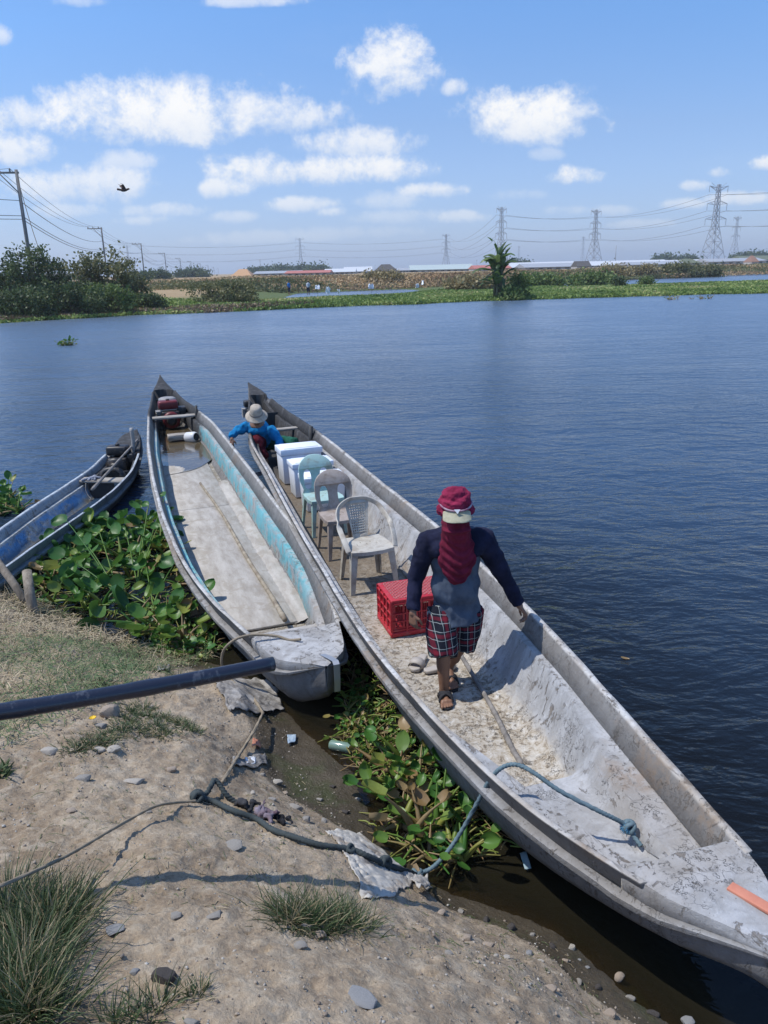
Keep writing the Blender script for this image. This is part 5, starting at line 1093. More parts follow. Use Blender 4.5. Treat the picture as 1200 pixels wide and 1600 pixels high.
hd = aty(712, 795, 4.93); nb = aty(711, 838, 5.04); shR = aty(669, 846, 5.05); shL = aty(756, 842, 5.06)
elR = aty(650, 902, 5.10); wrR = aty(645, 958, 5.00); elL = aty(789, 903, 5.12); wrL = at(812, 947, .74)
pel = aty(712, 952, 5.12); kR = aty(692, 1020, 4.93); aR = aty(694, 1078, 4.93); kL = aty(717, 1012, 5.12); aL = at(702, 1040, .24)
hpR = pel + V3(-.09, -.01, -.02); hpL = pel + V3(.09, 0, -.02)
down = V3(-.02, -.08, -1)
pr = [('e', hd, (.076, .092, .108), (R(18), 0, 0)), ('e', hd + V3(0, -.03, -.06), (.058, .06, .06)), ('c', hd + V3(0, -.085, -.02), .014, hd + V3(0, -.105, -.045), .012), ('e', hd + V3(-.078, .0, -.02), (.012, .02, .032)), ('e', hd + V3(.078, .0, -.02), (.012, .02, .032)),
      ('c', hd + V3(0, .02, -.06), .056, nb, .062), ('c', nb + V3(0, .01, -.09), .10, pel + V3(0, 0, .12), .115), ('c', shR.lerp(nb, .25) + V3(0, 0, -.02), .062, shL.lerp(nb, .25) + V3(0, 0, -.02), .062), ('e', pel, (.155, .11, .12)),
      ('c', shR, .055, elR, .040), ('c', elR, .040, wrR, .026), ('c', shL, .055, elL, .040), ('c', elL, .040, wrL, .026),
      ('c', hpR, .088, kR, .056), ('c', kR, .053, aR, .035), ('e', kR + (aR - kR) * .3 + V3(0, .02, 0), (.050, .052, .10)), ('c', hpL, .088, kL, .056), ('c', kL, .053, aL, .035), ('e', kL + (aL - kL) * .35 + V3(0, .02, 0), (.048, .050, .09))]
pr += fingers(wrR, V3(.02, -.10, -1), V3(-.7, -.7, 0), -1, (.45, .5, .55, .6), .185, (.3, .5))
pr += fingers(wrL, at(821, 960, .675) - wrL, V3(.25, .2, 1), -1, (.62, .66, .7, .7), .185, (.9, .25))
def foot(a, dr, lift=.0):
    dr = Vector(dr).normalized(); s = V3(-dr.y, dr.x, 0); g = V3(a.x, a.y, .155 + lift); o = [('c', a, .034, g + V3(0, 0, .01) - dr * .03, .034), ('e', g - dr * .045, (.032, .032, .03)), ('c', a + V3(0, 0, -.015), .032, g + dr * .10 + V3(0, 0, -.005), .024), ('c', g - dr * .04, .028, g + dr * .12, .022), ('c', g + dr * .12 - s * .026, .018, g + dr * .12 + s * .026, .018)]
    for i, (q, l) in enumerate(((-.034, .045), (-.014, .045), (.003, .040), (.018, .034), (.032, .026))): o.append(('c', g + dr * .13 + s * q + V3(0, 0, -.006), .0125 if i == 0 else .0085, g + dr * (.13 + l) + s * q * 1.15 + V3(0, 0, -.012), .0115 if i == 0 else .0075))
    return o, g, dr, s
fR, gR, dR, sR = foot(aR, (.06, -1, 0)); fL, gL, dL, sL = foot(aL, (.1, -1, 0)); pr += fR + fL
organic('body', pr, M_skin, man, .0052, 3)
M_nail = material('nail', color=(.42, .30, .24), rough=.35)
M_sole = material('sandal_black', color=(.02, .02, .024), rough=.8)
for g, dr, s in ((gR, dR, sR), (gL, dL, sL)):
    ang = math.atan2(dr.y, dr.x); o_ = [(x, y) for x, y in ((-.085, -.028), (-.03, -.034), (.05, -.040), (.13, -.050), (.175, -.036), (.188, 0), (.170, .034), (.12, .046), (.05, .036), (-.03, .034), (-.085, .028), (-.10, 0))]
    me = bend(poly2d(o_, (), .022, 'sole', .003), lambda x, y, z: (x, z, y)); sn = link('sandal', me, M_sole, man, smooth=False); sn.location = (g.x, g.y, .126); sn.rotation_euler = (0, 0, ang)
    mb = MB()
    for d0, d1 in ((.025, .095), (.095, .03)):
        for w in (-.008, .004, .016):
            P = [V3(d0 + (d1 - d0) * (q + 1) / 2 + w, .047 * math.sin(q * PI / 2), .012 + (.062 - .02 * (d0 + (d1 - d0) * (q + 1) / 2) * 6) * math.cos(q * PI / 2) ** .7) for q in np.linspace(-.98, .98, 11)]; mb.tube(P, .0085, 6)
    mb.build('strap', M_sole, sn)
# shirt with raglan sleeves
M_shirt = cloth('shirt_slate', (.085, .105, .14), (.055, .07, .10), sc=9); M_sleeve = cloth('sleeve_navy', (.018, .020, .045), (.010, .011, .025), sc=9)
organic('shirt', [('e', nb + V3(0, .0, -.08), (.16, .115, .14)), ('c', nb + V3(-.09, .01, -.05), .075, nb + V3(.09, .01, -.05), .075), ('c', shR.lerp(nb, .30) + V3(0, 0, -.004), .086, shL.lerp(nb, .30) + V3(0, 0, -.004), .086), ('e', (nb + pel) / 2 + V3(.0, .0, .10), (.180, .125, .20)), ('e', (nb + pel) / 2 + V3(.0, -.01, -.08), (.178, .135, .20)), ('t', [pel + V3(0, 0, .16), pel + V3(0, 0, .04), pel + V3(.012, -.01, -.075)], [.158, .170, .182])], M_shirt, man, .009, 5, .013, 8, stretch=(1.6, 1.6, .6))
for sh, el, wr in ((shR, elR, wrR), (shL, elL, wrL)):
    w2 = wr + (el - wr).normalized() * .02
    sl_ = organic('sleeve', [('c', nb.lerp(sh, .20) + V3(0, -.004, -.012), .090, sh + V3(0, 0, -.006), .086), ('e', nb.lerp(sh, .6) + V3(0, -.01, -.045), (.095, .118, .085)), ('c', sh + V3(0, 0, -.012), .084, sh.lerp(el, .5), .074), ('c', sh.lerp(el, .5), .072, el, .062), ('t', [el, el.lerp(w2, .5), w2], [.060, .054, .046])], M_sleeve, man, .008, 5, .009, 11, seed=sh.x * 7)
    ax_ = (wr - sh).normalized()
    for v in sl_.data.vertices:
        q_ = (v.co - sh).dot(ax_); v.co += v.normal * .0022 * math.sin(q_ * 62 + 3.5 * mnoise.noise(v.co * 7) + 2.5 * v.co.z) * min(1, max(0, q_ * 6 + .3))
for o_ in [c for c in man.children if c.name.startswith('shirt')]:
    for v in o_.data.vertices:
        z_ = (v.co.z - pel.z); v.co += v.normal * .0045 * math.sin(34 * (v.co.x - nb.x) * (1.2 - z_) + 30 * z_ + 4 * mnoise.noise(v.co * 5)) * (1 if z_ > -.05 else .4)
def plaid(t):
    x, y, z = t.sep(t.co((1, 1, 1)))[:3]; u = t.math('ADD', x, t.math('MULTIPLY', y, .3))
    wob = t.math('MULTIPLY', t.math('SUBTRACT', t.noise(t.co(), 5, 2), .5), .012); u = t.math('ADD', u, wob); v = t.math('ADD', z, wob)
    def band(c, per, w, off): return t.math('LESS_THAN', t.math('FRACT', t.math('ADD', t.math('DIVIDE', c, per), off)), w)
    col = (.012, .014, .022); a = t.math('MULTIPLY', band(u, .105, .24, 0), .36); b = t.math('MULTIPLY', band(v, .105, .22, .2), .36)
    c = t.mix(a, col, (.26, .015, .03)); c = t.mix(b, c, (.26, .015, .03))
    for o_ in (.16, .66): c = t.mix(t.math('MULTIPLY', band(u, .105, .04, o_), .6), c, (.36, .40, .38)); c = t.mix(t.math('MULTIPLY', band(v, .105, .04, o_ + .2), .6), c, (.36, .40, .38))
    return dict(color=c, rough=.95, spec=.15, normal=t.bump(t.noise(t.co((1, 1, .5)), 16, 4), .5, .012))
organic('shorts', [('e', pel + V3(0, 0, .0), (.170, .13, .12)), ('t', [hpR + V3(0, 0, .04), hpR.lerp(kR, .5) + V3(-.01, 0, 0), kR + V3(-.0, 0, -.035)], [.118, .118, .108]), ('t', [hpL + V3(0, 0, .04), hpL.lerp(kL, .5) + V3(.015, 0, 0), kL + V3(.02, 0, .01)], [.118, .118, .112])], material('plaid_cloth', plaid), man, .009, 4, .012, 9, stretch=(1.6, 1.6, .4))
M_hood = cloth('hood_maroon', (.24, .022, .060), (.15, .012, .036), sc=11); M_scarf = cloth('scarf_maroon', (.155, .016, .038), (.095, .009, .022), sc=11)
organic('hood', [('e', hd + V3(0, .018, .045), (.103, .118, .106), (R(12), 0, 0)), ('e', hd + V3(0, .005, .004), (.128, .128, .022), (R(20), 0, 0)), ('e', hd + V3(0, .06, -.06), (.095, .07, .10)), ('e', hd + V3(-.095, .01, -.015), (.022, .06, .035)), ('e', hd + V3(.095, .01, -.015), (.022, .06, .035))], M_hood, man, .006, 3, .020, 13, stretch=(1, 1, 1.9))
mb = MB(); mb.tube([hd + Matrix.Rotation(R(14), 3, 'X') @ V3(.107 * math.sin(a), -.115 * math.cos(a), .046) + V3(0, .012, 0) for a in np.linspace(-PI * .62, PI * .62, 26)], .0065, 6)
mb.build('hood_band', cloth('band_pale', (.42, .36, .40), (.25, .10, .16)), man)
mb = MB(); q0_ = hd + V3(-.003, -.124, .022); mb.add([q0_ + V3(-.022, 0, .012), q0_ + V3(.022, 0, .012), q0_ + V3(.003, -.012, -.016), q0_ + V3(0, .01, .0)], [(0, 2, 1), (0, 3, 2), (1, 2, 3), (0, 1, 3)]); mb.build('badge', material('badge_white', color=(.65, .65, .66), rough=.5), man, smooth=False)
# visor: curved khaki peak sloping down over the eyes
V = []; F = []; nu, nv = 13, 6
for j in range(nv):
    for i in range(nu):
        a = (i / (nu - 1) - .5) * 2; r_ = j / (nv - 1); rad = 1 - abs(a) ** 3 * .35
        V.append(hd + V3(a * (.090 + .006 * r_), -.086 - (.080 * r_) * rad + .03 * a * a, .022 - .072 * r_ * rad - .022 * a * a))
for j in range(nv - 1):
    for i in range(nu - 1): F.append((j * nu + i, j * nu + i + 1, (j + 1) * nu + i + 1, (j + 1) * nu + i))
mb = MB(); mb.add(V, F); o = mb.build('visor', cloth('visor_khaki', (.40, .38, .27), (.32, .30, .21), sc=30), man); q = o.modifiers.new('s', 'SOLIDIFY'); q.thickness = .006; q = o.modifiers.new('b', 'SUBSURF'); q.levels = 1; apply(o)
cf = nb.y - .145
sc_ = organic('scarf', [('c', hd + V3(0, -.098, -.045), .018, hd + V3(0, -.108, -.07), .020), ('e', hd + V3(0, -.042, -.086), (.092, .080, .056)), ('e', hd + V3(0, -.060, -.125), (.102, .074, .026)), ('c', hd + V3(0, -.030, -.085), .096, nb + V3(.0, -.055, .0), .105), ('e', nb + V3(.0, -.095, -.05), (.130, .062, .10)), ('e', nb + V3(.002, -.112, -.13), (.136, .050, .11)), ('e', nb + V3(.004, -.118, -.19), (.108, .042, .10)), ('e', nb + V3(.006, -.122, -.24), (.078, .032, .075)), ('e', nb + V3(0, .02, .0), (.11, .10, .06))], M_scarf, man, .006, 8, .007, 9, stretch=(1.6, 1.2, .7))
for v in sc_.data.vertices:
    # hanging U shaped folds across the chest
    x_, z_ = v.co.x - nb.x, v.co.z - nb.z
    if v.co.y < nb.y - .02: v.co.y += .0065 * math.sin((z_ * 1.0 - 5.5 * x_ * x_ + .02 * math.sin(x_ * 22)) * 95 + .8 * mnoise.noise(v.co * 9)) * min(1, max(0, (.10 - z_) / .1))
# ------------------------------------------------------------------ the crouching man
cm = empty('person', (0, 0, 0), 0, 'crouching man in bright blue shirt and beige hat at the long boat stern', 'person')
Y = 12.2; h2 = aty(401, 652, Y - .25); n2_ = aty(402, 664, Y); sR2 = aty(380, 667, Y); sL2 = aty(425, 672, Y); eR2 = aty(366, 676, Y - .1); wR2 = at(362, 686, .62)
eL2 = aty(437, 688, Y - .15); wL2 = aty(438, 703, Y - .35); pe2 = aty(414, 690, Y + .35); kR2 = aty(402, 688, Y - .1); aR2 = at(416, 722, .2); kL2 = aty(458, 692, Y); aL2 = at(434, 716, .2)
pr = [('e', h2, (.08, .10, .11), (R(35), 0, 0)), ('e', h2 + V3(0, -.05, -.06), (.05, .05, .05)), ('c', h2, .05, n2_, .06), ('c', n2_, .13, pe2, .14), ('c', sR2, .055, eR2, .042), ('c', eR2, .04, wR2, .027), ('c', sL2, .055, eL2, .042), ('c', eL2, .04, wL2, .027), ('c', pe2, .10, kR2, .065), ('c', kR2, .06, aR2, .04), ('c', pe2, .10, kL2, .065), ('c', kL2, .06, aL2, .04), ('c', aR2, .035, aR2 + V3(0, -.16, -.04), .028), ('c', aL2, .035, aL2 + V3(.03, -.15, -.04), .028)]
pr += fingers(wR2, V3(-.02, -.3, -1), V3(-.3, -1, .2), -1, (.3, .35, .4, .4)) + fingers(wL2, V3(0, -.3, -1), V3(.3, -1, 0), 1, (.3, .35, .4, .4))
organic('body', pr, M_skin, cm, .008, 3)
organic('shirt', [('e', n2_ + V3(0, .05, -.08), (.19, .17, .16)), ('c', n2_ + V3(0, .08, -.1), .18, pe2 + V3(0, -.05, .05), .17), ('c', sR2 + V3(.02, 0, 0), .085, eR2, .068), ('t', [eR2, wR2 + V3(0, .01, .03)], [.066, .048]), ('c', sL2 + V3(-.02, 0, 0), .085, eL2, .068), ('t', [eL2, wL2 + V3(0, .01, .03)], [.066, .048])], cloth('shirt_bright_blue', (.012, .20, .42), (.008, .12, .28), sc=9), cm, .012, 3, .03, 8)
organic('trouser_leg', [('c', pe2 + V3(.03, 0, -.02), .13, kL2, .10), ('c', kL2, .098, kL2.lerp(aL2, .7), .08)], cloth('trouser_green', (.022, .115, .075), (.012, .07, .045)), cm, .012, 3, .02, 8)
organic('trouser_leg', [('c', pe2 + V3(-.05, 0, -.02), .13, kR2, .105), ('c', kR2, .10, kR2.lerp(aR2, .7), .08)], M_maroonc, cm, .012, 3, .02, 8)
mb = MB(); mb.lathe([(0, .145), (.05, .142), (.085, .125), (.098, .05), (.105, .0), (.165, -.04), (.178, -.05), (.165, -.056), (.10, -.01)], (0, 0, 0), 28); o = mb.build('hat', cloth('hat_beige', (.44, .38, .31), (.33, .28, .22), sc=16), cm); o.location = h2 + V3(0, -.01, .06); o.rotation_euler = (R(30), R(4), 0)
mb = MB(); mb.lathe([(.1005, .03), (.103, .032), (.108, .002), (.105, .0)], (0, 0, 0), 28); q = mb.build('hat_band', cloth('band_taupe', (.24, .21, .18)), o)
# slides left on the floor
M_slide = plastic('slide_taupe', (.40, .36, .32), (.22, .19, .16), .4)
def slide(p, rz, lab):
    o_ = [(x, y) for x, y in ((-.13, -.0), (-.115, -.032), (-.04, -.036), (.05, -.046), (.11, -.048), (.14, -.02), (.142, .01), (.12, .042), (.05, .048), (-.04, .036), (-.115, .032))]
    t = empty('slipper', p, rz, lab, 'slipper', 'pair of grey slides on the boat floor'); me = bend(poly2d(o_, (), .03, 'sole', .008), lambda x, y, z: (x, z, y + .016)); link('sole', me, M_slide, t, smooth=True)
    V = []; F = []; n = 13
    for i in range(n):
        a = PI * i / (n - 1)
        for d0 in (-.0, .075): V.append((.02 + d0 + .01 * math.sin(a), .052 * math.cos(a), .02 + .055 * math.sin(a) ** .8 * (1 if d0 == 0 else .75)))
    for i in range(n - 1): F.append((2 * i, 2 * i + 1, 2 * i + 3, 2 * i + 2))
    mb = MB(); mb.add(V, F); o = mb.build('strap', M_slide, t); q = o.modifiers.new('s', 'SOLIDIFY'); q.thickness = .009; apply(o)
slide(at(655, 1038, .128), R(-112), 'grey slide slipper standing alone nearest the boat side, left of the other'); slide(at(686, 1047, .128), R(20), 'grey slide slipper lying half behind the man\'s bare ankle')
p = at(722, 1052, .15)

# ------------------------------------------------------------------ dark pole, ropes, stakes
M_bpole = material('painted_pole', lambda t: dict(color=t.mix(t.sm(t.noise(t.co((2, 1, 1)), 14, 6, .7), .56, .66, 0, .8), (.014, .017, .030), (.07, .075, .09)), rough=.28, spec=.6, normal=t.bump(t.noise(t.co(), 60, 4), .35, .004)))
a = at(427, 1037, 1.60); b = at(-160, 1136, 1.74); P = [a.lerp(b, f) + V3(0, 0, -.012 * math.sin(f * PI)) for f in np.linspace(0, 1, 30)]; rr = [.0285 + .0015 * f for f in np.linspace(0, 1, 30)]
for i in (11, 12, 21): rr[i] *= 1.07
# beyond the frame the butt end runs on until it rests on the high bank
dl_ = (b - a); dl_.z = 0; dl_.normalize(); e0 = Vector(P[-1])
for k in range(1, 9):
    q = e0 + dl_ * (.32 * k); q.z = e0.z + (float(G0(np.array([(e0 + dl_ * 2.56).x]), np.array([(e0 + dl_ * 2.56).y]))[0]) + .04 - e0.z) * (k / 8) ** 1.3; P.append(q); rr.append(.031)
mb = MB(); mb.tube(P, rr, 20); tag(mb.build('bamboo_pole', M_bpole), 'thick dark painted pole reaching in from the left edge towards the boat bow', 'pole')
M_rope_b = material('rope_blue', lambda t: dict(color=t.mix(t.noise(t.co(), 40, 4), (.05, .085, .10), (.17, .24, .27)), rough=.9, normal=t.bump(t.noise(t.co(), 200, 3), .4, .003)))
M_rope_d = material('rope_dark', lambda t: dict(color=t.mix(t.noise(t.co(), 30, 4), (.018, .026, .028), (.07, .085, .085)), rough=.9, normal=t.bump(t.noise(t.co(), 200, 3), .4, .003)))
M_rope_t = material('rope_tan', lambda t: dict(color=t.mix(t.noise(t.co(), 30, 4), (.14, .11, .075), (.34, .28, .20)), rough=.95))
def rope(pts, r_, mt, lab, name='rope', tw=110, amp=.55):
    mb = MB(); mb.tube(spline(pts, 14), r_, 12, True, 0., tw, 3, amp); return tag(mb.build(name, mt), lab, 'rope')
def knot(c, r_, mt, parent, n=3, seed=0):
    q = random.Random(seed); mb = MB()
    for i in range(n):
        ax = Vector((q.uniform(-1, 1), q.uniform(-1, 1), q.uniform(-.5, 1))).normalized(); u = ax.orthogonal().normalized(); v = ax.cross(u)
        mb.tube([Vector(c) + (u * math.cos(a) + v * math.sin(a)) * r_ * 2.0 + ax * r_ * .8 * math.sin(a * 1.5) for a in np.linspace(0, 2 * PI, 18)], r_ * .85, 8)
    return mb.build('knot', mt, parent)
pts = [at(1002, 1322, .40), at(990, 1306, .42), at(983, 1292, .45), at(958, 1278, .50), at(933, 1266, .54), at(875, 1236, .62), at(838, 1210, .68), at(815, 1197, .695), at(796, 1195, .69), at(778, 1204, .66), at(762, 1224, .56), at(748, 1250, .44), at(725, 1292, .25), at(700, 1330, .13), at(675, 1356, .09), atg(650, 1366, .03)]
r1_ = rope(pts, .0105, M_rope_b, 'blue mooring rope hanging from the long banca over its side down to the bank'); knot(pts[2], .013, M_rope_b, r1_, 5, 2); knot(pts[-1], .014, M_rope_b, r1_, 3, 5)
mb = MB(); q = random.Random(4)
for i in range(60):
    d_ = Vector((q.gauss(-1, .5), q.gauss(-.2, .6), q.gauss(0, .4))).normalized(); mb.tube([pts[2] + V3(-.02, 0, 0), pts[2] + d_ * .025, pts[2] + d_ * .045 + V3(0, 0, -.008)], .0016, 3)
mb.build('frayed_end', material('rope_fray_blue', color=(.08, .26, .42), rough=.9), r1_)
pts = [atg(650, 1366, .03), atg(625, 1358, .02), atg(602, 1350, .025), atg(575, 1338, .03), atg(547, 1327, .02), atg(500, 1320, .015), atg(460, 1308, .02), atg(427, 1297, .015), atg(402, 1281, .02), atg(365, 1267, .02), atg(335, 1253, .025), atg(308, 1245, .03)]
r2_ = rope(pts, .013, M_rope_d, 'dark thick rope lying along the edge of the dirt bank'); knot(pts[-1], .0125, M_rope_d, r2_, 5, 7); knot(pts[2], .014, M_rope_d, r2_, 3, 8); knot(pts[4], .010, M_rope_d, r2_, 2, 9)
rope([atg(308, 1243, .03), atg(322, 1240, .03), atg(330, 1228, .06), atg(335, 1219, .08), atg(343, 1226, .06), atg(352, 1240, .03), atg(365, 1250, .015), atg(376, 1256, .015)], .012, M_rope_d, 'short dark rope loop standing up from the knot on the bank')
rope([atg(306, 1251, .03), atg(275, 1254, .03), atg(240, 1262, .06), atg(185, 1290, .08), atg(100, 1340, .14), atg(0, 1384, .20), atg(-60, 1405, .22)], .006, M_rope_t, 'thin tan rope running from the knot to the left picture edge')
rope([atg(347, 1222, .02), atg(362, 1198, .03), atg(380, 1170, .05), atg(398, 1140, .08), at(411, 1114, .20)], .009, M_rope_t, 'tan rope pulled straight from the knot up to the grey sheeting')
rope([at(470, 999, .50), at(452, 1000, .485), at(432, 994, .505), at(400, 992, .53), at(375, 996, .54), at(358, 1006, .50), at(348, 1020, .40), at(347, 1040, .28), atg(356, 1056, .05), atg(375, 1075, .03), atg(395, 1090, .03), at(411, 1114, .17)], .0095, M_rope_t, 'tan mooring rope tied over the bow of the turquoise banca')
M_stake = material('stake_wood', lambda t: dict(color=t.ramp(t.noise(t.co((3, 3, .6)), 5, 6, .7), [(.3, (.09, .075, .055)), (.55, (.24, .20, .155)), (.8, (.34, .30, .24))]), rough=.95, normal=t.bump(t.noise(t.co((6, 6, .8)), 6, 5), .7, .01)))
p = at(54, 962, .05); mb = MB(); mb.tube([p + V3(.02, 0, -.3), p, p + V3(-.015, .01, .2), at(42, 893, .42)], [.048, .046, .047, .045], 14); tag(mb.build('stake', M_stake), 'upright cut bamboo stake driven into the left bank', 'stake')
mb = MB(); mb.tube(spline([at(40, 940, .12), at(20, 910, .3), at(-10, 870, .5)], 5), .038, 14); tag(mb.build('stake', M_stake), 'slanting bamboo stake leaning left of the upright one', 'stake')

# ------------------------------------------------------------------ plants near the camera
def inpoly(x, y, P):
    c = False; j = len(P) - 1
    for i in range(len(P)):
        if (P[i][1] > y) != (P[j][1] > y) and x < (P[j][0] - P[i][0]) * (y - P[i][1]) / (P[j][1] - P[i][1] + 1e-9) + P[i][0]: c = not c
        j = i
    return c
def blades(mb_, base, n, length, width, spread, r_, lean=(0, 0), curl=1.):
    for _ in range(n):
        a = r_.random() * 2 * PI; rad = abs(r_.gauss(0, 1)) * spread; b = Vector(base) + V3(math.cos(a) * rad, math.sin(a) * rad, 0); b.z = gh(b.x, b.y) - .01 if base[2] is not None else 0
        L = length * r_.uniform(.45, 1.15); d = Vector((math.cos(a) * .55 + lean[0] + r_.gauss(0, .25), math.sin(a) * .55 + lean[1] + r_.gauss(0, .25), 1)).normalized(); w = width * r_.uniform(.7, 1.2); s = d.cross(V3(r_.gauss(0, 1), r_.gauss(0, 1), .2)).normalized(); p = b; V = []; m_ = 5; hd_ = Vector((d.x, d.y, 0))
        for i in range(m_ + 1):
            f = i / m_; ww = w * (1 - f ** 1.6) * .5 + .0003; V += [p - s * ww, p + s * ww]; d = (d + hd_ * .14 * curl - V3(0, 0, .12 * f * 2 * curl)).normalized(); p = p + d * L / m_
        mb_.add(V, [(2 * i, 2 * i + 1, 2 * i + 3, 2 * i + 2) for i in range(m_)], r_.random())
M_grass = leaf_mat('grass_blade', [(0, (.035, .06, .025)), (.45, (.075, .115, .045)), (.72, (.13, .155, .07)), (.8, (.28, .22, .13)), (1, (.40, .33, .20))], .25)
M_straw = leaf_mat('grass_straw', [(0, (.08, .13, .045)), (.35, (.16, .20, .08)), (.5, (.32, .25, .15)), (1, (.50, .41, .27))], .2)
r_ = random.Random(3)
def tuft(spots, n, L, w, sp, mt, lab, lean=(0, 0), curl=1.):
    mb = MB()
    for px, py in spots:
        b = atg(px, py); blades(mb, b, n, L, w, sp, r_, lean, curl)
    tag(mb.build('grass_tuft', mt, smooth=False), lab, 'grass tuft', 'grass tufts on the dirt bank')
tuft([(10, 1420), (60, 1440), (20, 1490), (80, 1480), (40, 1540), (0, 1560), (60, 1580), (95, 1440), (10, 1450), (40, 1510), (20, 1590)], 380, .175, .0040, .060, M_grass, 'largest dense grass tuft filling the lower left corner', (.05, .05), .8)
tuft([(490, 1440), (460, 1430), (520, 1445), (545, 1440), (440, 1425), (500, 1425), (475, 1445), (535, 1430), (555, 1450), (450, 1440), (510, 1455)], 120, .125, .0034, .045, M_grass, 'round grass tuft in the bottom middle beside the white sack')
tuft([(200, 1595), (230, 1590), (170, 1600), (250, 1570)], 70, .10, .0038, .035, M_grass, 'thin mixed grass tuft at the bottom edge right of the largest tuft')
tuft([(300, 1560), (312, 1548)], 60, .06, .0034, .022, M_grass, 'tiny green grass tuft just right of the dark stone')
tuft([(410, 1370), (405, 1362)], 14, .05, .002, .012, M_straw, 'few dry stalks above the round grass tuft')
tuft([(250, 1050), (215, 1045), (280, 1060), (240, 1080), (190, 1085), (160, 1070)], 120, .10, .005, .05, M_grass, 'green grass tuft behind the dark pole', curl=1.4)
mb = MB()
for px, py in [(230, 1120), (260, 1122), (200, 1128), (170, 1148), (140, 1162), (245, 1138), (280, 1130), (215, 1142), (190, 1140), (295, 1140), (255, 1150), (160, 1160), (225, 1108), (205, 1112), (120, 1172)]: blades(mb, atg(px, py), 270, .058, .0048, .055, r_, curl=1.7)
tag(mb.build('weed_patch', M_grass, smooth=False), 'low dark green weedy patch below the dark pole', 'weeds', kind='stuff')
tuft([(0, 1212), (-2, 1206)], 40, .07, .02, .02, M_grass, 'broad leaved weed at the left picture edge')
# flattened grass mat at the left
mb = MB(); r_ = random.Random(11); k = 0
GP = [atg(*p).to_2d() for p in ((-80, 900), (30, 925), (140, 985), (215, 1005), (345, 1012), (335, 1035), (250, 1045), (225, 1075), (110, 1120), (20, 1160), (-80, 1190))]
gx0, gx1 = min(p.x for p in GP), max(p.x for p in GP); gy0, gy1 = min(p.y for p in GP), max(p.y for p in GP); BX = []
while len(BX) < 11500:
    x, y = r_.uniform(gx0, gx1), r_.uniform(gy0, gy1)
    if inpoly(x + r_.gauss(0, .06), y + r_.gauss(0, .06), GP): BX.append((x, y))
BG = G(np.array([p[0] for p in BX]), np.array([p[1] for p in BX]))
for (x, y), g in zip(BX, BG):
    g = float(g); b = Vector((x, y, g))
    a = r_.random() * 2 * PI; el = r_.uniform(-.05, .6) if r_.random() < .8 else r_.uniform(.6, 1.3); L = r_.uniform(.05, .14); d = V3(math.cos(a) * math.cos(el), math.sin(a) * math.cos(el), math.sin(el)); w = r_.uniform(.003, .006); s = d.cross(V3(0, 0, 1) + V3(r_.gauss(0, .4), r_.gauss(0, .4), 0)).normalized(); p = Vector(b) + V3(0, 0, r_.uniform(.0, .06)); p.z = max(p.z, .02); V = []
    for i in range(4):
        f = i / 3; ww = w * (1 - f ** 1.7) * .5 + .0003; V += [p - s * ww, p + s * ww]; d = (d - V3(0, 0, .22)).normalized() if el > 0 else d; p = p + d * L / 3; 
        if p.z < max(0, g) + .004: p.z = max(0, g) + .004
    dry = .5 + .5 * float(fbm(np.array([b.x]), np.array([b.y]), 1.6, 3, 77)[0]) * 1.6
    mb.add(V, [(2 * i, 2 * i + 1, 2 * i + 3, 2 * i + 2) for i in range(3)], min(1, max(0, dry + r_.gauss(0, .25))))
tag(mb.build('grass_mat', M_straw, smooth=False), 'matted green and straw grass covering the left bank', 'grass', kind='stuff')

# water hyacinth: rounded glossy leaves on swollen stalks
def hy_fn(t):
    f = t.attr('rnd'); n = t.noise(t.co(), 25, 4)
    return dict(color=t.mix(t.math('MULTIPLY', n, .35), t.ramp(f, [(0, (.025, .085, .018)), (.45, (.065, .18, .030)), (.70, (.17, .27, .045)), (.82, (.34, .35, .08)), (.92, (.28, .16, .07)), (1, (.40, .28, .15))]), (.04, .09, .025)), sub=.3, rough=.42, spec=.4, normal=t.bump(n, .3, .006))
M_hy = material('hyacinth_leaf', hy_fn)
def hy_leaf(mb_, p, d, up, w, L, rv, cup=.35):
    """round blade starting at p heading d"""
    s = d.cross(up).normalized(); up = s.cross(d).normalized(); V = []; F = []; nu, nv = 7, 5
    for i in range(nu):
        f = i / (nu - 1); ww = w * (math.sin(PI * min(1, (f * .9 + .08))) ** .55) * (1 if f < .97 else .2)
        for j in range(nv):
            q = (j / (nv - 1) - .5) * 2; V.append(p + d * L * f + s * ww * q + up * (cup * w * q * q + .25 * L * (f - .5) ** 2 - .12 * L * f * f))
    for i in range(nu - 1):
        for j in range(nv - 1): F.append((i * nv + j, i * nv + j + 1, (i + 1) * nv + j + 1, (i + 1) * nv + j))
    mb_.add(V, F, rv)
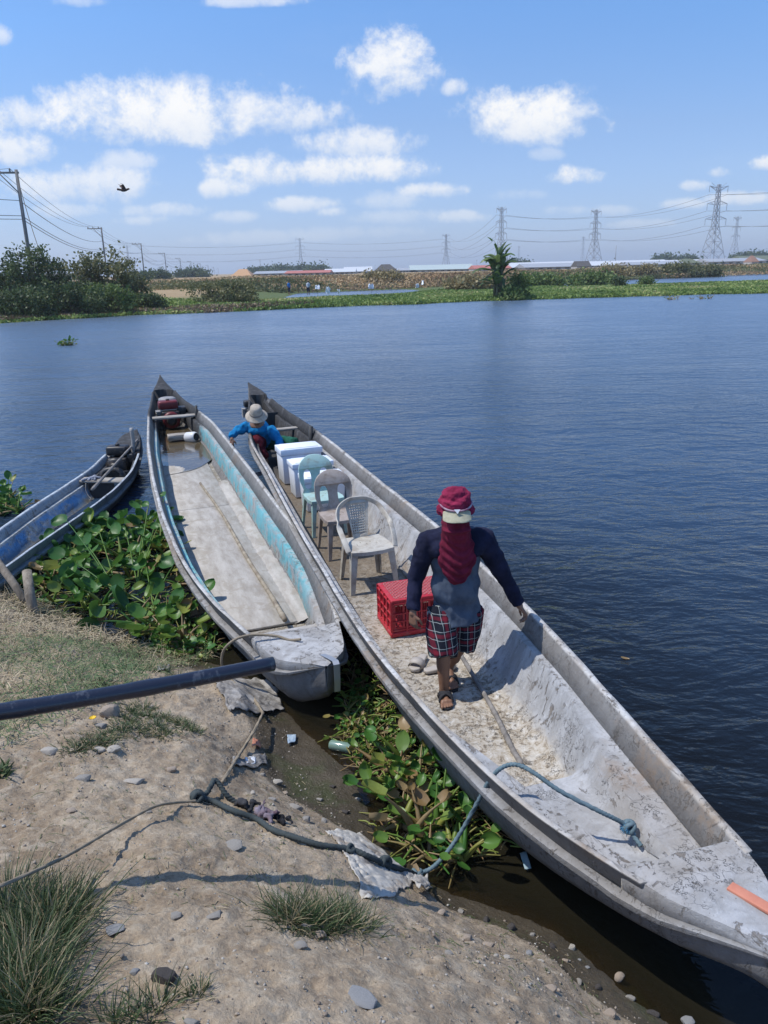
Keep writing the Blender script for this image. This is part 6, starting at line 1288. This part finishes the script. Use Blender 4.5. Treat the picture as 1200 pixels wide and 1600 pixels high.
def hy_plant(mb_, c, sc, q, nl=6, tone=0., tall=1., lf=1.):
    for i in range(nl):
        a = 2 * PI * i / nl + q.uniform(-.5, .5); el = q.uniform(.25, 1.25); L = sc * q.uniform(.5, 1.1) * tall; dh = V3(math.cos(a), math.sin(a), 0); P = [Vector(c)]
        for k_ in range(4): e = el - .12 * k_; P.append(P[-1] + (dh * math.cos(e) + V3(0, 0, math.sin(e))) * L / 4)
        rv = min(1, max(0, q.gauss(.38 + tone, .2)))
        th = .010 * sc / .2 * q.uniform(.7, 1.1); mb_.tube(P, [th * 1.2, th * 1.5, th * 1.1, th * .6, th * .4], 6, False, min(1, rv + .28))
        if q.random() < .88:
            d = (P[-1] - P[-2]).normalized(); d = (d + dh * q.uniform(.1, .7) - V3(0, 0, q.uniform(0, .5))).normalized(); w = sc * q.uniform(.10, .23) * lf; d = (d + V3(q.gauss(0, .35), q.gauss(0, .35), q.uniform(-.1, .8))).normalized(); hy_leaf(mb_, P[-1], d, V3(0, 0, 1) - dh * q.uniform(.2, 1.3) + V3(q.gauss(0, .5), q.gauss(0, .5), 0), w, w * q.uniform(1.9, 2.9), rv, q.uniform(.1, .8))
def hy_patch(poly, n, sc, lab, seed, tone=0., dead=0, name='water_hyacinth', lf=1.):
    q = random.Random(seed); W_ = [at(x, y, .03).to_2d() for x, y in poly]; xs_ = [p.x for p in W_]; ys_ = [p.y for p in W_]; mb = MB(); k = 0
    while k < n:
        x, y = q.uniform(min(xs_), max(xs_)), q.uniform(min(ys_), max(ys_))
        if not inpoly(x, y, W_): continue
        bad = False
        for B_ in (boat1, boat2, boat3):
            l_ = B_.w2l((x, y, 0)); c_, h_, _z = B_.at(l_.y)
            if B_.s0 - .1 < l_.y < B_.s1 and abs(l_.x - c_) < h_ * .8 + sc * .25: bad = True
        if bad:
            k += .3; continue
        k += 1; z = max(0, gh(x, y)) + .005; hy_plant(mb, (x, y, z), sc * q.uniform(.6, 1.25), q, q.randint(4, 7), tone, lf=lf)
    for _ in range(dead):
        x, y = q.uniform(min(xs_), max(xs_)), q.uniform(min(ys_), max(ys_))
        if not inpoly(x, y, W_): continue
        z = max(0, gh(x, y)) + q.uniform(.004, .05); a = q.random() * 6.28; L = q.uniform(.06, .22); e = q.uniform(-.1, .25); d = V3(math.cos(a), math.sin(a), e); p = V3(x, y, z)
        mb.tube([p, p + d * L * .5 + V3(0, 0, .012), p + d * L], [.004, .0055, .003], 5, False, q.uniform(.6, 1.))
    return tag(mb.build(name, M_hy), lab, 'water plants', kind='stuff')
hy_patch([(90, 850), (150, 830), (235, 810), (268, 830), (285, 890), (310, 950), (345, 1005), (300, 1022), (240, 985), (150, 965), (70, 950), (60, 900)], 62, .27, 'glossy green water hyacinth between the small blue boat and the turquoise banca', 21, .12, 1000, lf=1.45)
hy_patch([(228, 930), (330, 990), (345, 1012), (300, 1030), (235, 1010), (215, 970)], 44, .13, 'small fresh water hyacinth at the shore beside the turquoise banca', 22, .12, 160)
hy_patch([(526, 945), (560, 985), (600, 1040), (655, 1105), (690, 1150), (700, 1200), (560, 1200), (535, 1160), (545, 1080), (548, 1020)], 130, .125, 'yellowing water hyacinth crowded between the two long bancas', 23, .30, 700, lf=.8)
hy_patch([(575, 1190), (690, 1180), (760, 1240), (790, 1290), (800, 1330), (720, 1350), (610, 1335), (575, 1290), (600, 1240)], 22, .27, 'sprawling water hyacinth with thick stalks beside the near banca', 24, .24, 300, lf=.85)
hy_patch([(-20, 775), (20, 772), (45, 790), (10, 810), (-30, 820)], 26, .22, 'green water hyacinth behind the small blue boat', 25, .05, 30)
# tall single plants standing proud of the mat
q = random.Random(9)
def single(c, tips, lab, tone=.0):
    mb = MB(); c = Vector(c)
    for (tx, ty, tz, w) in tips:
        e = at(tx, ty, tz); P = [c, c.lerp(e, .35) + V3(0, 0, .03), c.lerp(e, .7) + V3(0, 0, .03), e]; rv = q.uniform(.15, .45) + tone; mb.tube(spline(P, 4), [.009 - .0004 * i for i in range(13)], 7, False, min(1, rv + .3)); d = (e - c).normalized(); dh = V3(d.x, d.y, 0)
        hy_leaf(mb, e, (dh * .5 + V3(q.uniform(-.5, .5), -.35, -.05 + q.uniform(0, .5))).normalized(), V3(-.2, -.5, 1), w, w * 1.9, rv, .3)
    tag(mb.build('hyacinth_plant', M_hy), lab, 'water plant', 'tall water hyacinth plants')
single(at(215, 915, .02), [(258, 775, .50, .055), (232, 790, .42, .05), (246, 825, .36, .05), (196, 828, .3, .035), (222, 835, .3, .04)], 'tallest hyacinth plant, its leaves reaching the side of the turquoise banca')
single(at(185, 930, .02), [(105, 815, .42, .10), (135, 850, .33, .08), (155, 830, .36, .05), (100, 870, .30, .09)], 'large leaved hyacinth plant with a shiny leaf beside the small blue boat')
single(at(240, 950, .02), [(228, 885, .2, .09), (270, 885, .2, .09), (250, 925, .12, .085), (140, 905, .14, .085)], 'broad hyacinth plant in the middle of the left mat')
single(at(690, 1270, .02), [(700, 1180, .26, .06), (735, 1215, .2, .05), (650, 1200, .16, .03), (690, 1235, .15, .045)], 'upright hyacinth plant with dark leaves beside the near banca')
# little floating clumps offshore
def clump(px, py, sc, n, lab, tone=.1):
    c = at(px, py, 0); q = random.Random(px); mb = MB()
    for i in range(n): hy_plant(mb, c + V3(q.gauss(0, sc * 1.4), q.gauss(0, sc * .6), 0), sc, q, 5, tone)
    tag(mb.build('floating_plant', M_hy), lab, 'water plant')
clump(100, 540, .32, 9, 'small plant clump adrift in the water at the left', .2); clump(1050, 468, .3, 7, 'brown clump floating near the far shore on the right', .5); clump(1101, 467, .3, 8, 'second brown clump floating near the far shore, farther right', .5)

# ------------------------------------------------------------------ stones, litter, sheeting
def stone_m(name, a, b): return material(name, lambda t: dict(color=t.mix(t.noise(t.co(), 14, 6, .7), a, b), rough=.9, normal=t.bump(t.noise(t.co(), 30, 6, .7), .6, .01)))
SM = [stone_m('stone_grey', (.21, .19, .165), (.34, .315, .28)), stone_m('stone_pale', (.31, .275, .23), (.46, .42, .36)), stone_m('stone_tan', (.26, .20, .15), (.40, .33, .26)), stone_m('stone_dark', (.035, .03, .028), (.09, .078, .07)), stone_m('stone_blue', (.19, .19, .19), (.31, .305, .30))]
def rock_mesh(seed, det=3):
    import bmesh
    bm = bmesh.new(); bmesh.ops.create_icosphere(bm, subdivisions=det, radius=1); q = random.Random(seed); pl = [Vector((q.gauss(0, 1), q.gauss(0, 1), q.gauss(0, 1))).normalized() for _ in range(9)]; of = [q.uniform(.42, .82) for _ in pl]
    for v in bm.verts:
        for n, o in zip(pl, of):
            d = v.co.dot(n) - o
            if d > 0: v.co -= n * d * .85
        v.co *= 1 + .07 * mnoise.noise(v.co * 2.5 + Vector((seed, 0, 0)))
    me = bpy.data.meshes.new('stone'); bm.to_mesh(me); bm.free(); return me
RK = [rock_mesh(i) for i in range(6)]
def stone(px, py, w, mi, lab=None, fl=.5, asp=.75, rz=0., sink=.40, group='stones on the dirt bank'):
    p = atg(px, py); s = w / 2; o = bpy.data.objects.new('stone', RK[(px + py) % 6].copy()); COL.objects.link(o); o.data.materials.append(SM[mi]); o.data.polygons.foreach_set('use_smooth', [True] * len(o.data.polygons)); o.data.set_sharp_from_angle(angle=R(24)); o.location = p + V3(0, 0, s * fl * (1 - 2 * sink) * .9); o.scale = (s, s * asp, s * fl); o.rotation_euler = (0, 0, rz)
    return tag(o, lab or 'small stone half sunk in the dirt bank', 'stone', group)
stone(565, 1562, .13, 4, 'large flat bluish stone in the bottom middle', .25, .55, -.6, .45); stone(365, 1324, .10, 0, 'flat square grey stone above the pole shadow', .3, .9, .2, .35); stone(336, 1432, .065, 0, 'grey pointed stone left of the round grass tuft', .4, .8, .8)
stone(128, 1218, .11, 0, 'low grey stone on the left bank', .25, .6, .1, .35); stone(210, 1222, .12, 1, 'pale cracked stone in the middle of the left bank', .25, .6, .2, .4); stone(172, 1120, .16, 2, 'largest rounded boulder at the edge of the grass', .6, .7, .4, .2); stone(158, 1136, .08, 0, 'grey stone in front of the rounded boulder', .5, .8, .2)
stone(155, 1172, .07, 1, 'left one of two pale stones below the weedy patch', .5, .7, .1); stone(178, 1172, .08, 1, 'right one of two pale stones below the weedy patch', .5, .8, .4); stone(75, 1175, .12, 1, 'pale slab stone left of the weedy patch', .3, .6, -.2); stone(268, 1205, .07, 2, 'tan clod casting a small shadow on the left bank', .6, .6, .1)
stone(432, 1224, .085, 1, 'pale stone on the wet mud', .45, .6, .2); stone(462, 1264, .10, 0, 'grey stone beside the dark rag pile', .5, .7, -.3); stone(478, 1282, .07, 0, 'smaller grey stone right of the rag pile', .5, .8, .3); stone(500, 1250, .05, 0, 'small grey stone alone on the mud above the buried sack'); stone(410, 1212, .05, 0, 'small grey stone just left of the pale stone on the wet mud')
stone(257, 1532, .075, 3, 'dark brown stone behind the bottom grass tuft', .8, .8, .2, .2); stone(893, 1482, .045, 1, 'white pebble on the muddy right shore', .8, .7, .9); stone(968, 1528, .055, 2, 'tan stone at the far right of the shore', .8, .8, .5); stone(827, 1491, .045, 4, 'bluish pebble left of the white one', .5, .9, .1)
stone(884, 1502, .04, 2, 'tan stone directly below the white pebble on the right shore'); stone(918, 1512, .025, 4, 'tiny grey pebble right of the white pebble on the shore'); stone(905, 1500, .02, 4, 'tiniest pebble touching the right of the white pebble'); stone(775, 1495, .03, 1, 'left of two pale pebbles side by side above the right shore'); stone(792, 1497, .035, 1, 'right of two pale pebbles side by side above the right shore'); stone(730, 1468, .06, 2, 'larger tan stone right below the end of the buried sack'); stone(764, 1478, .06, 2, 'tan stone between the buried sack and the bluish pebble'); stone(845, 1502, .03, 1, 'pale pebble between the bluish pebble and the white one'); stone(480, 1450, .05, 0, 'grey stone under the left front of the round grass tuft'); stone(500, 1462, .05, 2, 'tan stone under the front middle of the round grass tuft'); stone(470, 1480, .05, 0, 'grey stone a little below the round grass tuft'); stone(700, 1490, .04, 0, 'grey pebble alone on the dirt below the buried sack'); stone(570, 1365, .03, 0, 'small grey pebble at the left edge of the buried sack'); stone(300, 1600, .05, 0, 'grey stone cut by the bottom picture edge'); stone(640, 1580, .035, 2, 'tan pebble right of the large flat stone at the bottom'); stone(180, 1455, .08, 4, 'bluish stone flush with the dirt right of the largest tuft', .2, .6, .2, .4); stone(275, 1432, .05, 0, 'small grey stone left of the pointed grey stone'); stone(210, 1520, .04, 4, 'small grey stone up left of the dark brown stone'); stone(112, 1268, .05, 2, 'tan clod below the low grey stone on the left bank'); stone(230, 1270, .05, 0, 'small stone just below the thin tan rope')
stone(860, 1545, .05, 2, 'tan stone on the dry dirt near the bottom right'); stone(1020, 1585, .06, 3, 'dark wet stone at the bottom right waterline'); stone(1075, 1598, .07, 4, 'wet bluish stone in the bottom right shallows', .5, .8, .2); stone(445, 1240, .04, 2, 'small tan stone below the pale stone on the wet mud'); stone(520, 1230, .05, 3, 'dark stone on the mud, upper one of two near the hyacinth'); stone(540, 1270, .06, 3, 'dark stone on the mud, lower one of two near the hyacinth')
for px, py, w, mi, lab in [(760, 1440, .055, 3, 'dark stone in the wet mud, closest to the floating sachet'), (800, 1452, .07, 3, 'broad dark lump in the mud above the bluish pebble'), (832, 1462, .04, 0, 'grey stone in the mud above and left of the white pebble'), (862, 1480, .05, 3, 'dark stone touching the left of the white pebble'), (905, 1535, .04, 0, 'grey stone on the mud below the tiny pebbles'), (935, 1545, .05, 3, 'dark stone in the mud left of the tan shore stone'), (985, 1560, .045, 0, 'grey stone below the tan shore stone at the right'), (720, 1425, .04, 0, 'grey stone at the waterline by the torn sack corner'), (690, 1428, .05, 2, 'tan stone against the lower edge of the torn sack corner'), (952, 1585, .06, 2, 'tan stone near the bottom edge at the right'), (560, 1250, .05, 0, 'grey stone at the waterline beside the hyacinth stalks'), (395, 1240, .04, 1, 'pale stone above the charcoal rag'), (425, 1250, .05, 0, 'grey stone above the mauve rag'), (505, 1285, .06, 0, 'grey stone right of the black rag')]:
    stone(px, py, w, mi, lab, .6, .75, px * .37)
# loose gravel: far too many bits to count
q = np.random.default_rng(5); mb = MB(); ico = rock_mesh(40, 1); iv = np.array([v.co[:] for v in ico.vertices]); fi = [tuple(p.vertices) for p in ico.polygons]
n = 9000; X = q.uniform(-3.6, 1.4, n * 4); Y = q.uniform(1.0, 6.2, n * 4); g = G(X, Y); cl = fbm(X, Y, 1.8, 3, 55) + q.normal(0, .25, len(X)); k = (g > .04) & (cl > .0); X, Y, g = X[k][:n], Y[k][:n], g[k][:n]; VV = []; FF = []; RR = []
for i in range(len(X)):
    s = .0028 + .009 * q.random() ** 3.5; a = q.random() * 6.28; c_, s_ = math.cos(a), math.sin(a); sv = iv * np.array([s, s * q.uniform(.6, 1), s * q.uniform(.4, .8)]); VV.append(np.c_[sv[:, 0] * c_ - sv[:, 1] * s_ + X[i], sv[:, 0] * s_ + sv[:, 1] * c_ + Y[i], sv[:, 2] + g[i] + s * .15]); FF.append(np.array(fi) + i * len(iv)); RR += [q.random()] * len(iv)
M_grav = material('gravel', lambda t: dict(color=t.ramp(t.attr('rnd'), [(0, (.17, .135, .105)), (.6, (.30, .25, .20)), (.9, (.34, .31, .27)), (1, (.40, .38, .34))]), rough=.95))
tag(link('gravel', np_mesh('gravel', np.concatenate(VV), np.concatenate(FF), {'rnd': RR}), M_grav, smooth=False), 'loose gravel and crumbs of dirt strewn over the bank', 'gravel', kind='stuff')
# dry litter of stalks
mb = MB(); q = random.Random(77)
for i in range(1500):
    px, py = q.uniform(0, 950), q.uniform(1110, 1590); b = at(px, py, .5); g_ = gh(b.x, b.y)
    if g_ < .05: continue
    a = q.random() * 6.28; L = q.uniform(.01, .04) * (2.6 if q.random() < .05 else 1); d = V3(math.cos(a), math.sin(a), 0); e = Vector((b.x, b.y, 0)) + d * L; mb.tube([(b.x, b.y, g_ + .003), ((b.x + e.x) / 2, (b.y + e.y) / 2, gh((b.x + e.x) / 2, (b.y + e.y) / 2) + .007), (e.x, e.y, gh(e.x, e.y) + .003)], q.uniform(.0006, .0014), 4, False, q.random())
tag(mb.build('straw_litter', M_straw), 'bits of dry straw scattered over the dirt', 'straw', kind='stuff')
def sheet(corners, off, amp, mt, name, lab, cat, n=40, seed=0, thick=.004, fr=9, edge=.08):
    P = [at(x, y, .2) for x, y in corners]; P = [atg(x, y) for x, y in corners]; V = []; F = []; rg = random.Random(seed)
    for i in range(n):
        for j in range(n):
            u, v = i / (n - 1), j / (n - 1); uu = u + edge * mnoise.noise(V3(v * 4, seed, 0)) * (1 - 2 * abs(u - .5)) * 2 if 0 < u < 1 else u + edge * .6 * mnoise.noise(V3(v * 5, seed + 3, u)); vv = v + edge * .6 * mnoise.noise(V3(u * 5, seed + 9, v))
            p = P[0] * (1 - uu) * (1 - vv) + P[1] * uu * (1 - vv) + P[2] * uu * vv + P[3] * (1 - uu) * vv; w = mnoise.noise(V3(p.x * fr, p.y * fr, seed)) ; rdg = abs(mnoise.noise(V3(p.x * fr * .7 + 3, p.y * fr * 1.9, seed + 5)))
            z = max(gh(p.x, p.y), 0) + off + amp * (w * .7 + (.45 - rdg) * 1.3); V.append((p.x, p.y, max(z, gh(p.x, p.y) + .003)))
    for i in range(n - 1):
        for j in range(n - 1): F.append((i * n + j, (i + 1) * n + j, (i + 1) * n + j + 1, i * n + j + 1))
    mb = MB(); mb.add(V, F); o = mb.build(name, mt); s_ = o.modifiers.new('s', 'SOLIDIFY'); s_.thickness = thick; s_.offset = -1; apply(o); return tag(o, lab, cat)
M_sack = material('sack_white', lambda t: dict(color=t.mix(t.sm(t.noise(t.co(), 7, 7, .7), .46, .62, 0, .85), (.44, .41, .36), (.25, .20, .15)), rough=.8, normal=t.bump(t.math('ADD', t.vor(t.co((1, 1, 1)), 260), t.noise(t.co(), 18, 5)), .18, .003)))
M_sheet = material('sheeting_grey', lambda t: dict(color=t.ramp(t.noise(t.co((1, 2, 1)), 8, 7, .7), [(.35, (.13, .115, .10)), (.55, (.28, .26, .235)), (.75, (.42, .40, .37))]), rough=.85, normal=t.bump(t.noise(t.co((1, 2, 1)), 25, 6), .8, .012)))
sheet([(508, 1300), (562, 1302), (676, 1388), (578, 1406)], .003, .008, M_sack, 'sack', 'dirty white woven sack buried in the edge of the bank', 'sack', 70, 3, fr=5, edge=.16)
sheet([(640, 1388), (668, 1380), (672, 1398), (655, 1402)], .05, .02, M_sack, 'sack_scrap', 'torn white corner sticking out from the buried sack', 'sack scrap', 16, 4, fr=20)
sheet([(330, 1062), (420, 1062), (445, 1112), (360, 1118)], .02, .03, M_sheet, 'plastic_sheet', 'crumpled grey plastic sheeting beside the bow of the turquoise banca', 'plastic sheet', 60, 8, fr=11, edge=.18)
sheet([(365, 1185), (415, 1182), (418, 1196), (362, 1200)], .012, .010, M_sheet, 'plastic_strip', 'pale plastic strip lying on the wet mud', 'plastic strip', 24, 9, fr=20)
sheet([(244, 1042), (266, 1041), (264, 1050), (247, 1051)], .01, .014, M_sheet, 'plastic_scrap', 'pale plastic scrap in the grass behind the dark pole', 'plastic scrap', 16, 10, fr=20)
sheet([(281, 1062), (304, 1064), (300, 1074), (280, 1072)], .015, .010, M_plastic, 'plastic_scrap', 'white plastic scrap just in front of the dark pole', 'plastic scrap', 16, 11, fr=22)
sheet([(383, 1187), (400, 1186), (399, 1196), (385, 1197)], .012, .006, M_plastic, 'plastic_scrap', 'small white scrap beside the tan rope on the mud', 'plastic scrap', 12, 12, fr=30)
sheet([(396, 1158), (406, 1164), (408, 1174), (394, 1172)], .02, .014, material('wrapper_orange', lambda t: dict(color=t.mix(t.noise(t.co(), 60, 3), (.55, .09, .05), (.62, .40, .25)), rough=.5)), 'wrapper', 'orange food wrapper beside the tan rope', 'wrapper', 12, 13, fr=30)
sheet([(449, 1152), (463, 1152), (462, 1162), (450, 1166)], .015, .006, material('wrapper_blue', lambda t: dict(color=t.mix(t.noise(t.co(), 50, 3), (.12, .25, .42), (.55, .58, .55)), rough=.4)), 'wrapper', 'pale blue wrapper on the mud near the boat bow', 'wrapper', 12, 14, fr=30)
sheet([(812, 1338), (822, 1336), (830, 1362), (820, 1364)], .02, .004, material('sachet_silver', lambda t: dict(color=t.mix(t.noise(t.co(), 60, 3), (.45, .47, .48), (.12, .30, .38)), rough=.3, metal=.3)), 'sachet', 'silver and blue sachet floating beside the hyacinth stalks', 'sachet', 10, 15, fr=30)
mb = MB(); q = random.Random(8); c = atg(145, 1124, .03)
for i in range(7): d = V3(math.cos(i * .9), math.sin(i * .9), .5).normalized(); hy_leaf(mb, c, d, V3(0, 0, 1), .010, .024, .5)
tag(mb.build('flower', material('petal_yellow', color=(.75, .48, .02), rough=.6)), 'small yellow flower in the grass in front of the dark pole', 'flower')
q = random.Random(6); c = atg(402, 1262, .02)
for i, (px, py, sc, mt, lab) in enumerate([(388, 1262, .035, cloth('rag_charcoal', (.06, .06, .065), (.02, .02, .022)), 'charcoal rag at the left of the rag pile by the dark rope'), (412, 1272, .036, cloth('rag_mauve', (.22, .19, .22), (.10, .06, .07)), 'mauve rag in the middle of the pile by the dark rope'), (440, 1284, .034, cloth('rag_black', (.03, .03, .034), (.012, .012, .014)), 'black rag at the right of the pile by the dark rope')]):
    c = atg(px, py, .015); pr = []
    for k in range(7): a_ = c + V3(q.gauss(0, sc), q.gauss(0, sc * .6), abs(q.gauss(0, .012))); b_ = a_ + V3(q.gauss(0, sc), q.gauss(0, sc * .6), q.gauss(0, .012)); pr.append(('c', a_, .013, b_, .010))
    tag(organic('rag', pr, mt, None, .006, 3, .02, 25), lab, 'rag', 'rags lying by the dark rope')
# green bottle half in the water
t = empty('bottle', at(537, 1167, .02), R(-20), 'greenish plastic bottle lying in the shallows beside the hyacinth', 'bottle')
mb = MB(); mb.lathe([(0, -.10), (.03, -.10), (.034, -.09), (.034, .05), (.028, .075), (.013, .10), (.012, .115)], (0, 0, 0), 18, (0, R(90), 0)); mb.build('body', material('bottle_green', color=(.16, .24, .19), rough=.15, spec=.8), t)
mb = MB(); mb.lathe([(0, .128), (.014, .128), (.014, .112), (0, .112)], (0, 0, 0), 12, (0, R(90), 0)); mb.build('cap', material('cap_green', color=(.05, .2, .12), rough=.4), t)
mb = MB(); hy_leaf(mb, at(970, 1028, .003), V3(.9, -.3, 0).normalized(), V3(0, 0, 1), .018, .07, .95); tag(mb.build('dead_leaf', M_hy), 'dead brown leaf floating right of the long banca', 'leaf')

# ------------------------------------------------------------------ air
mb = MB(); mb.box((0, 0, 24.5), (8400, 8400, 53.5)); M_air = bpy.data.materials.new('air'); M_air.use_nodes = True; nt_ = NT(M_air.node_tree); nt_.n.clear()
vo = nt_.add('ShaderNodeVolumePrincipled'); vo.inputs['Color'].default_value = (.93, .97, 1, 1); vo.inputs['Density'].default_value = .00034; vo.inputs['Anisotropy'].default_value = .3
oo = nt_.add('ShaderNodeOutputMaterial'); nt_.l.new(vo.outputs[0], oo.inputs['Volume'])
tag(mb.build('haze', M_air, smooth=False), 'thin blue haze over the far land', kind='stuff')
SC.cycles.volume_bounces = 0
